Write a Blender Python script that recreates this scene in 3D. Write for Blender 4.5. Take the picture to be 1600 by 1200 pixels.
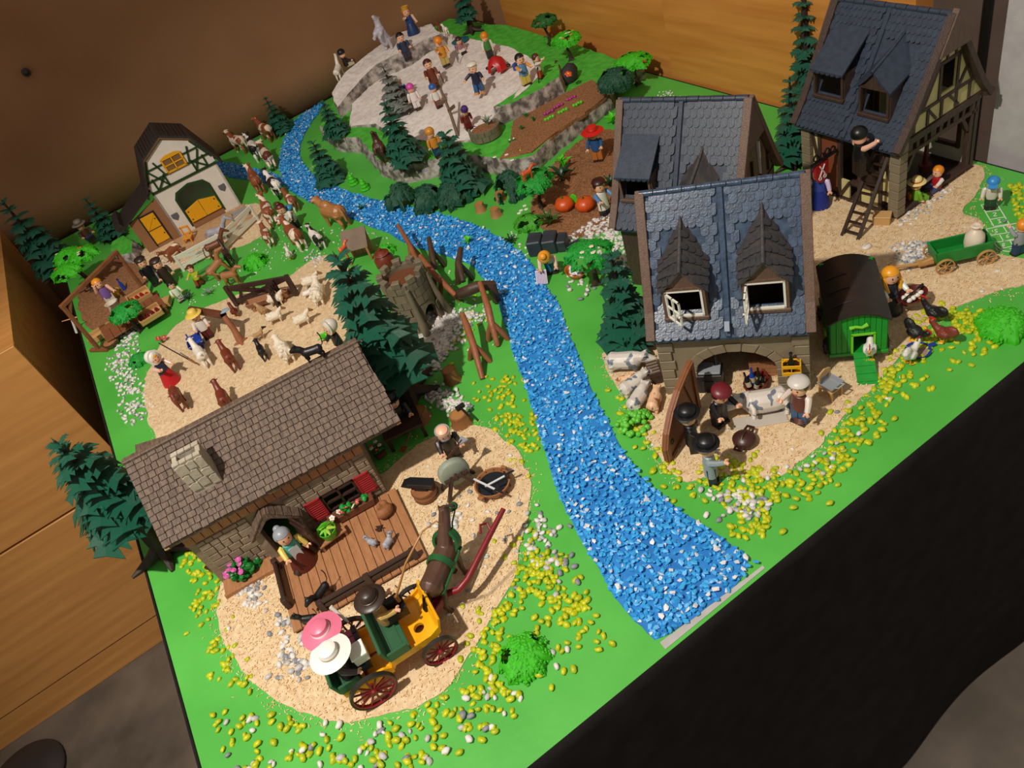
import bpy, bmesh, math, random
from mathutils import Vector, Matrix, Euler, noise
import numpy as np

# ------------------------------------------------------------------ scene, camera, light
for o in list(bpy.data.objects): bpy.data.objects.remove(o)
SC = bpy.context.scene
COL = SC.collection
CAMR = ((0.80814368, -0.51696605, -0.28222315), (-0.54125557, -0.46288693, -0.70198155), (0.23226323, 0.7200568, -0.6538899))
CAMP = Vector((0.305175, -0.356775, 0.75))
FPX = 1205.22
cam = bpy.data.objects.new('camera', bpy.data.cameras.new('camera'))
COL.objects.link(cam)
_r, _d, _f = (Vector(v) for v in CAMR)
cam.matrix_world = Matrix(((_r.x, -_d.x, -_f.x, CAMP.x), (_r.y, -_d.y, -_f.y, CAMP.y), (_r.z, -_d.z, -_f.z, CAMP.z), (0, 0, 0, 1)))
cam.data.sensor_fit = 'HORIZONTAL'; cam.data.sensor_width = 36.0
cam.data.lens = 36.0 * FPX / 1600.0
cam.data.clip_start = 0.01; cam.data.clip_end = 50
SC.camera = cam

W = bpy.data.worlds.new('room_ambient'); SC.world = W; W.use_nodes = True
_bg = W.node_tree.nodes['Background']
_bg.inputs[0].default_value = (1.0, 0.89, 0.80, 1); _bg.inputs[1].default_value = 0.32

def spot(name, loc, aim, watts, cone, blend, rad, col):
    l = bpy.data.lights.new(name, 'SPOT'); l.energy = watts; l.spot_size = math.radians(cone); l.spot_blend = blend
    l.shadow_soft_size = rad; l.color = col
    o = bpy.data.objects.new(name, l); COL.objects.link(o); o.location = loc
    o.rotation_euler = (Vector(aim) - Vector(loc)).to_track_quat('-Z', 'Y').to_euler()
    return o
spot('ceiling_spotlight_offscreen', (-0.34, -0.02, 1.78), (0.50, 0.42, 0), 162, 80, 0.55, 0.03, (1.0, 0.92, 0.82))

vs = SC.view_settings
vs.view_transform = 'Standard'; vs.look = 'None'; vs.gamma = 1.0; vs.use_curve_mapping = False; vs.exposure = 0.0

# ------------------------------------------------------------------ photo pixel -> place
def ray(px, py):
    a, b = (px - 800) / FPX, (py - 600) / FPX
    return _r * a + _d * b + _f
def G(px, py, z=0.0):
    d = ray(px, py); return CAMP + d * ((z - CAMP.z) / d.z)
def onx(px, py, X):
    d = ray(px, py); return CAMP + d * ((X - CAMP.x) / d.x)
def ony(px, py, Y):
    d = ray(px, py); return CAMP + d * ((Y - CAMP.y) / d.y)
def proj(w):
    v = Vector(w) - CAMP; z = v.dot(_f); return (800 + FPX * v.dot(_r) / z, 600 + FPX * v.dot(_d) / z)
def height(base, px, py):
    best = (1e9, 0)
    for i in range(800):
        z = base.z + i * 0.0006; q = proj((base.x, base.y, z)); e = (q[0] - px) ** 2 + (q[1] - py) ** 2
        if e < best[0]: best = (e, z - base.z)
    return best[1]
def heading(a, b, z=0.0):
    v = G(*b, z) - G(*a, z); return math.atan2(v.y, v.x)
R = math.radians
def lerp(a, b, t): return a + (b - a) * t
def nvec(p): return Vector([noise.noise((p[0] + 7.3 * k, p[1] - 3.1 * k, p[2] + 1.7 * k)) for k in range(3)])
random.seed(7)

# ------------------------------------------------------------------ materials
def lin(h):
    h = h.lstrip('#'); c = [int(h[i:i + 2], 16) / 255 for i in (0, 2, 4)]
    return tuple(x / 12.92 if x <= 0.04045 else ((x + 0.055) / 1.055) ** 2.4 for x in c) + (1,)
MATS = {}
def mat(key, col, rough=0.45, col2=None, scale=60.0, detail=3, bump=0.0, bscale=None, stretch=None, spec=0.5, ramp=(0.35, 0.65), kind='noise', rnd=0.0):
    """procedural surface: one colour or two colours mixed by noise in object space, with fine relief"""
    if key in MATS: return MATS[key]
    m = bpy.data.materials.new(key); m.use_nodes = True; MATS[key] = m
    nt = m.node_tree; N = nt.nodes; L = nt.links; p = N['Principled BSDF']
    p.inputs['Base Color'].default_value = lin(col); p.inputs['Roughness'].default_value = rough
    p.inputs['Specular IOR Level'].default_value = spec
    if col2 or bump:
        tc = N.new('ShaderNodeTexCoord'); mp = N.new('ShaderNodeMapping'); L.new(tc.outputs['Object'], mp.inputs[0])
        if stretch: mp.inputs['Scale'].default_value = stretch
        if rnd:
            oi = N.new('ShaderNodeObjectInfo'); mu = N.new('ShaderNodeMath'); mu.operation = 'MULTIPLY'; mu.inputs[1].default_value = rnd
            L.new(oi.outputs['Random'], mu.inputs[0]); L.new(mu.outputs[0], mp.inputs['Location'])
        def tex(sc):
            if kind == 'voronoi':
                t = N.new('ShaderNodeTexVoronoi'); t.inputs['Scale'].default_value = sc; L.new(mp.outputs[0], t.inputs['Vector']); return t.outputs['Distance']
            t = N.new('ShaderNodeTexNoise'); t.inputs['Scale'].default_value = sc; t.inputs['Detail'].default_value = detail
            L.new(mp.outputs[0], t.inputs['Vector']); return t.outputs['Fac']
        if col2:
            cr = N.new('ShaderNodeValToRGB'); L.new(tex(scale), cr.inputs[0])
            cr.color_ramp.elements[0].position = ramp[0]; cr.color_ramp.elements[0].color = lin(col)
            cr.color_ramp.elements[1].position = ramp[1]; cr.color_ramp.elements[1].color = lin(col2)
            L.new(cr.outputs[0], p.inputs['Base Color'])
        if bump:
            b = N.new('ShaderNodeBump'); b.inputs['Strength'].default_value = bump; b.inputs['Distance'].default_value = 0.002
            L.new(tex(bscale or scale), b.inputs['Height']); L.new(b.outputs[0], p.inputs['Normal'])
    return m
def pl(col, rough=0.38):
    """moulded toy plastic of one colour"""
    return mat('plastic_' + col.lstrip('#'), col, rough, bump=0.05, scale=300)

# ------------------------------------------------------------------ mesh building
class MB:
    def __init__(s): s.v = []; s.f = []; s.m = []; s.T = Matrix()
    def add(s, vs_, fs, m=0):
        k = len(s.v); T = s.T
        s.v += [tuple(T @ Vector(v)) for v in vs_]; s.f += [tuple(i + k for i in f) for f in fs]; s.m += [m] * len(fs); return s
    def box(s, c, d, m=0, rz=0.0, rx=0.0, ry=0.0, top=1.0):
        h = [x / 2 for x in d]; E = Euler((rx, ry, rz)).to_matrix(); c = Vector(c); vs_ = []
        for z in (-1, 1):
            k = top if z > 0 else 1.0
            for x, y in ((-1, -1), (1, -1), (1, 1), (-1, 1)): vs_.append(c + E @ Vector((x * h[0] * k, y * h[1] * k, z * h[2])))
        return s.add(vs_, [(3, 2, 1, 0), (4, 5, 6, 7), (0, 1, 5, 4), (1, 2, 6, 5), (2, 3, 7, 6), (3, 0, 4, 7)], m)
    def bar(s, a, b, w, t, m=0, up=(0, 0, 1)):
        a, b = Vector(a), Vector(b); d = (b - a).normalized(); u = Vector(up)
        x = d.cross(u)
        if x.length < 1e-4: x = d.cross(Vector((1, 0, 0)))
        x.normalize(); y = x.cross(d); vs_ = []
        for p in (a, b):
            for i, j in ((-1, -1), (1, -1), (1, 1), (-1, 1)): vs_.append(p + x * i * w / 2 + y * j * t / 2)
        return s.add(vs_, [(3, 2, 1, 0), (4, 5, 6, 7), (0, 1, 5, 4), (1, 2, 6, 5), (2, 3, 7, 6), (3, 0, 4, 7)], m)
    def tube(s, pts, rads, n=8, m=0, flat=1.0):
        pts = [Vector(p) for p in pts]; k = len(pts)
        if isinstance(rads, (int, float)): rads = [rads] * k
        vs_ = []; x = None
        for i, p in enumerate(pts):
            d = (pts[min(i + 1, k - 1)] - pts[max(i - 1, 0)]).normalized()
            if x is None:
                x = d.cross(Vector((0, 0, 1)));
                if x.length < 1e-3: x = Vector((1, 0, 0))
            x = (x - d * x.dot(d)).normalized(); y = d.cross(x)
            for j in range(n):
                a = 2 * math.pi * j / n; vs_.append(p + x * math.cos(a) * rads[i] + y * math.sin(a) * rads[i] * flat)
        fs = [(i * n + j, i * n + (j + 1) % n, (i + 1) * n + (j + 1) % n, (i + 1) * n + j) for i in range(k - 1) for j in range(n)]
        fs += [tuple(reversed(range(n))), tuple(range((k - 1) * n, k * n))]
        return s.add(vs_, fs, m)
    def lathe(s, prof, n=16, m=0, at=(0, 0, 0), sx=1.0, sy=1.0, close=False):
        vs_ = []; at = Vector(at)
        for r, z in prof:
            for j in range(n):
                a = 2 * math.pi * j / n; vs_.append(at + Vector((r * math.cos(a) * sx, r * math.sin(a) * sy, z)))
        k = len(prof)
        fs = [(i * n + j, i * n + (j + 1) % n, (i + 1) * n + (j + 1) % n, (i + 1) * n + j) for i in range(k - 1) for j in range(n)]
        if close: fs += [((k - 1) * n + j, (k - 1) * n + (j + 1) % n, (j + 1) % n, j) for j in range(n)]
        else:
            if prof[0][0] > 1e-6: fs.append(tuple(reversed(range(n))))
            if prof[-1][0] > 1e-6: fs.append(tuple(range((k - 1) * n, k * n)))
        return s.add(vs_, fs, m)
    def ell(s, c, r, m=0, n=10, k=7, E=None):
        if isinstance(r, (int, float)): r = (r, r, r)
        vs_ = []; c = Vector(c); E = E or Matrix.Identity(3)
        for i in range(1, k):
            t = math.pi * i / k
            for j in range(n):
                a = 2 * math.pi * j / n; vs_.append(c + E @ Vector((r[0] * math.sin(t) * math.cos(a), r[1] * math.sin(t) * math.sin(a), -r[2] * math.cos(t))))
        b = len(vs_); vs_ += [c + E @ Vector((0, 0, -r[2])), c + E @ Vector((0, 0, r[2]))]
        fs = [(i * n + j, i * n + (j + 1) % n, (i + 1) * n + (j + 1) % n, (i + 1) * n + j) for i in range(k - 2) for j in range(n)]
        fs += [(b, (j + 1) % n, j) for j in range(n)] + [(b + 1, (k - 2) * n + j, (k - 2) * n + (j + 1) % n) for j in range(n)]
        return s.add(vs_, fs, m)
    def prism(s, poly, a, b, axis='z', m=0):
        """a flat outline given thickness from a to b along an axis"""
        n = len(poly)
        def P(p, t): return {'z': (p[0], p[1], t), 'y': (p[0], t, p[1]), 'x': (t, p[0], p[1])}[axis]
        vs_ = [P(p, a) for p in poly] + [P(p, b) for p in poly]
        fs = [tuple(reversed(range(n))), tuple(range(n, 2 * n))] + [(i, (i + 1) % n, n + (i + 1) % n, n + i) for i in range(n)]
        return s.add(vs_, fs, m)
    def mesh(s, name, mats=(), smooth=False, bevel=0.0, fix=True):
        me = bpy.data.meshes.new(name); me.from_pydata(s.v, [], s.f)
        for m in mats: me.materials.append(m)
        if s.m and max(s.m): me.polygons.foreach_set('material_index', s.m)
        if fix or bevel:
            bm = bmesh.new(); bm.from_mesh(me)
            if fix: bmesh.ops.recalc_face_normals(bm, faces=bm.faces)
            if bevel: bmesh.ops.bevel(bm, geom=[e for e in bm.edges if len(e.link_faces) == 2 and e.calc_face_angle(0) > 0.6], offset=bevel, segments=1, affect='EDGES', profile=0.5)
            bm.to_mesh(me); bm.free()
        if smooth:
            me.polygons.foreach_set('use_smooth', [True] * len(me.polygons)); me.set_sharp_from_angle(angle=R(48 if smooth is True else smooth))
        me.update(); return me
    def build(s, name, mats, parent=None, smooth=False, bevel=0.0, loc=None, rot=None, fix=True):
        if not isinstance(mats, (list, tuple)): mats = [mats]
        return put(name, s.mesh(name, mats, smooth, bevel, fix), parent, loc, rot)
def put(name, me, parent=None, loc=None, rot=None, sc=None):
    o = bpy.data.objects.new(name, me); COL.objects.link(o)
    if parent: o.parent = parent
    if loc is not None: o.location = loc
    if rot is not None: o.rotation_euler = rot
    if sc is not None: o.scale = (sc, sc, sc) if isinstance(sc, (int, float)) else sc
    return o
def tag(o, label=None, cat=None, group=None, kind=None):
    if label: o['label'] = label
    if cat: o['category'] = cat
    if group: o['group'] = group
    if kind: o['kind'] = kind
    return o
def thing(name, label, cat, loc=(0, 0, 0), rz=0.0, group=None, sc=None):
    o = bpy.data.objects.new(name, None); COL.objects.link(o); o.empty_display_size = 0.01
    o.location = loc; o.rotation_euler = (0, 0, rz)
    if sc: o.scale = (sc, sc, sc)
    return tag(o, label, cat, group)

# ------------------------------------------------------------------ surfaces
M_green = mat('painted_green_board', '#49a83c', 0.5, '#55b546', 9, 4, 0.12, 120)
M_black = mat('black_cotton_cloth', '#171413', 0.85, '#211d1b', 30, 4, 0.25, 700, spec=0.2)
M_floor = mat('dark_concrete', '#4a423a', 0.55, '#6d6256', 6, 9, 0.15, 60)
M_brown = mat('brown_backdrop_cloth', '#9a7050', 0.95, '#a47a59', 5, 5, 0.25, 900, spec=0.1)
def wood(key, c1, c2, stretch, sc=6.0, rough=0.4):
    return mat(key, c1, rough, c2, sc, 5, 0.06, sc * 2, stretch, ramp=(0.3, 0.7))
M_wood = wood('honey_beech_veneer', '#b87f42', '#cd9452', (0.6, 9, 9))
M_woodv = wood('orange_beech_veneer', '#b97733', '#cf8d45', (9, 0.6, 9))
M_sand = mat('sawdust_ground', '#d0b289', 0.9, '#e4cda8', 140, 5, 0.5, 900)
M_sand2 = mat('sawdust_flakes', '#efd6aa', 0.85, '#d4b07a', 30)
M_soil = mat('brown_cork_soil', '#7a4f31', 0.95, '#a4744a', 260, 5, 0.8, 700)
M_rock = mat('grey_rock_fabric', '#5a534e', 0.95, '#b9b0a8', 55, 8, 0.9, 180, ramp=(0.38, 0.62))
M_snow = mat('crumbled_white_snow', '#d8cfc8', 0.9, '#efe8e2', 90, 6, 0.8, 320)
M_grass = mat('bright_green_grass_mat', '#3da52b', 0.8, '#56c03c', 60, 5, 0.7, 500)
M_bluebed = mat('blue_river_bed', '#1c6fb8', 0.6, '#2a86d0', 40)

# ------------------------------------------------------------------ room and table
BW, BD = 1.362, 1.966
ZF = -0.75
MB().box((0.6, 0.8, ZF - 0.02), (6, 6, 0.04)).build('floor', M_floor)['kind'] = 'structure'
def struct(o): o['kind'] = 'structure'; return o
# brown cloth backdrop along the far long side
b = MB(); nx, nz = 60, 14
for i in range(nx + 1):
    for j in range(nz + 1):
        x = lerp(-1.6, BW + 0.035, i / nx); z = lerp(0.0, 1.35, j / nz)
        b.v.append((x, BD + 0.012 + 0.006 * noise.noise((x * 2, z * 1.2, 3)), z))
for i in range(nx):
    for j in range(nz):
        a = i * (nz + 1) + j; b.f.append((a, a + nz + 1, a + nz + 2, a + 1)); b.m.append(0)
ob = struct(b.build('wall_back', M_brown, smooth=True, fix=False)); ob.modifiers.new('thick', 'SOLIDIFY').thickness = 0.006
struct(MB().box((0.0, BD + 0.03, ZF / 2 + 0.0), (3.2, 0.012, -ZF)).build('wall_back_lower', M_brown))
# wall on the right of the far corner: cloth return, two panels of one beech veneer
yA, yB, yC = onx(797, 58, BW + 0.02).y, onx(1058, 127, BW + 0.02).y, onx(1437, 20, BW + 0.02).y
struct(MB().box((BW + 0.045, (BD + yA) / 2 + 0.02, 0.68), (0.02, BD - yA + 0.04, 1.36)).build('wall_corner', M_brown))
wr = struct(MB().box((BW + 0.035, (yA + yB) / 2, 0.3), (0.03, yA - yB, 2.1)).build('wall_right', M_woodv))
wb = struct(MB().box((BW + 0.03, (yB + yC) / 2, 0.3), (0.04, yB - yC, 2.1)).build('wall_beech', M_woodv))
for k in (2,):
    yy = lerp(yB, yC, (k + 0.3) / 3); MB().box((BW + 0.011, yy, 0.3), (0.003, 0.003, 2.1)).build('panel_joint', M_woodv, wb)
struct(MB().box((2.35, 0.3, 0.2), (0.03, 4.2, 2.6)).build('wall_far', mat('white_plaster', '#d9cfc6', 0.8, '#e6ded6', 12, 5, 0.2)))
# grey partition and black pole beyond the right edge
g0 = onx(1542, 255, BW + 0.03).y
pt = thing('partition_screen', 'light grey fabric partition screen standing past the table edge', 'partition', (BW + 0.045, g0 - 0.45, ZF))
MB().box((0, 0.0, 0.95), (0.03, 0.9, 1.9)).build('panel', mat('grey_screen_cloth', '#a8a4a4', 0.8, '#b3afae', 40, 4, 0.2, 600), pt)
MB().box((0, 0, 0.03), (0.05, 0.9, 0.06)).build('foot_rail', M_black, pt)
pp = onx(1530, 130, BW + 0.2)
pole = thing('metal_pole', 'thin black upright pole in front of the white wall', 'pole', (BW + 0.2, pp.y, ZF))
MB().tube([(0, 0, 0), (0, 0, 1.95)], 0.0085, 12).build('shaft', pl('#15130f'), pole, smooth=True)
MB().lathe([(0, 0), (0.09, 0), (0.09, 0.008), (0.02, 0.02), (0.0, 0.02)], 20).build('base', pl('#15130f'), pole, smooth=True)
# small dark stain-like hook on the backdrop
hk = ony(41, 113, BD + 0.004)
hook = thing('wall_stud', 'small dark round stud on the brown backdrop', 'stud', hk)
MB().ell((0, 0, 0), (0.0085, 0.006, 0.0085)).build('knob', pl('#2a2019'), hook, smooth=True)
MB().lathe([(0, 0), (0.011, 0), (0.011, 0.002), (0, 0.003)], 14).build('rosette', pl('#3a2c20'), hook, smooth=True, rot=(R(90), 0, 0))
# low beech cabinet beyond the left end
cy = 1.22
cab = thing('beech_cabinet', 'low honey beech cabinet with horizontal panels and plinth left of the table', 'cabinet', (-1.0, cy, ZF))
def zat(px, py): return ony(px, py, cy).z - ZF
z1, z2, z3 = zat(0, 1125), zat(0, 867), 0.86
for k, (a, c) in enumerate(((0.0, z1 - 0.0025), (z1 + 0.0025, z2 - 0.003), (z2 + 0.003, z3))):
    MB().box((0, 0.009 if k else 0.012, (a + c) / 2), (1.84, 0.018, c - a)).build('panel' if k else 'plinth', M_wood, cab, bevel=0.001)
MB().box((0, 0.36, 0.43), (1.84, 0.68, 0.86)).build('body', M_wood, cab)
tab = thing('display_table', 'large table with bright green board top and black cloth skirt', 'table', (BW / 2, BD / 2, ZF))
TO = Vector((BW / 2, BD / 2, ZF))
b = MB(); b.box((BW / 2, BD / 2, -0.009), (BW, BD, 0.018)); b.T = Matrix()
b.v = [tuple(Vector(v) - TO) for v in b.v]; b.build('board', M_green, tab)
for sx in (-1, 1):
    for sy in (-1, 1): MB().box((sx * 0.6, sy * 0.9, 0.36), (0.05, 0.05, 0.72)).build('leg', pl('#2b2622'), tab)
# skirt: rounded over the edge, soft vertical folds
b = MB(); loop = []
def edge(x0, y0, x1, y1, n):
    for i in range(n): loop.append((lerp(x0, x1, i / n), lerp(y0, y1, i / n)))
edge(0, 0, BW, 0, 90); edge(BW, 0, BW, BD, 60); edge(BW, BD, 0, BD, 40); edge(0, BD, 0, 0, 60)
prof = [(-0.002, -0.002), (0.0015, 0.0012), (0.005, -0.002), (0.007, -0.012), (0.010, -0.06), (0.016, -0.2), (0.024, -0.4), (0.034, -0.6), (0.048, -0.745)]
n = len(loop)
for (x, y) in loop:
    nx_ = -1 if x <= 0 else (1 if x >= BW else 0); ny_ = -1 if y <= 0 else (1 if y >= BD else 0)
    if x > 0 and x < BW: nx_ = 0
    if y > 0 and y < BD: ny_ = 0
    for (o_, z) in prof:
        u = (x + y) * 6; w = 0.022 * (-z) * noise.noise((u * 0.55, z * 1.5, 5)) + 0.006 * (-z) * math.sin(u * 3)
        if x >= BW or y >= BD: k = min(o_, 0.006); w = 0
        else: k = o_
        b.v.append((x + nx_ * (k + w) - TO.x, y + ny_ * (k + w) - TO.y, z - TO.z))
kp = len(prof)
for i in range(n):
    for j in range(kp - 1):
        a, c = i * kp + j, ((i + 1) % n) * kp + j; b.f.append((a, a + 1, c + 1, c)); b.m.append(0)
b.build('skirt_cloth', M_black, tab, smooth=True, fix=False).modifiers.new('thick', 'SOLIDIFY').thickness = 0.0015
# ------------------------------------------------------------------ flat patches on the board
def resample(pts, step, jit, seed, closed=True):
    out = []; n = len(pts); rnd = random.Random(seed)
    for i in range(n if closed else n - 1):
        a, b = Vector(pts[i]), Vector(pts[(i + 1) % n]); k = max(1, int((b - a).length / step))
        for j in range(k):
            p = a.lerp(b, j / k); q = nvec((p.x * 22, p.y * 22, seed)) * jit + nvec((p.x * 90, p.y * 90, seed)) * jit * 0.5
            out.append(Vector((p.x + q.x, p.y + q.y, p.z)))
    return out
def inboard(p): return Vector((min(max(p.x, 0.004), BW - 0.004), min(max(p.y, 0.004), BD - 0.004), p.z))
def patch(name, pix, z, M, seed, label=None, cat=None, jit=0.008, z0=-0.0005, parent=None, smoothit=True):
    pts = [inboard(G(x, y)) for x, y in pix]
    if smoothit:
        q = []
        for i in range(len(pts)):
            a, b, c = pts[i - 1], pts[i], pts[(i + 1) % len(pts)]; q += [a.lerp(b, 0.72), b * 0.8 + (a + c) * 0.1, b.lerp(c, 0.28)]
        pts = q
    pts = [inboard(p) for p in resample(pts, 0.008, jit, seed)]
    b = MB(); b.prism([(p.x, p.y) for p in pts], z0, z); me = b.mesh(name, [M])
    bm = bmesh.new(); bm.from_mesh(me); bmesh.ops.triangulate(bm, faces=[f for f in bm.faces if len(f.verts) > 4]); bm.to_mesh(me); bm.free()
    o = put(name, me, parent)
    if label: tag(o, label, cat, kind='stuff')
    return [(p.x, p.y) for p in pts]
def inside(p, poly):
    x, y = p; r = False; j = len(poly) - 1
    for i in range(len(poly)):
        xi, yi = poly[i]; xj, yj = poly[j]
        if (yi > y) != (yj > y) and x < (xj - xi) * (y - yi) / (yj - yi) + xi: r = not r
        j = i
    return r
def gpoly(pix): return [(p.x, p.y) for p in (inboard(G(*q)) for q in pix)]
def area(poly): return abs(sum(poly[i - 1][0] * poly[i][1] - poly[i][0] * poly[i - 1][1] for i in range(len(poly)))) / 2
def scatter(poly, n, rnd, blur=0.0):
    xs = [p[0] for p in poly]; ys = [p[1] for p in poly]; out = []
    while len(out) < n:
        p = (rnd.uniform(min(xs), max(xs)), rnd.uniform(min(ys), max(ys)))
        if inside(p, poly):
            q = (p[0] + rnd.gauss(0, blur), p[1] + rnd.gauss(0, blur)) if blur else p
            if 0.004 < q[0] < BW - 0.004 and 0.004 < q[1] < BD - 0.004: out.append(q)
    return out

RB = [(512, 158), (497, 178), (478, 205), (468, 230), (470, 250), (490, 275), (520, 290), (560, 305), (620, 320), (680, 333), (740, 350), (790, 376), (830, 408), (850, 440), (872, 475), (890, 520), (905, 560), (920, 600), (945, 650), (968, 700), (1000, 745), (1050, 790), (1110, 830), (1192, 884)]
LB = [(1031, 1004), (1000, 980), (970, 945), (940, 900), (910, 850), (890, 810), (870, 760), (850, 700), (835, 650), (820, 600), (805, 560), (795, 520), (780, 475), (760, 442), (735, 412), (690, 398), (640, 385), (610, 366), (560, 346), (500, 324), (452, 300), (437, 272), (436, 245), (445, 215), (462, 185), (487, 166)]
river = patch('river_bed', RB + LB, 0.0012, M_bluebed, 1, 'strip of blue painted river bed under the gravel', 'river bed', 0.003)
BR = [(333, 250), (365, 256), (400, 264), (440, 274), (446, 292), (415, 287), (385, 281), (350, 276)]
brook = patch('brook_bed', BR, 0.0012, M_bluebed, 2, 'short blue painted side brook running to the backdrop', 'river bed', 0.003)
patch('river_end', [(1031, 1004), (1192, 884), (1200, 892), (1043, 1018)], 0.0008, mat('bare_grey_board', '#a9a6a2', 0.7, '#b8b4ae', 30), 3, 'bare pale grey board strip at the end of the river', 'board strip', 0.0005, smoothit=False)

SANDS = {
 'cottage_yard': ([(335, 925), (345, 985), (375, 1045), (430, 1100), (520, 1130), (620, 1122), (700, 1072), (748, 1010), (778, 950), (806, 900), (822, 840), (828, 770), (812, 700), (770, 668), (705, 668), (640, 700), (600, 740), (420, 860), (370, 890)], 'pale sawdust yard around the cottage and carriage'),
 'sheep_pen': ([(232, 660), (222, 612), (238, 560), (268, 515), (300, 490), (345, 470), (400, 452), (455, 432), (490, 405), (520, 400), (560, 430), (585, 520), (560, 580), (440, 640), (330, 710), (250, 715)], 'pale sawdust ground of the sheep and goat pen'),
 'barn_yard': ([(205, 395), (290, 372), (375, 322), (405, 318), (430, 345), (410, 372), (350, 395), (270, 425), (230, 420)], 'pale sawdust yard in front of the white barn'),
 'village_square': ([(948, 545), (945, 575), (962, 602), (985, 640), (1012, 690), (1040, 732), (1072, 762), (1120, 745), (1180, 745), (1240, 738), (1285, 700), (1330, 640), (1375, 590), (1420, 545), (1450, 500), (1490, 478), (1560, 455), (1620, 440), (1640, 415), (1560, 400), (1540, 385), (1540, 350), (1500, 330), (1525, 300), (1540, 262), (1510, 255), (1400, 330), (1240, 270), (1225, 330), (1230, 430), (1020, 530)], 'pale sawdust square between the tudor houses'),
}
SPOLY = {}
for i, (k, (pix, lab)) in enumerate(SANDS.items()):
    SPOLY[k] = patch('sawdust_patch', pix, 0.0013, M_sand, 10 + i, lab, 'sawdust')
SOIL = [(826, 330), (845, 285), (880, 240), (925, 205), (962, 200), (985, 250), (985, 345), (940, 362), (905, 372), (870, 372), (840, 355)]
soil = patch('soil_patch', SOIL, 0.0013, M_soil, 21, 'brown cork soil of the vegetable patch by the slate roofed house', 'soil')
patch('soil_patch', [(112, 470), (150, 420), (190, 400), (236, 428), (222, 470), (190, 510), (165, 528), (135, 510)], 0.0013, M_soil, 23, 'brown earth ground inside the market stall', 'soil')
patch('soil_patch', [(606, 560), (640, 500), (690, 480), (712, 495), (690, 560), (660, 600), (615, 610), (596, 590)], 0.0013, mat('pale_grit', '#b9b4ab', 0.9, '#cfcac2', 200, 5, 0.8, 500), 22, 'pale grit ground at the foot of the round tower', 'grit')

rs = random.Random(3)
def flakes(name, polys, dens, M, label, lmin, lmax, blur):
    vs_, fs = [], []
    for poly in polys:
        for (x, y) in scatter(poly, int(area(poly) * dens), rs, blur):
            a = rs.uniform(0, 6.28); l = rs.uniform(lmin, lmax) / 2; w = rs.uniform(0.0003, 0.0006); z = rs.uniform(0.0004, 0.0026) if inside((x, y), poly) else 0.0006
            c, s = math.cos(a), math.sin(a); t = rs.uniform(-0.0008, 0.0008); k = len(vs_)
            vs_ += [(x - c * l - s * w, y - s * l + c * w, z - t), (x - c * l + s * w, y - s * l - c * w, z - t), (x + s * w, y - c * w, z + 0.0007), (x + c * l + s * w, y + s * l - c * w, z + t), (x + c * l - s * w, y + s * l + c * w, z + t), (x - s * w, y + c * w, z + 0.0007)]
            fs += [(k, k + 1, k + 2, k + 5), (k + 5, k + 2, k + 3, k + 4)]
    me = bpy.data.meshes.new(name); me.from_pydata(vs_, [], fs); me.materials.append(M)
    tag(put(name, me), label, 'sawdust', kind='stuff')
flakes('sawdust_shavings', [SPOLY['cottage_yard'], SPOLY['village_square']], 110000, M_sand2, 'pale wood shavings strewn over the yards', 0.0015, 0.0042, 0.010)
flakes('sawdust_shavings', [SPOLY['sheep_pen'], SPOLY['barn_yard']], 60000, M_sand2, 'fine pale shavings strewn over the animal pens', 0.001, 0.0026, 0.007)
flakes('cork_crumbs', [soil], 120000, mat('cork_crumb', '#a87a50', 0.95, '#6d4428', 40), 'loose brown cork crumbs over the vegetable patch', 0.001, 0.0028, 0.003)

# ------------------------------------------------------------------ gravel and pebbles
def chip_mesh(seed, ang, flat):
    rnd = random.Random(seed); bm = bmesh.new()
    n = 9 if ang else 34
    for _ in range(n):
        v = Vector((rnd.gauss(0, 1), rnd.gauss(0, 1), rnd.gauss(0, 1))).normalized() * rnd.uniform(0.9 if not ang else 0.6, 1)
        bm.verts.new((v.x * rnd.uniform(1.0, 1.15), v.y * 0.78, v.z * flat))
    r = bmesh.ops.convex_hull(bm, input=bm.verts); 
    bmesh.ops.delete(bm, geom=[v for v in bm.verts if not v.link_faces], context='VERTS')
    for f in bm.faces: f.smooth = not ang
    me = bpy.data.meshes.new('chip'); bm.to_mesh(me); bm.free(); return me
CHIPS = [chip_mesh(i, True, 0.5) for i in range(6)]
PEBB = [chip_mesh(20 + i, False, 0.62) for i in range(6)]
CD = [(np.array([v.co for v in m.vertices]), [tuple(p.vertices) for p in m.polygons]) for m in CHIPS]
PD = [(np.array([v.co for v in m.vertices]), [tuple(p.vertices) for p in m.polygons]) for m in PEBB]
def merged(name, items, data, mats, label, cat, parent=None):
    """items: (x, y, z, size, matindex) joined into one mesh"""
    V, F, MI = [], [], []; k = 0
    for (x, y, z, s, mi) in items:
        v, f = rs.choice(data); E = np.array(Euler((rs.uniform(-0.5, 0.5), rs.uniform(-0.5, 0.5), rs.uniform(0, 6.28))).to_matrix())
        q = v @ E.T * s + (x, y, z); V.append(q); F += [tuple(i + k for i in t) for t in f]; MI += [mi] * len(f); k += len(v)
    me = bpy.data.meshes.new(name); me.from_pydata(np.concatenate(V).tolist(), [], F)
    for m in mats: me.materials.append(m)
    me.polygons.foreach_set('material_index', MI); me.polygons.foreach_set('use_smooth', [data is PD] * len(F)); me.update()
    return tag(put(name, me, parent), label, cat, kind='stuff')
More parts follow.
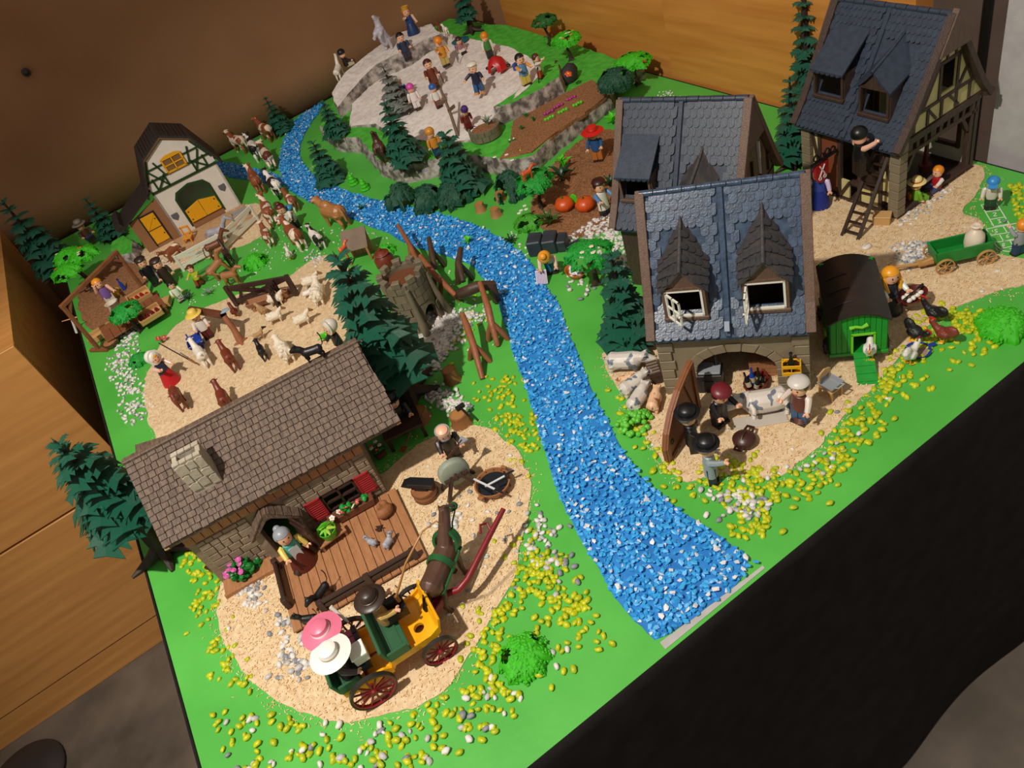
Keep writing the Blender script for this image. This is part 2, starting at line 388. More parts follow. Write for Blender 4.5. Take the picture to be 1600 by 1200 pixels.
def singles(name, items, meshes, mats, label, cat, group):
    lib = {}
    for (x, y, z, s, mi) in items:
        j = rs.randrange(len(meshes))
        if (j, mi) not in lib:
            me = meshes[j].copy(); me.name = name; me.materials.clear(); me.materials.append(mats[mi]); lib[(j, mi)] = me
        o = put(name, lib[(j, mi)], None, (x, y, z + s * 0.3), (rs.uniform(-0.15, 0.15), rs.uniform(-0.15, 0.15), rs.uniform(0, 6.28)), s)
        tag(o, label, cat, group)
def spaced(items, dist):
    cell = {}; out = []
    for it in items:
        key = (int(it[0] / dist), int(it[1] / dist)); ok = True
        for i in (-1, 0, 1):
            for j in (-1, 0, 1):
                for q in cell.get((key[0] + i, key[1] + j), ()):
                    if (q[0] - it[0]) ** 2 + (q[1] - it[1]) ** 2 < dist * dist: ok = False
        if ok: cell.setdefault(key, []).append(it); out.append(it)
    return out
M_b = [mat('blue_stone_a', '#3fabe8', 0.4, '#359edf', 200), mat('blue_stone_b', '#2e93d8', 0.4, '#349de0', 200), mat('blue_stone_c', '#6fc0f4', 0.4, '#5fb4ee', 200), mat('white_stone', '#e3e3e4', 0.5, '#d2d2d6', 150)]
def rmat(): 
    t = rs.random(); return 0 if t < 0.5 else 1 if t < 0.8 else 2 if t < 0.9 else 3
it = []
for (x, y) in scatter(river, int(area(river) * 42000), rs): it.append((x, y, rs.uniform(0.001, 0.0045), rs.uniform(0.0032, 0.0054), rmat()))
for (x, y) in scatter(brook, int(area(brook) * 52000), rs): it.append((x, y, rs.uniform(0.001, 0.004), rs.uniform(0.0024, 0.004), rmat()))
merged('river_gravel', it, CD, M_b, 'blue and white gravel filling the river', 'gravel')
front = gpoly([(1031, 1000), (1188, 886), (1050, 792), (968, 702), (850, 700), (890, 808), (945, 905)])
top = spaced([(x, y, 0.0048, rs.uniform(0.0036, 0.0052), rmat()) for (x, y) in scatter(front, 6000, rs)], 0.0082)[:600]
top.sort(key=lambda t: t[1])
bl = [t for t in top if t[4] != 3][:300]; wh = [t for t in top if t[4] == 3][:60]
singles('blue_stone', bl, CHIPS, M_b, 'glossy blue stone chip on top of the river gravel', 'stone', 'blue stones of the river front')
singles('white_stone', wh, CHIPS, M_b, 'white stone chip among the blue river gravel', 'stone', 'white stones of the river front')

M_y = [mat('yellow_stone_a', '#b9c012', 0.4, '#aab40c', 200), mat('yellow_stone_b', '#c8cc18', 0.4, '#b6be12', 200), mat('yellow_stone_c', '#a2b010', 0.4, '#b2bc14', 200)]
M_w = [mat('pebble_white', '#e2ded8', 0.55, '#d0ccc6', 150), mat('pebble_pale', '#c3c1bd', 0.55, '#b2b0ac', 150), mat('pebble_grey', '#8e9096', 0.55, '#7b7d84', 150)]
def band(line, n, sp):
    """points scattered about a pixel polyline"""
    p = [G(*q) for q in line]; L = [(p[i + 1] - p[i]).length for i in range(len(p) - 1)]; out = []
    for _ in range(n):
        t = rs.uniform(0, sum(L)); i = 0
        while i < len(L) - 1 and t > L[i]: t -= L[i]; i += 1
        q = p[i].lerp(p[i + 1], min(1, t / L[i])); x, y = q.x + rs.gauss(0, sp), q.y + rs.gauss(0, sp)
        if 0.008 < x < BW - 0.008 and 0.008 < y < BD - 0.008: out.append((x, y))
    return out
yel = []
yel += band([(300, 880), (330, 920), (310, 950), (350, 960)], 46, 0.012) + band([(345, 860), (300, 870), (330, 905)], 40, 0.010) + band([(330, 990), (360, 1050), (400, 1080)], 34, 0.010)
yel += scatter(gpoly([(330, 1110), (430, 1115), (540, 1150), (640, 1120), (720, 1070), (760, 1040), (840, 1100), (700, 1200), (500, 1230), (340, 1230)]), 150, rs)
yel += band([(820, 890), (850, 900), (900, 960), (930, 985)], 80, 0.014) + band([(790, 940), (770, 1000), (760, 1060), (720, 1120)], 70, 0.014) + scatter(gpoly([(760, 960), (850, 900), (960, 1000), (900, 1060), (800, 1110), (730, 1080)]), 50, rs)
yel += band([(820, 840), (840, 870), (830, 900), (880, 880)], 60, 0.011)
yel += band([(965, 600), (985, 640), (1010, 700), (1050, 750)], 50, 0.010)
yel += band([(1080, 770), (1120, 745), (1180, 735), (1150, 770), (1220, 770), (1290, 740)], 150, 0.013) + band([(1290, 740), (1320, 690), (1360, 630), (1390, 590)], 110, 0.010) + band([(1390, 590), (1430, 550), (1480, 520), (1560, 500)], 120, 0.010) + band([(1440, 500), (1490, 485), (1530, 520)], 60, 0.008)
yel += band([(1200, 790), (1160, 830), (1180, 790)], 50, 0.012) + scatter(gpoly([(1250, 780), (1300, 730), (1400, 610), (1560, 510), (1560, 540), (1400, 660), (1290, 760)]), 40, rs)
yel += band([(750, 610), (790, 600), (800, 650), (830, 690), (810, 720)], 110, 0.014) + band([(690, 560), (730, 520), (750, 470)], 20, 0.012)
yel += scatter(gpoly([(1575, 285), (1640, 300), (1640, 380), (1590, 345)]), 150, rs)
yel = [(x, y, 0.0009, rs.uniform(0.0036, 0.0054), rs.randrange(3)) for (x, y) in yel]
ys_ = spaced(yel, 0.0085); seen = set(id(t) for t in ys_)
def dist(t): return (Vector((t[0], t[1], 0)) - CAMP).length
def infr(t):
    q = proj((t[0], t[1], 0)); return 0 < q[0] < 1600 and 0 < q[1] < 1200
ys_ = sorted([t for t in ys_ if infr(t)], key=dist)[:300]; keep = set(id(t) for t in ys_)
def ground(t):
    for k, w in (('cottage_yard', 'on the cottage yard sawdust'), ('village_square', 'on the village square sawdust')):
        if inside((t[0], t[1]), SPOLY[k]): return w
    return 'on the green cottage bank of the river' if t[0] < 0.42 + 0.25 * t[1] else 'on the green bank below the tudor houses'
def split(name, items, meshes, mats, lab, cat):
    for w in sorted({ground(t) for t in items}): singles(name, [t for t in items if ground(t) == w], meshes, mats, lab + ' ' + w, cat, lab + 's ' + w)
split('yellow_stone', ys_, PEBB, M_y, 'small glossy yellow stone', 'stone')
merged('yellow_gravel', [t for t in yel if id(t) not in keep], PD, M_y, 'many small yellow stones scattered further off', 'gravel')

whi = []
def W_(pts, lo, hi, w): 
    for (x, y) in pts: whi.append((x, y, 0.0012, rs.uniform(lo, hi), rs.choices((0, 1, 2), w)[0]))
W_(band([(385, 905), (395, 935), (405, 945)], 55, 0.010), 0.003, 0.0052, (5, 3, 3)); W_(band([(440, 960), (465, 985)], 16, 0.012), 0.003, 0.006, (3, 4, 3)); W_(band([(455, 1015), (465, 1040), (455, 1060)], 48, 0.010), 0.003, 0.006, (4, 4, 3))
W_(band([(690, 800), (710, 815), (700, 830)], 60, 0.010), 0.003, 0.005, (6, 3, 3)); W_(band([(730, 780), (770, 830), (760, 900)], 22, 0.022), 0.0025, 0.0045, (5, 3, 2)); W_(scatter(SPOLY['cottage_yard'], 50, rs), 0.002, 0.004, (4, 4, 3))
W_(band([(855, 800), (845, 850), (880, 900)], 60, 0.012), 0.003, 0.005, (6, 3, 2)); W_(scatter(gpoly([(340, 1110), (640, 1130), (780, 1050), (960, 960), (700, 1200), (350, 1210)]), 60, rs), 0.003, 0.0055, (5, 4, 2))
W_(band([(1110, 780), (1150, 775), (1190, 790), (1130, 800)], 75, 0.010), 0.003, 0.0052, (6, 3, 2)); W_(scatter(gpoly([(1130, 760), (1300, 740), (1420, 590), (1300, 700)]), 24, rs), 0.0025, 0.004, (5, 3, 2))
W_(band([(660, 575), (700, 535), (715, 500), (735, 490)], 330, 0.014), 0.0028, 0.0048, (8, 3, 1)); W_(band([(675, 610), (690, 625), (725, 640)], 150, 0.010), 0.0028, 0.0048, (8, 3, 1)); W_(band([(745, 480), (750, 500)], 30, 0.01), 0.0025, 0.004, (8, 3, 1)); W_(band([(600, 590), (620, 610)], 60, 0.010), 0.0028, 0.0048, (1, 5, 3))
W_(band([(205, 495), (190, 560), (205, 620), (212, 655)], 330, 0.014), 0.0028, 0.005, (9, 3, 1)); W_(band([(235, 480), (205, 520)], 50, 0.012), 0.0025, 0.004, (9, 2, 1))
W_(scatter(gpoly([(885, 372), (925, 345), (968, 330), (985, 420), (950, 425), (900, 402)]), 420, rs), 0.003, 0.005, (9, 2, 1)); W_(scatter(gpoly([(862, 410), (905, 430), (940, 445), (900, 480), (880, 440)]), 22, rs), 0.003, 0.0055, (9, 2, 1))
W_(band([(1405, 395), (1440, 380), (1425, 410), (1410, 405)], 150, 0.010), 0.0028, 0.0046, (5, 5, 3)); W_(band([(1480, 300), (1420, 340), (1405, 350)], 60, 0.007), 0.0025, 0.004, (5, 4, 2)); W_(scatter(SPOLY['village_square'], 60, rs), 0.002, 0.0035, (6, 3, 2))
W_(scatter(gpoly([(420, 330), (470, 350), (560, 360), (620, 370), (600, 390), (520, 390), (470, 400), (380, 440), (330, 450), (280, 500), (300, 470), (390, 400)]), 200, rs), 0.0015, 0.0032, (9, 2, 0)); W_(scatter(gpoly([(640, 400), (760, 440), (780, 560), (700, 480)]), 40, rs), 0.0018, 0.003, (9, 2, 0))
W_(band([(215, 405), (250, 410), (300, 412)], 60, 0.01), 0.002, 0.0035, (6, 4, 1)); W_(band([(820, 335), (800, 370), (850, 430)], 30, 0.012), 0.002, 0.0036, (9, 2, 0)); W_(band([(500, 290), (540, 275), (470, 262)], 40, 0.012), 0.002, 0.003, (9, 2, 0)); W_(band([(1030, 148), (1070, 150)], 30, 0.01), 0.002, 0.003, (9, 2, 0)); W_(band([(480, 400), (505, 410)], 50, 0.010), 0.0025, 0.004, (3, 5, 1))
ws_ = sorted([t for t in spaced([t for t in whi if t[3] > 0.0028], 0.0085) if infr(t)], key=lambda t: dist(t) - t[3] * 60)[:300]; keep = set(id(t) for t in ws_)
for mi, nm, lb in ((0, 'white_pebble', 'rounded white pebble'), (1, 'pale_grey_pebble', 'rounded pale grey pebble'), (2, 'grey_pebble', 'rounded dark grey pebble')):
    split(nm, [t for t in ws_ if t[4] == mi], PEBB, M_w, lb, 'pebble')
merged('pebble_gravel', [t for t in whi if id(t) not in keep], PD, M_w, 'many more white and grey pebbles in heaps and strips', 'gravel')
dk = [(x, y, 0.002, rs.uniform(0.003, 0.0055), 0) for (x, y) in scatter(gpoly([(606, 560), (640, 500), (690, 480), (712, 495), (690, 560), (660, 600), (615, 610)]), 170, rs)]
merged('tower_gravel', dk, PD, M_w, 'pale pebbles heaped at the foot of the round tower', 'gravel')

# ------------------------------------------------------------------ hill terraces in the far corner
def terrace(name, pix, zlow, M_top, M_side, parent, seed, jit=0.006, bulge=0.006, step=0.012, bump=0.0):
    """pix: (x, y, z) pixels with their height; walls drop to zlow, roughened like crumpled fabric"""
    P = resample([inboard(G(x, y, z)) for x, y, z in pix], step, jit, seed); n = len(P); cx = sum((p for p in P), Vector()) / n
    b = MB(); rows = 5
    for r in range(rows):
        t = r / (rows - 1)
        for p in P:
            d = (p - cx); d.z = 0; d.normalize(); z = lerp(p.z, zlow, t)
            q = nvec((p.x * 40, p.y * 40, z * 60 + seed)) * 0.005 if 0 < r else Vector()
            o_ = bulge * math.sin(t * math.pi * 0.6)
            b.v.append((p.x + d.x * o_ + q.x * (r > 0), p.y + d.y * o_ + q.y * (r > 0), z + (q.z * 0.5 if 0 < r < rows - 1 else 0)))
    for r in range(rows - 1):
        for i in range(n): j = (i + 1) % n; b.f.append((r * n + i, (r + 1) * n + i, (r + 1) * n + j, r * n + j)); b.m.append(1)
    me = b.mesh(name, [M_top, M_side], fix=False)
    bm = bmesh.new(); bm.from_mesh(me); bm.verts.ensure_lookup_table()
    f = bm.faces.new([bm.verts[i] for i in range(n)]); f.material_index = 0
    r_ = bmesh.ops.triangulate(bm, faces=[f]); fs = r_['faces']
    for _ in range(3):
        es = list({e for q in fs for e in q.edges if e.calc_length() > 0.02 and all(l.material_index == 0 for l in e.link_faces)})
        if not es: break
        r2 = bmesh.ops.subdivide_edges(bm, edges=es, cuts=1); bmesh.ops.triangulate(bm, faces=[q for q in bm.faces if len(q.verts) > 3 and q.material_index == 0]); fs = [q for q in bm.faces if q.material_index == 0]
    if bump:
        for v in bm.verts:
            if all(q.material_index == 0 for q in v.link_faces): v.co.z += bump * (noise.noise(v.co * 25) + 0.5 * noise.noise(v.co * 70))
    bmesh.ops.recalc_face_normals(bm, faces=bm.faces); bm.to_mesh(me); bm.free()
    me.polygons.foreach_set('use_smooth', [True] * len(me.polygons)); me.set_sharp_from_angle(angle=R(40)); me.update()
    return put(name, me, parent)
hill = thing('hill', 'rocky hill with snow, grass ledges and a garden bed in the far corner', 'hill', (0, 0, 0))
terrace('grass_ledge', [(500, 195, .04), (522, 214, .04), (560, 214, .042), (592, 252, .042), (625, 258, .042), (690, 246, .04), (740, 243, .038), (795, 250, .036), (832, 243, .036), (872, 204, .036), (925, 168, .036), (950, 148, .036), (955, 112, .04), (1000, 105, .03), (900, 62, .03), (790, 40, .04), (700, 30, .05), (545, 120, .05)], 0, M_grass, M_rock, hill, 1)
terrace('garden_bed', [(782, 246, .039), (830, 238, .039), (872, 203, .039), (925, 167, .039), (948, 147, .039), (925, 124, .039), (880, 146, .039), (830, 174, .039), (802, 188, .039), (798, 222, .039)], 0.03, M_soil, M_soil, hill, 2, 0.003, 0.001, bump=0.0015)
terrace('upper_ledge', [(772, 167, .072), (800, 160, .073), (845, 138, .073), (874, 120, .073), (874, 100, .073), (850, 92, .074), (838, 112, .074), (816, 136, .073), (786, 158, .072)], 0.02, M_grass, M_rock, hill, 3)
terrace('snow_field', [(546, 197, .045), (585, 193, .05), (625, 215, .046), (690, 222, .043), (735, 218, .043), (765, 190, .052), (782, 168, .073), (822, 140, .074), (842, 116, .075), (830, 92, .077), (795, 72, .078), (740, 62, .08), (690, 50, .088), (650, 56, .09), (600, 82, .085), (575, 105, .075), (560, 130, .066), (550, 165, .056)], 0.02, M_snow, M_rock, hill, 4, 0.004, 0.003, bump=0.0035)
terrace('rock_rim', [(527, 168, .07), (545, 146, .085), (570, 118, .095), (588, 100, .105), (625, 82, .112), (665, 62, .112), (690, 52, .112), (672, 38, .115), (620, 52, .115), (575, 84, .11), (540, 112, .10), (518, 145, .08)], 0.03, M_snow, M_rock, hill, 5, 0.005, 0.004, bump=0.004)
terrace('rock_mound', [(175, 378, .028), (192, 368, .03), (206, 376, .03), (206, 394, .026), (190, 398, .022), (172, 392, .022)], 0, M_grass, M_rock, None, 6, 0.003, 0.010, 0.006)
o = bpy.data.objects['rock_mound']; tag(o, 'grey rock mound with green grass top beside the white barn', 'rock')
# ------------------------------------------------------------------ conifers
def frond_mesh(key, lobes, drop):
    """flat serrated fir frond lying along +y, drooping, 1 unit long, folded along its midrib"""
    b = MB(); n = lobes; th = 0.02; mid = []; L, Rr = [], []
    def zz(t, w): return 0.10 * math.sin(t * 2.2) - drop * t * t - 0.45 * w * w - 0.10 * abs(w)
    for i in range(n + 1):
        t = i / n; wid = 0.42 * math.sin(math.pi * (0.12 + 0.80 * t) ** 0.85) + 0.05
        mid.append((0, t, zz(t, 0) + 0.03))
        if i < n:
            L.append((-wid * 0.62, t + 0.02, zz(t, wid * 0.6))); L.append((-wid, min(1.0, t + 1.25 / n), zz(t + 1 / n, wid)))
            Rr.append((wid * 0.62, t + 0.02, zz(t, wid * 0.6))); Rr.append((wid, min(1.0, t + 1.25 / n), zz(t + 1 / n, wid)))
    k = len(mid); V = mid + L + Rr; F = []
    for i in range(n):
        l0, l1 = k + 2 * i, k + 2 * i + 1; r0, r1 = k + 2 * n + 2 * i, k + 2 * n + 2 * i + 1
        F += [(i, i + 1, l1, l0), (i + 1, i, r0, r1)]
    N = len(V); V2 = [(x, y, z - th) for x, y, z in V]
    F2 = [tuple(reversed([a + N for a in f])) for f in F]
    S = []
    for i in range(n):
        for s in (0, 1):
            a, c = k + 2 * n * s + 2 * i, k + 2 * n * s + 2 * i + 1; S += [(a, c, c + N, a + N), (c, i + 1, i + 1 + N, c + N)]
    b.add(V + V2, F + F2 + S); return b.mesh(key, [])
M_fir = mat('fir_green', '#0e4c39', 0.34, '#15644a', 25, 3, 0.55, 95, (16, 1.2, 1), rnd=3.0)
M_fird = M_fir
M_bark = mat('bark_dark', '#2a1d17', 0.6, '#3a2a21', 60, 4, 0.6, 120, (1, 1, 0.2))
FR = {}
def conifer(label, base=None, apex=None, H=None, rad=0.06, z=0.0, M=None, layers=9, per=8, group='fir trees', roots=True, low=0.22, seed=0, tilt=0.0, parent=None, name='fir_tree'):
    M = M or M_fir; rnd = random.Random(seed)
    if base: p = G(*base, z); p.z = z
    if H is None: H = height(p, *apex)
    if not base: p = G(*apex, z + H); p.z = z
    t = thing(name, label, 'tree', p, rnd.uniform(0, 6), group)
    b = MB(); b.tube([(0, 0, 0), (0, 0, H * 0.3), (0, 0, H * 0.97)], [H * 0.062, H * 0.042, H * 0.006], 9)
    b.build('trunk', M_bark, t, smooth=True)
    if roots:
        for k in range(5):
            a = k * 1.257 + rnd.uniform(-.2, .2); L = H * rnd.uniform(0.17, 0.25); c, s = math.cos(a), math.sin(a)
            MB().tube([(0, 0, H * 0.08), (c * L * .35, s * L * .35, H * 0.035), (c * L * .75, s * L * .75, H * 0.014), (c * L, s * L, H * 0.008)], [H * .045, H * .034, H * .022, H * .010], 7).build('root', M_bark, t, smooth=True)
    for li in range(layers):
        u = li / (layers - 1); zc = H * lerp(low, 0.93, u); n = max(3, int(round(lerp(per, 3.2, u)))); ln = rad * lerp(1.0, 0.30, u ** 0.9)
        kind = (0 if u < 0.55 else 1, M.name)
        if kind not in FR:
            me = frond_mesh('frond', 5 if kind[0] == 0 else 4, 0.42); me.materials.append(M); FR[kind] = me
        for k in range(n):
            a = 2 * math.pi * (k + 0.5 * (li % 2)) / n + rnd.uniform(-.18, .18); s = ln * rnd.uniform(0.86, 1.1)
            put('frond', FR[kind], t, (0, 0, zc + rnd.uniform(-.01, .01) * H), (R(lerp(rnd.uniform(-8, 6), 38, u ** 2.2)), rnd.uniform(-.2, .2), a), (s * lerp(1.35, 1.15, u), s, s))
    k2 = (2, M.name)
    if k2 not in FR:
        b = MB(); b.lathe([(0.0, 0), (0.3, 0.1), (0.16, 0.5), (0, 1.0)], 7); FR[k2] = b.mesh('tip', [M])
    put('tip', FR[k2], t, (0, 0, H * 0.9), None, (H * 0.05, H * 0.05, H * 0.1)); return t

# ------------------------------------------------------------------ broadleaf trees and bushes
def leafmat(key, c1, c2, sc=150): return mat(key, c1, 0.4, c2, sc, 2, 0.35, sc, (1, 1, 1), kind='voronoi', ramp=(0.1, 0.6))
M_leaf = leafmat('leaf_bright_green', '#4fd424', '#3ab818'); M_leafm = leafmat('leaf_mid_green', '#26b03e', '#189430'); M_leafd = leafmat('leaf_dark_green', '#175a3e', '#0f4530', 110)
def pad_mesh(key, M, seed, flat=0.5, holes=5, scallop=9, cover=0.62, lump=0.16):
    """moulded foliage pad: dome with scalloped rim, leaf lumps and a few holes, given thickness"""
    rnd = random.Random(seed); nr, na = 11, 44; b = MB(); hs = [(rnd.uniform(0.25, 0.75), rnd.uniform(0, 6.28), rnd.uniform(.11, .19)) for _ in range(holes)]
    def pt(i, j):
        t = i / nr; a = 2 * math.pi * j / na; th = t * math.pi * cover
        rr = math.sin(th) if th < math.pi / 2 else 1 + 0.0 * t
        if th > math.pi / 2: rr = math.sin(th) * 0.35 + 0.65
        edge = 1 + 0.13 * t * math.sin(scallop * a + seed) + 0.08 * t * math.sin((scallop * 2 + 1) * a)
        w = 1 + lump * noise.noise((math.cos(a) * 1.6 + seed, math.sin(a) * 1.6, t * 2)); lf = 0.03 * math.sin(a * 7 + i * 1.4) * (t > .05)
        return Vector((rr * math.cos(a) * edge * w, rr * math.sin(a) * edge * w, (math.cos(th) * w + lf) * flat))
    b.v = [tuple(pt(0, 0))] + [tuple(pt(i, j)) for i in range(1, nr + 1) for j in range(na)]
    def cut(i, j):
        t = (i + .5) / nr; a = 2 * math.pi * (j + .5) / na; x, y = t * math.cos(a), t * math.sin(a)
        return any((x - r_ * math.cos(q)) ** 2 + (y - r_ * math.sin(q)) ** 2 < s * s for r_, q, s in hs)
    for j in range(na): b.f.append((0, 1 + j, 1 + (j + 1) % na))
    for i in range(1, nr):
        for j in range(na):
            if not cut(i, j): b.f.append((1 + (i - 1) * na + j, 1 + i * na + j, 1 + i * na + (j + 1) % na, 1 + (i - 1) * na + (j + 1) % na))
    N = len(b.v); F0 = list(b.f); b.v += [(x * .92, y * .92, z * .92 - .03 * flat) for x, y, z in b.v]; b.f += [tuple(reversed([i + N for i in f])) for f in F0]; b.m = [0] * len(b.f)
    for _ in range(330):
        i, j = rnd.randrange(0, nr), rnd.uniform(0, na); p = pt(max(1, i + .6), j); a = 2 * math.pi * j / na
        if cut(i, int(j)): continue
        d = Vector((math.cos(a) * .8, math.sin(a) * .8, -flat * (.15 + .9 * i / nr))).normalized(); d.rotate(Euler((0, 0, rnd.uniform(-.6, .6)))); n_ = Vector((math.cos(a) * i / nr, math.sin(a) * i / nr, .7)).normalized(); sd = d.cross(n_).normalized(); n_ = sd.cross(d)
        l, w = rnd.uniform(.16, .26), rnd.uniform(.06, .09); o = p + n_ * .02; b.add([o - d * l * .3, o + sd * w + n_ * .01, o + d * l * .7 - n_ * .03, o - sd * w + n_ * .01, o + n_ * .05], [(0, 1, 4), (1, 2, 4), (2, 3, 4), (3, 0, 4)])
    return b.mesh(key, [M], smooth=True, fix=False)
def flower_mesh(col):
    k = 'flower' + col
    if k not in FR:
        b = MB()
        for i in range(5):
            a = i * 1.2566; b.ell((math.cos(a) * .55, math.sin(a) * .55, .12), (.45, .45, .16), 0, 6, 4)
        b.ell((0, 0, .25), (.28, .28, .18), 1, 6, 4); FR[k] = b.mesh('flower', [pl(col), pl('#e8c43a')], smooth=True)
    return FR[k]
def leafy(label, px, r, H, M, seed, cat='tree', name='leafy_tree', z=0.0, flat=0.5, trunk=True, pads=1, flowers=(), group=None, holes=5, cover=0.62, at='crown', asp=1.0):
    """px is where the middle of the crown shows (at='crown') or where it stands (at='foot')"""
    rnd = random.Random(seed); p = G(*px, z + H) if at == 'crown' else G(*px, z); p.z = z
    t = thing(name, label, cat, p, rnd.uniform(0, 6), group)
    top = []
    for k in range(pads):
        a = k * 6.28 / max(1, pads) + 0.4; off = 0 if pads == 1 else r * 0.62; rr = r if pads == 1 else r * 0.66
        c = Vector((math.cos(a) * off, math.sin(a) * off, H - (0.0 if pads == 1 else r * 0.25 * (k % 2)))); top.append(c)
        put('crown' if pads == 1 else 'crown_pad', pad_mesh('crown', M, seed + k, 1.0, holes, cover=cover), t, c if trunk else Vector((c.x, c.y, max(0.0, H - rr * flat))), (0, 0, a), (rr * asp, rr, rr * flat))
    if trunk:
        b = MB(); b.tube([(0, 0, 0), (0.003, 0, H * .35), (-0.002, 0.003, H * .62)], [r * .17, r * .11, r * .09], 8)
        for k in range(3):
            a = k * 2.09 + .3; L = r * .32; b.tube([(0, 0, r * .12), (math.cos(a) * L * .6, math.sin(a) * L * .6, r * .07), (math.cos(a) * L, math.sin(a) * L, r * .02)], [r * .12, r * .08, r * .03], 6)
        for c in top:
            for s in (-1, 1): b.tube([(-0.002, 0.003, H * .6), (c.x * .6 + s * r * .2, c.y * .6, H * .85), (c.x + s * r * .3, c.y, c.z + r * .15)], [r * .08, r * .06, r * .04], 6)
        b.build('trunk', M_bark, t, smooth=True)
    for i, (col, n) in enumerate(flowers):
        for k in range(n):
            a = rnd.uniform(0, 6.28); q = rnd.uniform(.2, .75); c = rnd.choice(top); rr = r if pads == 1 else r * .66
            put('flower', flower_mesh(col), t, (c.x + math.cos(a) * rr * q, c.y + math.sin(a) * rr * q, c.z + rr * flat * math.sqrt(1 - q * q) * 1.02 + 0.0005), (0, 0, a), 0.0042)
    return t
def tuft(label, px, r, M, n=9, z=0.0, up=0.8, cat='plant', name='grass_tuft', group=None, seed=1, wid=0.14, stem=0.0):
    """rosette of pointed leaves; each leaf is a part"""
    rnd = random.Random(seed); p = G(*px, z); p.z = z; t = thing(name, label, cat, p, rnd.uniform(0, 6), group)
    key = ('blade', M.name, wid)
    if key not in FR:
        b = MB(); V = []; m = 5
        for i in range(m + 1):
            u = i / m; w = wid * math.sin(math.pi * (.18 + .8 * u)); V += [(-w, u, .28 * math.sin(u * 2.6) + .05), (0, u, .28 * math.sin(u * 2.6)), (w, u, .28 * math.sin(u * 2.6) + .05)]
        N = len(V); V += [(x, y, q - .03) for x, y, q in V]; F = []
        for i in range(m):
            for j in (0, 1):
                a = i * 3 + j; F += [(a, a + 1, a + 4, a + 3), (a + N, a + 3 + N, a + 4 + N, a + 1 + N)]
            F += [(i * 3, i * 3 + 3, i * 3 + 3 + N, i * 3 + N), (i * 3 + 2, i * 3 + 2 + N, i * 3 + 5 + N, i * 3 + 5)]
        b.add(V, F); FR[key] = b.mesh('leaf', [M], smooth=True)
    if stem: MB().tube([(0, 0, 0), (0, 0, stem)], [r * .16, r * .12], 8).build('stem', M_bark, t, smooth=True)
    for k in range(n):
        put('leaf', FR[key], t, (0, 0, stem + 0.0004), (R(rnd.uniform(20, 62) * up), 0, k * 6.283 / n + rnd.uniform(-.2, .2)), r * rnd.uniform(.8, 1.1))
    return t

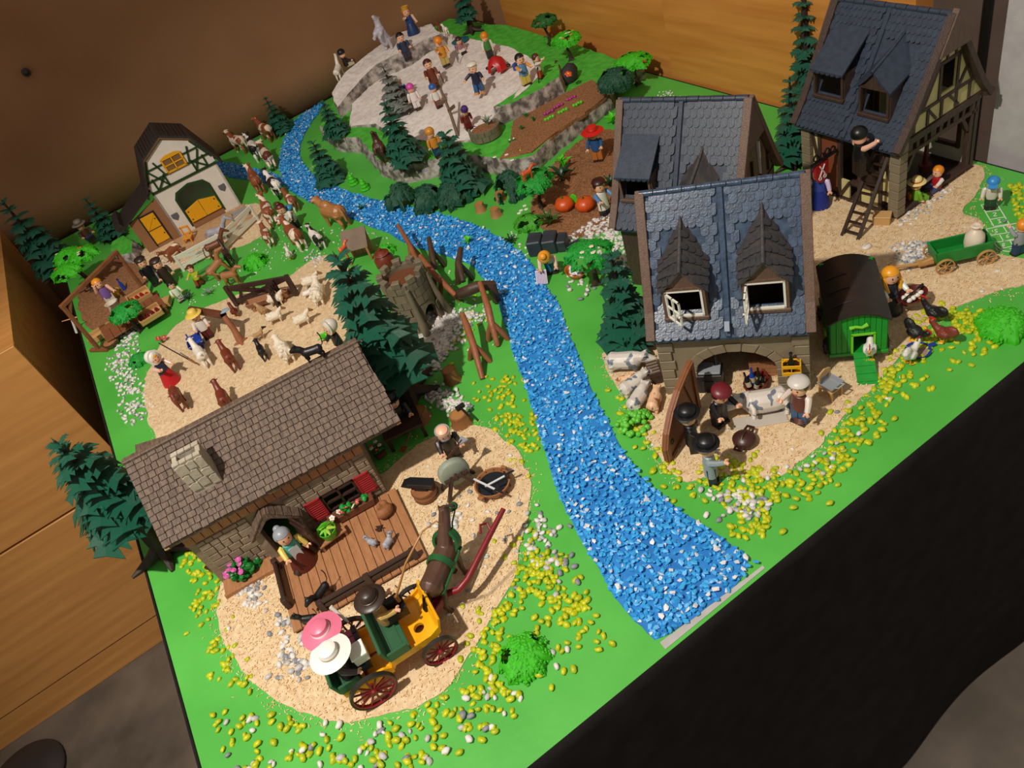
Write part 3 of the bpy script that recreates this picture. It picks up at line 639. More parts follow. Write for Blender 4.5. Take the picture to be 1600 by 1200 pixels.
# ------------------------------------------------------------------ toy figures
SKIN = '#e9b391'
def rotx(v, piv, a):
    c, s = math.cos(a), math.sin(a); y, z = v[1] - piv[1], v[2] - piv[2]; return (v[0], piv[1] + y * c - z * s, piv[2] + y * s + z * c)
def fig(label, head, face, shirt, legs, hair=None, hstyle='short', hat=None, arms=((8, 6), (8, 6)), skirt=None, sit=False, bend=0, s=1.0, z=0.0, coat=None, shoes=None, apron=None, beard=None, sleeves=None, skin=SKIN, cat='figure', group=None, name='toy_figure', scarf=None, lean=0, stride=0, pos=None):
    """moulded toy person; head = pixel of the middle of the head, face = pixel or degrees looked at"""
    zs = z + (0.0 if not sit else -0.021 * s); hz = zs + 0.061 * s
    p = Vector(pos) if pos else G(*head, hz)
    if bend and not pos: hz = z + (0.028 + 0.033 * math.cos(R(bend))) * s; p = G(*head, hz)
    a = R(face) if isinstance(face, (int, float)) else (lambda v: math.atan2(v.y, v.x))(G(*face, hz) - G(*head, hz))
    if bend and not pos: p -= Vector((math.cos(a), math.sin(a), 0)) * 0.033 * s * math.sin(R(bend))
    p.z = zs if not sit else z - 0.0205 * s
    t = thing(name, label, cat, p, a - math.pi / 2, group, s)
    if lean: t.rotation_euler[0] = R(lean)
    mats = [pl(skin), pl(shirt), pl(legs), pl(shoes or '#2b211c'), pl('#1a1412'), pl(sleeves or shirt), pl(apron or shirt), pl('#8c3b30')]
    b = MB(); hip = (0, 0, 0.027)
    for sx in (-1, 1):
        k0 = len(b.v)
        b.box((sx * .0052, 0, .0165), (.0092, .0098, .025), 2, top=1.06); b.box((sx * .0052, .0014, .0028), (.0095, .0132, .0056), 3, top=.92)
        if sit: b.v[k0:] = [rotx(v, hip, R(86)) for v in b.v[k0:]]
        elif stride: b.v[k0:] = [rotx(v, hip, R(stride * sx)) for v in b.v[k0:]]
    k0 = len(b.v)
    lo = .0245 if not coat else .0145
    b.lathe([(.0118 if coat else .0108, lo), (.0112, .029), (.0104, .036), (.0098, .043), (.0086, .0475), (.0045, .0498)], 14, 1, sx=1.0, sy=.72)
    if apron: b.box((0, .0078, .0335), (.0125, .0012, .019), 6, rx=R(6))
    if scarf: b.lathe([(.0075, .0468), (.0088, .0482), (.0075, .0502)], 12, 1)
    for sx, (fw, out) in ((-1, arms[0]), (1, arms[1])):
        k1 = len(b.v); sh = (sx * .0104, 0, .0452)
        b.tube([(sx * .0098, 0, .0466), (sx * .0124, 0, .0452), (sx * .0132, .0004, .038), (sx * .0136, .0016, .0295)], [.0034, .0042, .0037, .0032], 8, 5)
        b.tube([(sx * .0136, .0016, .0300), (sx * .0137, .002, .0272)], [.0026, .0024], 8, 0)
        b.tube([(sx * .0137 - .0022, .0052, .0250), (sx * .0137 - .0028, .0032, .0262), (sx * .0137, .0018, .0268), (sx * .0137 + .0028, .0032, .0262), (sx * .0137 + .0022, .0052, .0250)], [.0011, .0015, .0018, .0015, .0011], 6, 0, 1.5)
        vv = []
        for v in b.v[k1:]:
            v = rotx(v, sh, R(fw)); o_ = R(out) * sx; x, q = v[0] - sh[0], v[2] - sh[2]; vv.append((sh[0] + x * math.cos(o_) - q * math.sin(o_), v[1], sh[2] + x * math.sin(o_) + q * math.cos(o_)))
        b.v[k1:] = vv
    b.lathe([(0, .0492), (.0048, .0492), (.0052, .0515), (.0084, .0528), (.0094, .0565), (.0094, .0640), (.0080, .0685), (.0042, .0708), (0, .0712)], 16, 0)
    for sx in (-1, 1): b.ell((sx * .0037, .0088, .0612), (.0011, .0008, .0014), 4, 6, 4)
    b.tube([(-.0034, .0087, .0566), (-.0016, .0094, .0555), (.0016, .0094, .0555), (.0034, .0087, .0566)], .0005, 4, 7)
    body_k = len(b.v)
    if bend: b.v[k0:] = [rotx(v, hip, R(-bend)) for v in b.v[k0:]]
    b.build('body', mats, t, smooth=38)
    def extra(nm, bb, ms):
        if bend: bb.v = [rotx(v, hip, R(-bend)) for v in bb.v]
        return bb.build(nm, ms, t, smooth=True)
    if hair:
        h = MB(); c = Vector((0, -.0012, .0628))
        h.ell(c, (.0112, .0112, .0106), 0, 16, 10)
        for i, v in enumerate(h.v):
            x, y, q = v
            if y > .001 and q < .0655: h.v[i] = (x * .86, min(y, .0035), q)
        if hstyle == 'bun': h.ell((0, -.0115, .0665), .0052, 0, 10, 6)
        if hstyle == 'top': h.ell((0, -.001, .0742), (.006, .006, .004), 0, 10, 6)
        if hstyle in ('long', 'braid'): h.tube([(0, -.0085, .064), (0, -.0108, .054), (0, -.0105, .040)], [.0082, .0074, .0045 if hstyle == 'long' else .003], 9, 0, .5)
        if hstyle == 'braids':
            for sx in (-1, 1): h.tube([(sx * .0095, -.001, .060), (sx * .0108, .004, .052), (sx * .0085, .0085, .041)], [.0036, .0030, .0022], 7)
        if hstyle == 'ring':
            h.v = [(x, y, min(q, .0655)) for x, y, q in h.v]
        extra('hair', h, pl(hair))
    if beard:
        h = MB(); h.ell((0, .0052, .0548), (.0078, .0052, .0042), 0, 10, 6); extra('beard', h, pl(beard))
    if skirt:
        h = MB(); h.lathe([(0.0, .001), (.0178, .001), (.0172, .006), (.0140, .017), (.0108, .0275), (.0096, .0305), (0, .0305)], 18, 0, sx=1.0, sy=.92)
        h.build('skirt', pl(skirt) if isinstance(skirt, str) else skirt, t, smooth=True)
    if hat:
        kind, c1 = hat[0], hat[1]; c2 = hat[2] if len(hat) > 2 else c1; h = MB()
        if kind == 'brim': h.lathe([(0, .0665), (.0175, .0655), (.0182, .0664), (.0174, .0674), (.0106, .0682), (.0106, .0702), (.0100, .0705), (.0094, .0760), (.0060, .0785), (0, .079)], 22); h.m = [1 if 6 * 22 > i >= 4 * 22 else 0 for i in range(len(h.f))]
        elif kind == 'wide': h.lathe([(0, .0660), (.0150, .0650), (.0225, .0640), (.0230, .0650), (.0150, .0668), (.0112, .0678), (.0110, .0704), (.0108, .0706), (.0100, .0752), (.0062, .0772), (0, .0776)], 26); h.m = [1 if 7 * 26 > i >= 5 * 26 else 0 for i in range(len(h.f))]
        elif kind == 'bowler': h.lathe([(0, .066), (.0140, .0655), (.0158, .0680), (.0150, .0685), (.0108, .0682), (.0106, .0735), (.0082, .0765), (0, .0775)], 20)
        elif kind == 'beret': h.lathe([(0, .066), (.0100, .0655), (.0128, .0690), (.0110, .0725), (.0050, .0745), (0, .0748)], 18)
        elif kind == 'cap': h.ell((0, -.0005, .0655), (.0112, .0115, .0098), 0, 16, 8); h.v = [(x, y, max(q, .0648)) for x, y, q in h.v]; h.box((0, .0125, .0652), (.0150, .010, .0014), 0, rx=R(-10))
        elif kind == 'helmet': h.ell((0, -.0008, .0650), (.0116, .0122, .0108), 0, 16, 8); h.v = [(x, y, max(q, .0608)) for x, y, q in h.v]
        elif kind == 'bonnet': h.ell((0, -.0035, .0640), (.0128, .0120, .0125), 0, 16, 9); h.v = [(x, min(y, .0045) + (.003 if y > .004 else 0), q) for x, y, q in h.v]; h.lathe([(.0118, 0), (.0142, .003), (.0130, .0032)], 16, 0); 
        elif kind == 'crown': h.lathe([(.0095, .067), (.0105, .074), (.0088, .072)], 12)
        else: h.lathe([(.0105, .0655), (.0110, .0700), (.0085, .0760), (0, .0785)], 16)
        if kind == 'bonnet':
            n0 = len(h.v) - 48; h.v[n0:] = [rotx((x, y, q), (0, 0, 0), R(-82)) for x, y, q in h.v[n0:]]; h.v[n0:] = [(x, y + .0015, q + .0632) for x, y, q in h.v[n0:]]
        extra('hat', h, [pl(c1), pl(c2)])
    return t
# ------------------------------------------------------------------ animals: one continuous moulded body each
def remesh(b, vox, key, eyes=None, er=0.001, smooth=2):
    me = b.mesh(key, [], fix=True); o = put('tmp', me)
    r = o.modifiers.new('r', 'REMESH'); r.mode = 'VOXEL'; r.voxel_size = vox; r.use_smooth_shade = True
    s = o.modifiers.new('s', 'SMOOTH'); s.iterations = smooth; s.factor = 0.5
    dg = bpy.context.evaluated_depsgraph_get(); dg.update()
    out = bpy.data.meshes.new_from_object(o.evaluated_get(dg)); out.name = key
    bpy.data.objects.remove(o); bpy.data.meshes.remove(me)
    bm = bmesh.new(); bm.from_mesh(out)
    if eyes:
        for (x, y, z) in eyes:
            for sx in (-1, 1):
                g = bmesh.ops.create_icosphere(bm, subdivisions=1, radius=er, matrix=Matrix.Translation((sx * x, y, z)))
                for f in {f for v in g['verts'] for f in v.link_faces}: f.material_index = 1
    for f in bm.faces: f.smooth = True
    bm.to_mesh(out); bm.free(); return out
def cut(o, b):
    """cut a real opening into a part"""
    c = b.build('tmp', [], o.parent); m = o.modifiers.new('b', 'BOOLEAN'); m.operation = 'DIFFERENCE'; m.object = c; m.solver = 'EXACT'
    bpy.context.view_layer.update(); dg = bpy.context.evaluated_depsgraph_get(); me = bpy.data.meshes.new_from_object(o.evaluated_get(dg)); o.modifiers.clear(); o.data = me; bpy.data.objects.remove(c); return o
AN = {}
def quad(key, L, bz, br, leg, nk, hd, muz, tail=None, ears=None, horns=None, mane=None, lr=.12, wool=0.0, graze=False, rear=False, belly=1.0, extra=None, foot=None):
    """proportions in metres: L body length, bz spine height, br body radius, nk neck end, hd head radius, muz muzzle point"""
    b = MB(); h = L / 2; zc = bz - br
    b.tube([(0, -h, zc + br * .15), (0, -h * .82, zc + br * .10), (0, -h * .35, zc - br * .05 * belly), (0, h * .25, zc - br * .05), (0, h * .75, zc + br * .02), (0, h, zc + br * .15)], [br * .55, br * .95, br * .98 * belly, br * 1.0, br * .97, br * .55], 12)
    lg = zc - br * .1
    for sx in (-1, 1):
        x = sx * br * .56; l = leg * lr
        b.tube([(x, h * .68, lg), (x, h * .72, lg * .62), (x, h * .66, lg * .42), (x, h * .68, lg * .12), (x, h * .72, 0.0005)], [br * .42, l * 1.25, l, l * .78, foot or l * 1.0], 8)
        b.tube([(x, -h * .72, lg * 1.05), (x, -h * .60, lg * .70), (x, -h * .86, lg * .38), (x, -h * .80, lg * .12), (x, -h * .76, 0.0005)], [br * .58, l * 1.5, l * 1.0, l * .8, foot or l * 1.0], 8)
    n0 = Vector((0, h * .72, zc + br * .35)); n1 = Vector(nk); m = Vector(muz)
    b.tube([n0, n0.lerp(n1, .5) + Vector((0, -.001, .001)), n1], [br * .72, lerp(br * .6, hd, .6), hd * .95], 10)
    b.ell(n1, (hd * .92, hd * 1.05, hd), 0, 10, 7); b.tube([n1, n1.lerp(m, .5), m], [hd * .88, hd * .74, hd * .56], 9); b.ell(m, (hd * .58, hd * .5, hd * .52), 0, 8, 6)
    for sx in (-1, 1):
        if ears: e = Vector(ears); b.tube([n1 + Vector((sx * hd * .5, -hd * .3, hd * .5)), n1 + Vector((sx * e.x, e.y, e.z))], [hd * .34, hd * .16], 6)
        if horns: e = Vector(horns); b.tube([n1 + Vector((sx * hd * .35, -hd * .2, hd * .7)), n1 + Vector((sx * e.x * .9, e.y * .4, e.z * .55)), n1 + Vector((sx * e.x, e.y, e.z))], [hd * .24, hd * .2, hd * .1], 6)
    if tail: b.tube([(0, -h * .95, zc + br * .45)] + [tuple(q) for q in tail], [lr * leg * .75] + [lr * leg * .62] * (len(tail) - 1) + [lr * leg * .7], 6)
    if mane: b.tube([n0 + Vector((0, -.002, br * .5)), n0.lerp(n1, .5) + Vector((0, -hd * .7, hd * .6)), n1 + Vector((0, -hd * .5, hd * .95))], [hd * .28, hd * .34, hd * .28], 7, 0)
    if extra: extra(b)
    if wool:
        rnd = random.Random(5)
        for _ in range(90):
            y = rnd.uniform(-h, h * .95); a = rnd.uniform(0, 6.28); b.ell((math.cos(a) * br * .80, y, zc + math.sin(a) * br * .80), br * rnd.uniform(.24, .30), 0, 6, 5)
    if rear: b.v = [rotx(v, (0, -h * .75, lg * .9), R(62)) if v[2] > lg * .55 or v[1] > 0 else v for v in b.v]
    d = (m - n1).normalized(); e = n1 + d * hd * .35
    me = remesh(b, max(.0009, br * .075), key, None if rear else [(hd * .74, e.y, e.z + hd * .45)], hd * .17)
    AN[key] = (me, (h + m.y) if True else L, -h, m.y, bz); return me
quad('cow', .058, .046, .0120, .034, (0, .042, .052), .0062, (0, .0545, .0475), [(0, -.0315, .036), (0, -.0325, .018)], (.0105, -.001, .002), (.0075, .002, .0095), lr=.095, belly=1.05)
quad('calf', .040, .036, .0092, .027, (0, .0295, .0395), .0048, (0, .038, .036), [(0, -.022, .026), (0, -.0225, .016)], (.0085, -.001, .002), lr=.095)
quad('horse', .066, .060, .0135, .045, (0, .050, .083), .0068, (0, .066, .070), [(0, -.038, .052), (0, -.044, .030), (0, -.043, .016)], (.0035, -.001, .0105), mane=True, lr=.075, foot=.0045)
quad('goat', .036, .037, .0085, .028, (0, .0265, .0440), .0044, (0, .0355, .0405), [(0, -.0215, .036)], (.0080, -.001, .001), (.0035, -.007, .0085), lr=.085)
quad('kid', .025, .026, .0062, .019, (0, .0185, .0295), .0036, (0, .0255, .0270), [(0, -.0155, .0255)], (.0062, -.001, .001), lr=.09)
quad('sheep', .036, .035, .0112, .021, (0, .0255, .0375), .0050, (0, .0350, .0330), [(0, -.0215, .024)], (.0088, -.001, -.0005), lr=.10, wool=.4)
quad('lamb', .022, .022, .0068, .014, (0, .0165, .0240), .0036, (0, .0225, .0212), [(0, -.0145, .016)], (.0062, -.001, -.0003), lr=.11, wool=.4)
quad('pig', .056, .038, .0160, .016, (0, .036, .0270), .0098, (0, .053, .0205), [(0, -.0305, .028), (.002, -.0330, .0305), (0, -.0335, .027)], (.0085, .006, .0095), lr=.24)
quad('piglet', .027, .020, .0078, .009, (0, .0180, .0150), .0052, (0, .0265, .0115), [(0, -.0150, .015), (.001, -.016, .0165)], (.0046, .003, .0050), lr=.24)
quad('dog', .038, .038, .0078, .030, (0, .0270, .0450), .0050, (0, .0370, .0425), [(0, -.0270, .036), (0, -.0330, .044)], (.0055, -.002, .0020), lr=.085)
quad('cat', .024, .0185, .0052, .014, (0, .0165, .0215), .0044, (0, .0215, .0200), [(0, -.0150, .018), (0, -.0170, .026), (0, -.0160, .034)], (.0030, -.0005, .0062), lr=.11)
quad('bear', .046, .040, .0140, .024, (0, .032, .0420), .0080, (0, .0450, .0390), None, (.0060, -.001, .0078), lr=.20, rear=True)
quad('rabbit', .016, .0135, .0052, .008, (0, .0105, .0150), .0036, (0, .0142, .0138), [(0, -.0098, .008)], (.0020, -.006, .0080), lr=.2)
quad('bull', .062, .050, .0155, .033, (0, .044, .0530), .0078, (0, .0580, .0465), [(0, -.034, .036), (0, -.0345, .016)], (.0115, -.001, .001), (.0105, .003, .0075), lr=.11, extra=lambda b: b.ell((0, .016, .046), (.011, .014, .009), 0))
def hen_mesh():
    b = MB(); b.ell((0, 0, .0125), (.0058, .0085, .0062), 0, 12, 8); b.tube([(0, .005, .0145), (0, .0095, .0195), (0, .0112, .0235)], [.0042, .0032, .0030], 8); b.ell((0, .0115, .0240), .0032, 0, 8, 6)
    b.tube([(0, -.006, .0145), (0, -.0115, .0195), (0, -.0125, .0225)], [.0040, .0034, .0014], 8, 0, 1.8)
    for s in (-1, 1): b.ell((s * .0052, -.001, .0128), (.0016, .0062, .0042), 0, 8, 6)
    me = remesh(b, .0008, 'hen', [(.0026, .0128, .0247)], .0006)
    return me
HENM = hen_mesh()
b = MB()
for s in (-1, 1):
    b.tube([(s * .0024, 0, .008), (s * .0026, .0006, .0012)], [.0011, .0008], 5)
    for a in (-.6, 0, .6): b.tube([(s * .0026, .0006, .0010), (s * .0026 + math.sin(a) * .0045, .0006 + math.cos(a) * .0045, .0008)], [.0009, .0006], 4)
b.tube([(0, .0140, .0240), (0, .0172, .0232)], [.0012, .0003], 5)
HENF = b.mesh('feet_and_beak', [pl('#f0a81a')])
b = MB()
for k in range(4): b.ell((0, .0088 + k * .0018, .0274 - abs(k - 1.5) * .0005), (.0006, .0013, .0019), 0, 6, 4)
b.ell((0, .0142, .0212), (.0010, .0010, .0022), 0, 6, 4); HENC = b.mesh('comb', [pl('#c02a1c')])
def hen(label, px, face, col, pose=0, s=1.0):
    p = G(*px, .012 * s); p.z = .0010; t = thing('hen', label, 'hen', p, heading(px, face) - math.pi / 2, 'hens by the coop', s)
    me = HENM.copy(); me.materials.append(mat('hen_' + col, col, .45, col, 60, bump=.4, bscale=400)); me.materials.append(pl('#120d0b'))
    put('body', me, t, (0, 0, 0), (R(-pose), 0, 0)); put('legs', HENF, t); put('comb', HENC, t, (0, 0, 0), (R(-pose), 0, 0)); return t
def coat(key, c1, c2=None, sc=26, ramp=(.46, .50), rough=.42): return mat('coat_' + key, c1, rough, c2, sc, 1, 0.08, None, ramp=ramp, rnd=4.0) if c2 else mat('coat_' + key, c1, rough, bump=.15, scale=250)
CT = {'brownwhite': coat('brownwhite', '#8a4a2c', '#e6d2bd', 40, (.53, .56)), 'blackwhite': coat('blackwhite', '#191616', '#e8e2da', 40, (.50, .53)), 'tan': coat('tan', '#a87243'), 'brown': coat('brown', '#6e3a22'), 'darkbrown': coat('darkbrown', '#3c261c'), 'redbrown': coat('redbrown', '#74321f'), 'grey': coat('grey', '#8f8f97', '#a9a9b0', 40, (.3, .7)), 'white': coat('white', '#e4ddd2'), 'cream': coat('cream', '#dccdb4'), 'black': coat('black', '#141213'), 'lambtan': coat('lambtan', '#a9855c'), 'piggrey': coat('piggrey', '#6d7682', '#cfc7bd', 75, (.39, .41)), 'piggreysm': coat('piggreysm', '#6d7682', '#cfc7bd', 105, (.40, .42)), 'pigpink': coat('pigpink', '#9a5f3c', '#e2b68f', 90, (.42, .46)), 'foxdog': coat('foxdog', '#9d6a41'), 'bear': coat('bear', '#4a2c20'), 'fox': coat('fox', '#c2552b'), 'yak': coat('yak', '#b7b4be'), 'dkcow': coat('dkcow', '#5f331f', '#e6d2bd', 30)}
LEN = {}
def facecoat(key, c1, c2, y):
    m = mat(key, c1, .6, bump=.3, scale=220); nt = m.node_tree; N, L = nt.nodes, nt.links; tc = N.new('ShaderNodeTexCoord'); sp = N.new('ShaderNodeSeparateXYZ'); gt = N.new('ShaderNodeMath'); gt.operation = 'GREATER_THAN'; gt.inputs[1].default_value = y; mx = N.new('ShaderNodeMix'); mx.data_type = 'RGBA'
    L.new(tc.outputs['Object'], sp.inputs[0]); L.new(sp.outputs['Y'], gt.inputs[0]); L.new(gt.outputs[0], mx.inputs['Factor']); mx.inputs[6].default_value = lin(c1); mx.inputs[7].default_value = lin(c2); L.new(mx.outputs[2], N['Principled BSDF'].inputs['Base Color']); return m
CT['sheep'] = facecoat('coat_sheep', '#e2d6c0', '#8a5a3a', .027); CT['blackface'] = facecoat('coat_blackface', '#a9855c', '#1c1512', .0155); CT['horsebrown'] = coat('horsebrown', '#54392b')
def animal(kind, label, tail, head, ctk, z=0.0, cat=None, group=None, s=None, roll=0.0, name=None, zf=.62, smin=.75, smax=1.08, pitch=0.0, lift=0.0):
    me0, _, y0, y1, bz = AN[kind]; key = (kind, ctk)
    if key not in LEN:
        me = me0.copy(); me.name = kind; me.materials.clear(); me.materials.append(CT[ctk]); me.materials.append(pl('#0d0a09')); LEN[key] = me
    zh = z + lift + bz * zf; A, B = G(*tail, zh), G(*head, zh); d = B - A; L = y1 - y0
    if s is None: s = max(smin, min(smax, d.length / L))
    a = math.atan2(d.y, d.x); c = (A + B) / 2; off = (y0 + y1) / 2 * s
    p = Vector((c.x - math.cos(a) * off, c.y - math.sin(a) * off, z + lift))
    o = put(name or kind, LEN[key], None, p, (pitch, 0, a - math.pi / 2), s); o.rotation_mode = 'XYZ'
    if roll: o.rotation_euler = Euler((0, roll, a - math.pi / 2))
    return tag(o, label, cat or kind, group)

# ------------------------------------------------------------------ small shared shapes
def wheel(parent, loc, r, w, rim, spokes, n=10, tire=None, axis='x', rz=0.0, name='wheel'):
    """spoked cart wheel: rim (with tyre), hub and spokes"""
    e = bpy.data.objects.new(name, None); COL.objects.link(e); e.parent = parent; e.location = loc; e.rotation_euler = (0, 0, rz); e.empty_display_size = .005
    b = MB(); b.lathe([(r * .86, -w / 2), (r * .97, -w / 2), (r * .97, w / 2), (r * .86, w / 2)], 28, close=True); T = Matrix.Rotation(R(90), 4, 'Y'); b.v = [tuple(T @ Vector(v)) for v in b.v]
    m = MB()
    if tire: m.lathe([(r * .95, -w * .62), (r, -w * .62), (r, w * .62), (r * .95, w * .62)], 28, close=True); m.v = [tuple(T @ Vector(v)) for v in m.v]; m.build('tyre', tire, e, smooth=True)
    b.build('rim', rim, e, smooth=True)
    h = MB(); h.lathe([(0, -w), (r * .14, -w), (r * .17, 0), (r * .14, w), (0, w * 1.3)], 12); h.v = [tuple(T @ Vector(v)) for v in h.v]; h.build('hub', spokes, e, smooth=True)
    for k in range(n):
        a = 2 * math.pi * k / n; q = MB(); q.tube([(0, math.cos(a) * r * .12, math.sin(a) * r * .12), (0, math.cos(a) * r * .88, math.sin(a) * r * .88)], [r * .055, r * .045], 6); q.build('spoke', spokes, e)
    return e
def planks(parent, name, x0, x1, y0, y1, z0, z1, n, M, gap=.0008, along='y', bevel=.0003):
    for k in range(n):
        if along == 'y': a, c = lerp(x0, x1, k / n), lerp(x0, x1, (k + 1) / n); MB().box(((a + c) / 2, (y0 + y1) / 2, (z0 + z1) / 2), (c - a - gap, y1 - y0, z1 - z0)).build(name, M, parent, bevel=bevel)
        else: a, c = lerp(y0, y1, k / n), lerp(y0, y1, (k + 1) / n); MB().box(((x0 + x1) / 2, (a + c) / 2, (z0 + z1) / 2), (x1 - x0, c - a - gap, z1 - z0)).build(name, M, parent, bevel=bevel)
# ------------------------------------------------------------------ tudor houses
M_stone = mat('moulded_stone', '#7c705a', 0.55, '#857962', 40, 4, 0.25, 160)
M_slate = mat('slate_blue_tile', '#29384c', 0.30, '#3d5068', 110, 3, 0.12, 420, rnd=5.0)
M_slated = mat('slate_dark_tile', '#28313f', 0.45, '#303b4b', 120, 4, 0.12, 420, rnd=5.0)
M_dormer = mat('slate_worn_tile', '#2f3136', 0.5, '#4a433f', 45, 4, 0.4, 300)
M_timber = mat('dark_brown_timber', '#3a2a23', 0.5, '#48362c', 60, 4, 0.4, 160, (6, 6, 1))
M_beam = mat('brown_barge_board', '#5a4438', 0.5, '#67503f', 60, 4, 0.35, 160, (6, 6, 1))
M_plast = mat('cream_yellow_plaster', '#c6b97c', 0.7, '#d1c58c', 40, 3, 0.2)
M_white = mat('white_window_plastic', '#dfdccf', 0.4)
M_dark = mat('dark_door_fittings', '#1b1310', 0.8)  # near-black colour of the barn's hinges, door frame and door split
M_glass = mat('clear_pane', '#e8ecec', 0.05); M_glass.node_tree.nodes['Principled BSDF'].inputs['Transmission Weight'].default_value = 1.0; M_glass.node_tree.nodes['Principled BSDF'].inputs['IOR'].default_value = 1.1
def tile_mesh(w, l, th, M):
    b = MB(); pts = [(-w / 2, l), (w / 2, l)] + [(w / 2 * math.cos(a), w * .42 - w * .42 * math.sin(a)) for a in [math.pi * k / 6 for k in range(7)]]
    b.prism(pts, 0, th); b.v = [(x, y, z + th * 1.0 * (1 - y / l)) for x, y, z in b.v]; return b.mesh('tile', [M])
class Slope:
    """front roof face: kinked profile from eave to ridge in house space"""
    def __init__(s, pts): s.p = [Vector((0, y, z)) for y, z in pts]; s.L = [(s.p[i + 1] - s.p[i]).length for i in range(len(s.p) - 1)]; s.T = sum(s.L)
    def at(s, d):
        for i, l in enumerate(s.L):
            if d <= l or i == len(s.L) - 1:
                t = s.p[i].lerp(s.p[i + 1], d / l); v = (s.p[i + 1] - s.p[i]).normalized(); return t, math.atan2(v.z, v.y)
            d -= l
    def yz(s, z):
        for i in range(len(s.L)):
            a, c = s.p[i], s.p[i + 1]
            if a.z <= z <= c.z: return lerp(a.y, c.y, (z - a.z) / (c.z - a.z))
        return s.p[-1].y
def dormer(root, sl, x, w, zs, zt, zp, zb, kind, M_roof, M_wall, seed, window=None):
    """gabled or shed dormer: cheeks, front frame, roof"""
    yf = sl.yz(zs) - .002; d = thing('x', None, None); d.name = 'dormer'; d.parent = root; d.location = (x, yf, 0)
    for k in ('label', 'category'):
        if k in d: del d[k]
    hw = w / 2; fr = .0035
    for s in (-1, 1):
        yb = sl.yz(zt) - yf
        MB().prism([(0, zs), (0, zt), (yb + .004, zt), (.006, zs + .001)], s * hw - .0012, s * hw + .0012, 'x').build('cheek', M_wall, d)
        MB().box((s * (hw - fr / 2), -.001, (zs + zt) / 2), (fr, .004, zt - zs)).build('jamb', M_wall, d)
    MB().box((0, -.002, zs + .001), (w + .003, .007, .005)).build('sill', M_wall, d, bevel=.0006)
    MB().box((0, -.001, zt - .001), (w + .001, .005, .0035)).build('lintel', M_wall, d)
    yb = sl.yz((zs + zt) / 2) - yf
    if kind == 'gable':
        MB().prism([(-hw, zt), (hw, zt), (0, zp)], -.001, .002, 'y').build('gable', M_wall, d)
        yr = sl.yz(zb) - yf + .003; ye = sl.yz(zt + (zb - zp) * .5) - yf + .002; ov = .0045
        b = MB()
        for s in (-1, 1):
            n = 5; V = []
            for i in range(n + 1):
                t = i / n; cur = .0022 * math.sin(math.pi * t); xx = s * lerp(0, hw + ov, t); zf = lerp(zp + .002, zt - .0045, t) - cur; zbk = lerp(zb, zt + (zb - zp) * .35, t) - cur * .5
                V += [(xx, -.006, zf), (xx, lerp(yr, ye, t), zbk), (xx, -.006, zf + .0032), (xx, lerp(yr, ye, t), zbk + .0032)]
            F = []
            for i in range(n):
                a = i * 4; c = a + 4; F += [(a, a + 1, c + 1, c), (a + 2, c + 2, c + 3, a + 3), (a, c, c + 2, a + 2), (a + 1, a + 3, c + 3, c + 1)]
            F += [(0, 2, 3, 1), (n * 4, n * 4 + 1, n * 4 + 3, n * 4 + 2)]
            q = MB(); q.add(V, F); q.build('dormer_roof', M_roof, d, smooth=30)
            rows, cols = 4, 4; tw = ((hw + ov) / rows) * 1.25
            if kind == 'gable' and window:
                tm = tile_mesh(.0085, tw * 1.15, .0012, M_roof)
                slope = Vector((s * (hw + ov), 0, zt - .0045 - zp - .002)).normalized(); back = Vector((0, yr + .006, zb - zp - .002)).normalized(); nrm = slope.cross(back) * (1 if s < 0 else -1)
                nrm = -nrm if nrm.z < 0 else nrm
                for i in range(rows):
                    for j in range(cols):
                        t = (i + 1) / rows; o_ = Vector((s * lerp(0, hw + ov, t), -.0045, lerp(zp + .002, zt - .0045, t) + .0034)); ll = lerp(yr, ye, t) + .004
                        u = (j + .5 * (i % 2) + .3) / (cols + .3); y_ = o_.y + ll * u; pz = o_.z + (lerp(zb, zt + (zb - zp) * .35, t) - lerp(zp, zt - .004, t)) * u
                        Mx = Matrix((back if s > 0 else -back, -slope, nrm)).transposed(); put('roof_tile', tm, d, (o_.x, y_, pz - .0006 - .0018 * math.sin(math.pi * t)), Mx.to_euler())
        MB().tube([(0, -.0075, zp + .004), (0, yr * .5, lerp(zp, zb, .5) + .0035), (0, yr, zb + .003)], [.0026, .0024, .0018], 8).build('ridge_cap', M_roof, d, smooth=True)
    else:
        yr = sl.yz(zb) - yf; b = MB(); b.add([(-hw - .003, -.007, zt - .002), (hw + .003, -.007, zt - .002), (hw + .003, yr, zb), (-hw - .003, yr, zb), (-hw - .003, -.007, zt + .001), (hw + .003, -.007, zt + .001), (hw + .003, yr, zb + .003), (-hw - .003, yr, zb + .003)], [(3, 2, 1, 0), (4, 5, 6, 7), (0, 1, 5, 4), (1, 2, 6, 5), (2, 3, 7, 6), (3, 0, 4, 7)])
        b.build('dormer_roof', M_roof, d)
        for k in range(6): MB().lathe([(0, 0), (.0042, 0), (.0042, .0018), (0, .0018)], 10).build('scallop', M_roof, d, loc=(lerp(-hw, hw, (k + .5) / 6), -.0066, zt - .0016))
    if window:
        f = MB(); a, c = zs + .0035, zt - .0025; g = hw - fr
        f.box((-g + .0013, -.0025, (a + c) / 2), (.0026, .003, c - a)).box((g - .0013, -.0025, (a + c) / 2), (.0026, .003, c - a)).box((0, -.0025, a + .0013), (2 * g, .003, .0026)).box((0, -.0025, c - .001), (2 * g, .003, .002))
        f.build('window_frame', M_white, d)
        hx = -g + .001; ww = g * 1.25; ang = R(window); hh = c - a - .003; cs = bpy.data.objects.new('casement', None); COL.objects.link(cs); cs.parent = d; cs.location = (hx, -.004, a + .0015); cs.rotation_euler = (0, 0, -ang)
        q = MB()
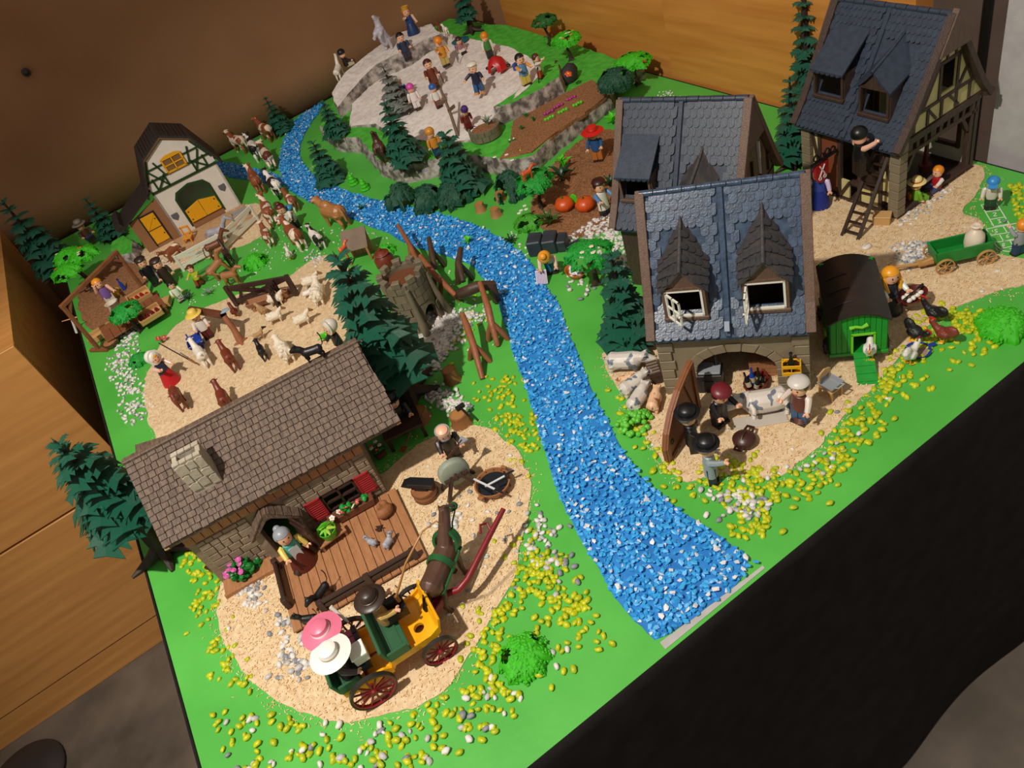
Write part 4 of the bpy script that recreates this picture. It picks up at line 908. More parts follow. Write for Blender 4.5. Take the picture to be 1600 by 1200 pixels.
        for (x0, x1) in ((0, .0022), (ww - .0022, ww), (ww / 2 - .0009, ww / 2 + .0009)): q.box(((x0 + x1) / 2, 0, hh / 2), (x1 - x0, .0022, hh))
        for (z0, z1) in ((0, .0022), (hh - .0022, hh), (hh / 2 - .0009, hh / 2 + .0009)): q.box((ww / 2, 0, (z0 + z1) / 2), (ww, .0022, z1 - z0))
        q.build('casement_frame', M_white, cs)
        MB().ell((ww - .001, -.002, hh * .42), .0014, 0, 8, 6).build('knob', M_white, cs, smooth=True)
    return d
def roof(root, W_, D_, ze, zr, M_tile, tiles=True, rows=15, cols=18, skip=(), barge=M_beam, split=True, zk=.028, holes=()):
    hw = W_ / 2; ye = -D_ / 2 - .012; sl = Slope([(ye, ze - .006), (ye + .022, ze + zk - .006), (0, zr)])
    for s, nm in ((1, 'front_slope'), (-1, 'rear_slope')):
        b = MB(); V = []
        for p in sl.p:
            for dx in (-1, 1): V.append((dx * (hw - .002), p.y * s, p.z - .003))
            for dx in (-1, 1): V.append((dx * (hw - .002), p.y * s, p.z))
        F = []
        for i in range(len(sl.p) - 1):
            a = i * 4; c = a + 4; F += [(a, a + 1, c + 1, c), (a + 2, c + 2, c + 3, a + 3), (a, c, c + 2, a + 2), (a + 1, a + 3, c + 3, c + 1)]
        F += [(0, 2, 3, 1), (8, 9, 11, 10)]; b.add(V, F); so = b.build(nm, M_tile, root)
        if s > 0:
            for x0, x1, z0, z1 in holes: yc = sl.yz((z0 + z1) / 2); cut(so, MB().box(((x0 + x1) / 2, yc, (z0 + z1) / 2), (x1 - x0, .06, z1 - z0)))
    if tiles:
        tw = (W_ - .012) / cols; tl = sl.T / rows; tm = tile_mesh(tw * .97, tl * 1.28, .0016, M_tile); halves = cols // 2; stuff = MB()
        for r in range(rows):
            p, ang = sl.at(r * tl - .001 + .0005)
            for c in range(cols):
                x = -hw + .006 + tw * (c + .5) + (tw * .5 if r % 2 else 0)
                if x > hw - .005: continue
                if split and abs(x) < tw * .62: continue
                if any(x0 < x < x1 and z0 < p.z < z1 for x0, x1, z0, z1 in skip): continue
                if tiles == 'joined':
                    T = Matrix.Translation((x, p.y, p.z + .0003)) @ Matrix.Rotation(ang, 4, 'X')
                    stuff.T = T; stuff.add([v.co for v in tm.vertices], [tuple(q.vertices) for q in tm.polygons]); stuff.T = Matrix()
                else: put('roof_tile', tm, root, (x, p.y, p.z + .0003), (ang, 0, 0))
        if tiles == 'joined': stuff.build('roof_tiles', M_tile, root)['kind'] = 'stuff'
    if split:
        for i in range(len(sl.p) - 1): MB().bar(sl.p[i] + Vector((0, 0, .0015)), sl.p[i + 1] + Vector((0, 0, .0015)), .007, .005, 0).build('centre_batten', M_tile, root, bevel=.0008)
    n = 11
    for k in range(n): MB().tube([(lerp(-hw, hw, k / n) + .0003, 0, zr + .0005), (lerp(-hw, hw, (k + .96) / n), 0, zr + .0005)], .0042 if k % 2 else .0045, 10).build('ridge_cap', M_tile, root, smooth=True)
    for s in (-1, 1):
        for f in (-1, 1):
            for i in range(len(sl.p) - 1):
                a, c = sl.p[i], sl.p[i + 1]; q = MB()
                q.bar((s * hw, -f * a.y, a.z + .001), (s * hw, -f * c.y, c.z + .0015), .0115, .009)
                q.build('barge_board', barge, root, bevel=.0006)
    return sl
def gable_shape(D_, zt, zr, y0=0): return [(-D_ / 2, zt), (D_ / 2, zt), (0, zr - .006)]

def frame_root(label, px0, px1, W_, D_, base=None, rz=None, name='tudor_house'):
    if base is None:
        A, B = G(*px0), G(*px1); rz = math.atan2(B.y - A.y, B.x - A.x); m = (A + B) / 2
    else: m = Vector(base)
    yv = Vector((-math.sin(rz), math.cos(rz), 0)); c = m + yv * D_ / 2 if base is None else m
    t = thing(name, label, 'toy house', (c.x, c.y, 0), rz); return t
# --- house with the arched stone gateway
HW, HD = .187, .166
hA = frame_root('tudor house with weathered blue scalloped roof and arched stone gateway', (1041, 615), (1269, 608), HW, HD)
zeA, zrA = .112, .259
hw, hd = HW / 2 - .004, HD / 2
ax0, ax1, axs, axt = -.046, .052, .040, .072
pts = [(-hw, 0), (ax0, 0), (ax0, axs)] + [(lerp(ax0, ax1, .5) - math.cos(a) * (ax1 - ax0) / 2, axs + math.sin(a) * (axt - axs)) for a in [math.pi * k / 14 for k in range(1, 14)]] + [(ax1, axs), (ax1, 0), (hw, 0), (hw, zeA), (-hw, zeA)]
MB().prism(pts, -hd, -hd + .006, 'y').build('front_wall', M_stone, hA)
for s in (-1, 1):
    MB().box((s * (hw - .003), 0, zeA / 2), (.006, HD - .002, zeA)).build('side_wall', M_stone, hA)
    MB().prism(gable_shape(HD - .004, zeA, zrA), s * (hw - .006), s * (hw - .002), 'x').build('gable_wall', M_timber, hA)
MB().box((0, hd - .003, zeA / 2), (HW - .01, .006, zeA)).build('rear_wall', M_timber, hA)
for s in (-1, 1):
    z = 0.0
    for k in range(7):
        h_ = .0156; w_ = .020 if k % 2 else .017; MB().box((s * (hw - w_ / 2 + .0015), -hd + .0005, z + h_ / 2), (w_, .0075, h_ - .0012)).build('quoin_stone', M_stone, hA, bevel=.0007); z += h_
cxm = (ax0 + ax1) / 2
for k in range(9):
    a0, a1 = math.pi * (k + .04) / 9, math.pi * (k + .96) / 9
    def ar(a, r1, r2): return (cxm - math.cos(a) * r1, axs + math.sin(a) * r2)
    ro = ((ax1 - ax0) / 2, axt - axs); MB().prism([ar(a0, ro[0] + .0005, ro[1] + .0005), ar(a1, ro[0] + .0005, ro[1] + .0005), ar(a1, ro[0] + .013, ro[1] + .014), ar(a0, ro[0] + .013, ro[1] + .014)], -hd - .0018, -hd + .001, 'y').build('arch_stone', M_stone, hA, bevel=.0005)
for k in range(3):
    for s, xx in ((-1, ax0 - .008), (1, ax1 + .008)): MB().box((xx, -hd - .0002, .007 + k * .0135), (.0155, .0045, .0122)).build('jamb_stone', M_stone, hA, bevel=.0006)
slA = roof(hA, HW, HD, zeA, zrA, M_slate, True, 16, 18, skip=[(-.074, -.020, .127, .212), (.019, .073, .127, .214)], holes=[(-.068, -.026, .133, .172), (.025, .067, .135, .174)])
dormer(hA, slA, -.047, .051, .129, .175, .198, .232, 'gable', M_dormer, M_beam, 1, window=48)
dormer(hA, slA, .046, .051, .131, .177, .200, .236, 'gable', M_dormer, M_beam, 2, window=92)
q = MB()
q.box((0, 0, 0), (.006, .002, .012)); q.build('clip', pl('#8b98a8'), hA, loc=(0, -hd - .012, zeA + .012), rot=(R(-38), 0, 0))

# --- house behind it
hB = frame_root('tudor house with dark slate roof and one shed dormer behind the arched house', None, None, HW, HD, (.948, .462, 0), R(-64.5))
zeB, zrB = .120, .268
for s in (-1, 1):
    MB().box((s * (hw - .003), 0, zeB / 2), (.006, HD - .002, zeB)).build('side_wall', M_timber, hB)
    MB().prism(gable_shape(HD - .004, zeB, zrB), s * (hw - .006), s * (hw - .002), 'x').build('gable_wall', mat('old_oak_boards', '#4c3e28', .7, '#6b5a3c', 40, 4, .5, 120, (4, 8, 1)), hB)
    MB().prism([(-.03, zrB - .062), (.03, zrB - .062), (0, zrB + .002)], s * (hw + .001), s * (hw + .009), 'x').build('gable_hood', M_beam, hB)
    for k in range(5): MB().box((s * (hw), lerp(-.06, .06, k / 4), zeB + .02), (.004, .004, .07 - abs(k - 2) * .022)).build('gable_beam', M_timber, hB)
MB().box((hw, .028, .165), (.0035, .0025, .05)).build('window_bar', M_white, hB)
MB().box((0, -hd + .003, zeB / 2), (HW - .01, .006, zeB)).build('front_wall', M_timber, hB); MB().box((0, hd - .003, zeB / 2), (HW - .01, .006, zeB)).build('rear_wall', M_timber, hB)
MB().box((-hw - .001, -.03, .052), (.004, .045, .09)).build('side_door', pl('#3e8a2c'), hB); MB().box((-hw - .002, -.01, .06), (.005, .006, .12)).build('door_post', M_timber, hB); MB().box((-hw - .002, -.056, .06), (.005, .006, .12)).build('door_post', M_timber, hB)
slB = roof(hB, HW, HD, zeB, zrB, M_slated, True, 15, 18, skip=[(-.085, -.028, .150, .214), (.01, .07, .135, .19)], holes=[(-.077, -.035, .154, .186), (.018, .054, .142, .166)])
dormer(hB, slB, -.056, .050, .150, .190, .19, .230, 'shed', M_slated, M_beam, 1)
dormer(hB, slB, .036, .044, .138, .170, .186, .214, 'gable', M_dormer, M_beam, 2)

# --- open tudor house by the right edge
hC = frame_root('open tudor house with dark blue roof, yellow half-timbered gable and stone corner pillars', (1253, 290), (1405, 345), HW, .168)
zeC, zrC = .123, .270; hdC = .084
MB().box((0, 0, .0015), (HW - .004, .168, .003)).build('floor_slab', M_timber, hC)
for s in (-1, 1):
    z = .003
    for k in range(8):
        h_ = .0148; MB().box((s * (hw - .0075), -hdC + .0075, z + h_ / 2), (.017, .017, h_ - .001)).build('pillar_stone', M_stone, hC, bevel=.0006); z += h_
    for yy in (hdC - .004, hdC - .014): MB().box((s * (hw - .004), yy, zeC / 2), (.008, .007, zeC)).build('corner_post', M_timber, hC, bevel=.0005)
    if s > 0:
        MB().box((hw - .004, 0, .0045), (.009, .16, .009)).build('sill_beam', M_timber, hC); MB().box((hw - .004, 0, zeC - .004), (.009, .17, .010)).build('top_beam', M_timber, hC); MB().box((hw - .004, 0, zeC - .024), (.008, .16, .006)).build('rail_beam', M_timber, hC)
        for k in range(9): MB().box((hw - .004, lerp(-.062, .066, k / 8), zeC - .0145), (.006, .006 if k % 3 else .011, .014)).build('baluster', M_timber, hC)
        MB().bar((hw - .004, .065, .072), (hw - .004, .050, .096), .006, .006, 0, (1, 0, 0)).build('brace', M_timber, hC); MB().bar((hw - .004, -.066, .072), (hw - .004, -.052, .096), .006, .006, 0, (1, 0, 0)).build('brace', M_timber, hC)
MB().box((-hw + .002, 0, zeC / 2), (.004, .16, zeC)).build('left_wall', M_timber, hC)
bk = MB(); bk.box((0, hdC - .003, .018), (.155, .004, .033)).box((-.052, hdC - .003, .078), (.05, .004, .09)).box((.073, hdC - .003, .078), (.012, .004, .09)).box((0, hdC - .003, .117), (.155, .004, .012)); bk.build('rear_wall', mat('pale_green_plaster', '#b8baa0', .7, '#c4c5ad', 40), hC)
for (x, z0, z1) in ((.066, .03, .115), (-.027, .03, .115)): MB().box((x, hdC - .005, (z0 + z1) / 2), (.006, .006, z1 - z0)).build('window_post', M_timber, hC)
MB().box((.02, hdC - .005, .034), (.09, .006, .006)).build('window_sill', M_timber, hC); MB().box((.02, hdC - .005, .004), (.12, .006, .006)).build('wall_plate', M_timber, hC)
# gable with timbers
gz0, gz1 = zeC + .002, zrC - .006
def gy(z): return (zrC - z) / (zrC - zeC) * .088
oy0, oy1, oz0, oz1 = -.004, .026, .160, .205
gp = [(-gy(gz0), gz0), (gy(gz0), gz0), (gy(oz0), oz0), (oy1, oz0), (oy0, oz0), (oy0, oz1), (oy1, oz1), (oy1, oz0), (gy(oz0), oz0), (0, gz1)]
xg = hw - .006
MB().prism([(-gy(gz0), gz0), (gy(gz0), gz0), (gy(oz0), oz0), (-gy(oz0), oz0)], xg, xg + .003, 'x').build('plaster_panel', M_plast, hC)
MB().prism([(-gy(oz0), oz0), (oy0, oz0), (oy0, oz1), (-gy(oz1), oz1)], xg, xg + .003, 'x').build('plaster_panel', M_plast, hC)
MB().prism([(oy1, oz0), (gy(oz0), oz0), (gy(oz1), oz1), (oy1, oz1)], xg, xg + .003, 'x').build('plaster_panel', M_plast, hC)
MB().prism([(-gy(oz1), oz1), (gy(oz1), oz1), (gy(gz1), gz1), (-gy(gz1), gz1)], xg, xg + .003, 'x').build('plaster_panel', M_plast, hC)
def tb(a, c, w=.0048): MB().bar((xg + .003, a[0], a[1]), (xg + .003, c[0], c[1]), w, .004, 0, (1, 0, 0)).build('timber', M_timber, hC)
for zz in (.153, .206): tb((-gy(zz) * .97, zz), (gy(zz) * .97, zz))
tb((-gy(.226) * .9, .226), (gy(.226) * .9, .226), .004)
for y_ in (oy0 - .003, oy1 + .003): tb((y_, .153), (y_, .206))
for y_ in (-.056, -.028, .0, .03, .058): tb((y_, .126), (y_, .152))
for y_ in (-.018, .004, .022): tb((y_, .208), (y_ * .8, .228), .0035)
tb((-.03, .206), (-.05, .153)); tb((-.040, .155), (-.012, .204)); tb((.032, .155), (.052, .185)); tb((.036, .204), (.060, .158)); tb((-.01, .128), (-.03, .152), .0035); tb((.036, .128), (.014, .152), .0035)
MB().prism([(-.03, zrC - .045), (.03, zrC - .045), (0, zrC + .008)], hw + .003, hw + .012, 'x').build('gable_hood', M_beam, hC); MB().prism([(-.03, zrC - .045), (.03, zrC - .045), (0, zrC + .008)], -hw - .012, -hw - .003, 'x').build('gable_hood', M_beam, hC)
MB().box((hw + .001, hdC + .010, zeC - .002), (.013, .018, .006)).build('eave_bracket', M_timber, hC)
MB().prism(gable_shape(.164, zeC, zrC), -hw + .001, -hw + .004, 'x').build('left_gable', M_timber, hC)
slC = roof(hC, HW, .168, zeC, zrC, M_slated, 'joined', 18, 22, skip=[(-.078, -.018, .157, .228), (.006, .066, .148, .228)], barge=M_timber, holes=[(-.071, -.025, .162, .196), (.015, .057, .154, .190)])
dormer(hC, slC, -.048, .054, .158, .200, .20, .243, 'shed', M_slated, M_timber, 1)
dormer(hC, slC, .036, .050, .150, .194, .214, .247, 'gable', M_slated, M_timber, 2)
# open front: timber posts and the shop doors
for x in (-.058, -.020, .018, .056): MB().box((x, -hdC + .006, zeC / 2), (.006, .006, zeC - .004)).build('front_post', M_timber, hC)
MB().box((0, -hdC + .006, zeC - .012), (.15, .006, .008)).build('front_beam', M_timber, hC); MB().box((.04, -hdC + .006, .035), (.075, .005, .006)).build('front_rail', M_timber, hC)
for (x0, x1, z0, z1, M) in ((-.057, -.022, .008, .10, pl('#7d452c')), (-.072, -.060, .03, .10, M_plast), (-.018, -.002, .004, .034, M_plast), (.058, .072, .02, .10, M_plast), (.020, .054, .006, .032, M_plast)):
    MB().box(((x0 + x1) / 2, -hdC + .007, (z0 + z1) / 2), (x1 - x0, .003, z1 - z0)).build('infill_panel', M, hC)
for a, c in (((-.018, .006), (.000, .034)), ((.022, .10), (.054, .04)), ((.058, .10), (.072, .06)), ((-.072, .10), (-.06, .05))): MB().bar((a[0], -hdC + .005, a[1]), (c[0], -hdC + .005, c[1]), .0045, .005, 0, (0, 1, 0)).build('brace', M_timber, hC)
# ------------------------------------------------------------------ cottage with porch
M_shing = mat('brown_wood_shingle', '#54423a', .55, '#73604f', 70, 4, .55, 220, (5, 1, 1), rnd=6.0)
M_deck = mat('warm_brown_planks', '#9b6a45', .5, '#aa774f', 60, 4, .3, 160, (6, 1, 1))
M_cstone = mat('grey_cottage_stone', '#7a6a58', .6, '#95836e', 50, 4, .4, 160, rnd=4.0)
M_chim = mat('pale_chimney_stone', '#a69c89', .6, '#b5ac9a', 50, 4, .4, 160)
M_red = mat('red_shutter', '#9c1a1e', .75); M_dbrown = pl('#3a2620'); M_mbrown = pl('#6a3f28')
CO = Vector((.333, .425, 0)); CRZ = R(-7.5)
cot = thing('cottage', 'alpine cottage with brown shingle roof, stone chimney and wooden porch', 'toy house', CO, CRZ)
def cl(px, py, z):
    v = G(px, py, z) - CO; return Vector((v.x * math.cos(CRZ) + v.y * math.sin(CRZ), -v.x * math.sin(CRZ) + v.y * math.cos(CRZ), z))
def gw(v): v = Vector(v); return Vector((CO.x + v.x * math.cos(CRZ) - v.y * math.sin(CRZ), CO.y + v.x * math.sin(CRZ) + v.y * math.cos(CRZ), v.z))
XL, XR, RX0, RX1, DY = -.245, 0.0, -.262, .062, .175
ZE, ZR, YE, YR = .113, .188, -.012, .082
# walls
MB().box(((XL + XR) / 2, DY - .003, .055), (XR - XL, .006, .11)).build('rear_wall', M_deck, cot); MB().box((XL + .003, DY / 2, .055), (.006, DY - .012, .11)).build('left_wall', M_cstone, cot); MB().box((XR - .003, DY / 2, .055), (.006, DY - .012, .11)).build('right_wall', M_cstone, cot)
dx0, dx1, dh = -.162, -.122, .062
wl = MB(); wx0, wx1, wz0, wz1 = -.078, -.030, .022, .054
wl.box(((XL + dx0) / 2, .003, .045), (dx0 - XL, .006, .09)).box(((dx0 + dx1) / 2, .003, (dh + .09) / 2), (dx1 - dx0, .006, .09 - dh)).box(((dx1 + wx0) / 2, .003, .045), (wx0 - dx1, .006, .09)).box(((wx0 + wx1) / 2, .003, (.09 + wz1) / 2), (wx1 - wx0, .006, .09 - wz1)).box(((wx0 + wx1) / 2, .003, wz0 / 2), (wx1 - wx0, .006, wz0)).box(((wx1 + XR) / 2, .003, .045), (XR - wx1, .006, .09))
wl.build('front_wall', M_cstone, cot)
for k in range(20): a, c = lerp(XL, XR + .002, k / 20), lerp(XL, XR + .002, (k + 1) / 20); MB().box(((a + c) / 2, -.0005, .1005), (c - a - .0009, .007, .022)).build('wall_plank', M_deck, cot, bevel=.0004)
rk = random.Random(4)
def stonecourse(x0, x1, z0, z1, n, hh, y=-.0008, nm='wall_stone'):
    z = z0
    while z < z1 - .002:
        h_ = min(hh * rk.uniform(.75, 1.25), z1 - z); x = x0
        while x < x1 - .002:
            w_ = min(rk.uniform(.6, 1.5) * n, x1 - x); 
            if x1 - (x + w_) < .003: w_ = x1 - x
            MB().box((x + w_ / 2, y, z + h_ / 2), (w_ - .001, .003, h_ - .001)).build(nm, M_cstone, cot, bevel=.0006); x += w_
        z += h_
stonecourse(-.017, .0005, .008, .089, .016, .008); stonecourse(-.119, -.096, .008, .089, .016, .009); stonecourse(wx0 - .018, wx1 + .012, .056, .089, .018, .011); stonecourse(-.236, -.168, .004, .086, .017, .010); stonecourse(wx0 - .018, wx1 + .012, .008, .021, .015, .007)
# window, shutters
f = MB()
for x in (wx0 + .0015, (wx0 + wx1) / 2, wx1 - .0015): f.box((x, 0, (wz0 + wz1) / 2), (.003, .005, wz1 - wz0))
for z in (wz0 + .0015, (wz0 + wz1) / 2, wz1 - .0015): f.box(((wx0 + wx1) / 2, 0, z), (wx1 - wx0, .005, .003))
wf = f.build('window_frame', M_dbrown, cot)
for i in (0, 1):
    for j in (0, 1): MB().box((lerp(wx0, wx1, .25 + .5 * i), .002, lerp(wz0, wz1, .25 + .5 * j)), (.020, .0008, .012)).build('pane', M_glass, wf)
for s, xc in ((-1, wx0 - .0115), (1, wx1 + .0115)):
    sh = MB(); 
    for (x, w_) in ((xc - .0095, .003), (xc + .0095, .003)): sh.box((x, -.003, (wz0 + wz1) / 2 + .001), (w_, .003, .036))
    for z in (wz0 - .0155 + .0165, wz1 + .001): sh.box((xc, -.003, z), (.022, .003, .0035))
    sh.box((xc, -.0022, (wz0 + wz1) / 2 + .001), (.020, .001, .034)); so = sh.build('shutter', M_red, cot)
    for k in range(8): MB().box((xc, -.003, lerp(wz0 + .004, wz1 - .002, k / 7)), (.017, .0016, .0030), rx=R(-28)).build('slat', M_red, so)
# door surround with small shingled gable and open plank door
dc = (dx0 + dx1) / 2
for s in (-1, 1): MB().box((dc + s * .0245, -.006, .031), (.011, .016, .062)).build('door_pier', M_cstone, cot, bevel=.0008)
hood = MB(); hood.prism([(dc - .036, .056), (dc - .030, .056), (dc, .081), (dc + .030, .056), (dc + .036, .056), (dc + .002, .0895), (dc - .002, .0895)], -.018, .001, 'y'); hood.build('door_hood', M_shing, cot)
for s in (-1, 1):
    for k in range(4):
        t = (k + .5) / 4; MB().box((dc + s * lerp(.004, .034, t), -.0085, lerp(.0895, .0585, t)), (.0098, .021, .0022), ry=s * R(44)).build('hood_shingle', M_shing, cot, bevel=.0004)
dr = bpy.data.objects.new('door', None); COL.objects.link(dr); dr.parent = cot; dr.location = (dx1 - .001, -.014, .009); dr.rotation_euler = (0, 0, R(-62)); dr.empty_display_size = .005
for k in range(4): MB().box((.005 + k * .0098, 0, .028), (.0092, .0026, .056)).build('door_plank', M_dbrown, dr, bevel=.0003)
for z in (.012, .044): MB().box((.0195, -.002, z), (.038, .0016, .004)).build('door_batten', M_dbrown, dr)
# gables and roof
for x in (XL + .003, XR - .003): MB().prism([(0, .108), (DY, .108), (YR, ZR - .004)], x - .002, x + .002, 'x').build('gable_wall', M_deck, cot)
for s in (1, -1):
    ya = YE if s > 0 else 2 * YR - YE; b = MB(); b.add([(RX0, ya, ZE - .004), (RX1, ya, ZE - .004), (RX1, YR, ZR - .004), (RX0, YR, ZR - .004), (RX0, ya, ZE), (RX1, ya, ZE), (RX1, YR, ZR), (RX0, YR, ZR)], [(3, 2, 1, 0), (4, 5, 6, 7), (0, 1, 5, 4), (1, 2, 6, 5), (2, 3, 7, 6), (3, 0, 4, 7)])
    b.build('front_roof' if s > 0 else 'rear_roof', M_shing, cot)
rng = random.Random(9); ang = math.atan2(ZR - ZE, YR - YE); SLn = math.hypot(ZR - ZE, YR - YE); rows = 14; tl = SLn / rows; shm = []
for w_ in (.0078, .0092, .0104, .0116):
    b = MB(); b.box((0, tl * .68, .0010), (w_ - .0006, tl * 1.36, .0020)); b.v = [(x, y, z + .0021 * (1 - y / (tl * 1.36))) for x, y, z in b.v]; shm.append((w_, b.mesh('shingle', [M_shing], bevel=.0003)))
rest = MB(); cnt = 0; chp = cl(322, 752, .162)
for r in range(rows):
    x = RX0
    while x < RX1 - .003:
        w_, me = rng.choice(shm)
        if x + w_ > RX1 + .002: w_, me = shm[0]
        d_ = r * tl + rng.uniform(-.0008, .0008); p = (x + w_ / 2, YE + d_ * math.cos(ang), ZE + d_ * math.sin(ang))
        if cnt < 300: put('shingle', me, cot, p, (ang, 0, rng.uniform(-.02, .02))); cnt += 1
        else:
            rest.T = Matrix.Translation(p) @ Matrix.Rotation(ang, 4, 'X'); rest.add([v.co for v in me.vertices], [tuple(q.vertices) for q in me.polygons])
        x += w_
for r in range(rows):      # far side of the roof
    x = RX0
    while x < RX1 - .003:
        w_, me = rng.choice(shm); d_ = r * tl; rest.T = Matrix.Translation((x + w_ / 2, 2 * YR - YE - d_ * math.cos(ang), ZE + d_ * math.sin(ang))) @ Matrix.Rotation(math.pi, 4, 'Z') @ Matrix.Rotation(ang, 4, 'X'); rest.add([v.co for v in me.vertices], [tuple(q.vertices) for q in me.polygons]); x += w_
rest.T = Matrix(); rest.build('upper_shingles', M_shing, cot)['kind'] = 'stuff'
MB().bar((RX0 - .001, YR, ZR + .0015), (RX1 + .001, YR, ZR + .0015), .010, .006).build('ridge_board', M_shing, cot, bevel=.0012)
for x in (RX1 - .003, RX0 + .003):
    for s in (1, -1): MB().bar((x, YE if s > 0 else 2 * YR - YE, ZE - .004), (x, YR, ZR - .004), .006, .006).build('rafter', M_deck, cot)
MB().prism([(RX0, YR + .02), (RX0 + .045, YR + .02), (RX0 + .045, YR + .055), (RX0, YR + .07)], ZR - .038, ZR - .028, 'z').build('roof_lean', M_shing, cot)
# chimney
cz0, cz1 = .135, .192; cm = MB(); cw, cd_ = .036, .026; cc = (-.182, .030)
for (x, y, a, d_) in ((cc[0] - cw / 2 + .003, cc[1], .006, cd_), (cc[0] + cw / 2 - .003, cc[1], .006, cd_), (cc[0], cc[1] - cd_ / 2 + .003, cw - .012, .006), (cc[0], cc[1] + cd_ / 2 - .003, cw - .012, .006)): cm.box((x, y, (cz0 + cz1) / 2), (a, d_, cz1 - cz0))
ch = cm.build('chimney', M_chim, cot, bevel=.0004); MB().box((cc[0], cc[1], cz1 - .030), (cw - .012, cd_ - .012, .004)).build('flue', M_chim, ch)
for (x0, x1, z0, z1) in ((-.5, -.1, .70, .98), (-.1, .2, .76, .98), (.2, .5, .66, .98), (-.5, -.22, .44, .68), (-.22, .12, .48, .74), (.12, .5, .42, .64), (-.5, -.15, .2, .42), (-.15, .2, .22, .46), (.2, .5, .14, .40)):
    MB().prism([(cc[0] + x0 * cw + .0006, lerp(cz0, cz1, z0 + .015)), (cc[0] + x1 * cw - .0006, lerp(cz0, cz1, z0)), (cc[0] + x1 * cw - .0004, lerp(cz0, cz1, z1 - .02)), (cc[0] + (x0 + x1) / 2 * cw, lerp(cz0, cz1, z1 + .012)), (cc[0] + x0 * cw + .0006, lerp(cz0, cz1, z1 - .03))], cc[1] - cd_ / 2 - .0016, cc[1] - cd_ / 2 + .0005, 'y').build('chimney_stone', M_chim, ch, bevel=.0004)
for k in range(4):
    MB().box((cc[0] + (k - 1.5) * .009, cc[1] - cd_ / 2 + .003, cz1 + .001), (.0085, .007, .003)).build('cap_stone', M_chim, ch, bevel=.0004); MB().box((cc[0] + (k - 1.5) * .009, cc[1] + cd_ / 2 - .003, cz1 + .001), (.0085, .007, .003)).build('cap_stone', M_chim, ch, bevel=.0004)
# porch deck and rails
pd = (-.170, .012, -.140, -.006)
MB().box(((pd[0] + pd[1]) / 2, (pd[2] + pd[3]) / 2, .003), (pd[1] - pd[0] - .004, pd[3] - pd[2] - .004, .006)).build('deck_frame', M_mbrown, cot)
planks(cot, 'deck_plank', pd[0], pd[1], pd[2], pd[3], .0055, .0085, 15, M_deck, .0007)
MB().box((-.208, -.012, .003), (.072, .030, .006)).build('side_step', M_deck, cot, bevel=.0006); MB().box((-.208, -.027, .0035), (.072, .004, .008)).build('step_kerb', M_deck, cot)
def rail(a, c, posts, h=.019):
    for t in posts: p = Vector(a).lerp(Vector(c), t); MB().box((p.x, p.y, .0085 + h / 2), (.0075, .0075, h)).build('rail_post', M_dbrown, cot, bevel=.0008)
    for z in (.0165, .0245): MB().bar((a[0], a[1], z), (c[0], c[1], z), .0042, .0052).build('rail_bar', M_dbrown, cot, bevel=.0006)
rail((-.166, -.030, 0), (-.166, -.104, 0), (0.04, .96)); rail((-.130, -.134, 0), (.004, -.134, 0), (.03, .5, .97))
# flower box on the sill
fb = thing('flower_box', 'long brown window box with green leaves and white and red blossoms', 'flower box', gw((-.052, -.012, .0105)), CRZ)
MB().box((0, 0, .006), (.062, .013, .012), 0, top=1.08).build('trough', M_mbrown, fb, bevel=.0006)
MB().box((-.022, 0, -.0005), (.004, .010, .003)).box((.022, 0, -.0005), (.004, .010, .003)).build('feet', M_mbrown, fb)
rf = random.Random(2); gl = pl('#158a33')
for k in range(16): MB().ell((rf.uniform(-.028, .028), rf.uniform(-.006, .004), rf.uniform(.012, .017)), (.0045, .0035, .0022), 0, 7, 5, Euler((rf.uniform(-.6, .6), rf.uniform(-.6, .6), rf.uniform(0, 6))).to_matrix()).build('leaf', gl, fb)
for k, (x, c) in enumerate(((-.025, '#ece9e4'), (-.014, '#ece9e4'), (-.011, '#d8435e'), (-.003, '#d8435e'), (.006, '#ece9e4'), (.013, '#d8435e'))): put('flower', flower_mesh(c), fb, (x, -.004 - .004 * (k % 2 == 0), .0185), (R(40), 0, k), .0042)

# ------------------------------------------------------------------ white half-timbered barn
BO = Vector((.284, 1.58, 0)); BRZ = R(-2.5)
barn = thing('barn', 'white half-timbered barn with yellow doors, dark gambrel roof and brown lean-to', 'toy house', BO, BRZ)
M_bw = mat('barn_white_wall', '#cfc6bb', .55, '#d8d0c6', 30, 3, .1); M_bg = pl('#1f3a1c'); M_yel = pl('#d79a10'); M_roofd = mat('dark_gambrel_roof', '#241e1e', .5, '#2e2726', 60, 4, .4, 200, (1, 6, 1)); M_tanw = pl('#8b6142')
BWd, BDp = .164, .10
def outl(g=0): return [(-.0, .118), (BWd, .118), (BWd + .002, .140), (.136, .192), (.082, .222), (.028, .192), (-.002, .140)]
ds = [(.040, .018), (.122, .018), (.122, .082), (.112, .094), (.081, .101), (.050, .094), (.040, .082)]
MB().prism([(0, 0), (.040, 0), (.040, .082), (.050, .094), (.081, .101), (.112, .094), (.122, .082), (.122, 0), (BWd, 0), (BWd, .118), (0, .118)], 0, .005, 'y').build('front_wall', M_bw, barn)
MB().box((.081, .0025, .009), (.082, .005, .018)).build('threshold', M_tanw, barn)
MB().prism([(BWd, .118), (BWd, .140), (.136, .190), (.082, .218), (.028, .190), (0, .140), (0, .118)], 0, .005, 'y').build('gable_wall', M_bw, barn)
for x in (.0025, BWd - .0025): MB().box((x, BDp / 2, .062), (.005, BDp, .124)).build('side_wall', M_bw, barn)
MB().box((BWd / 2, BDp - .002, .06), (BWd, .004, .12)).build('rear_wall', M_bw, barn)
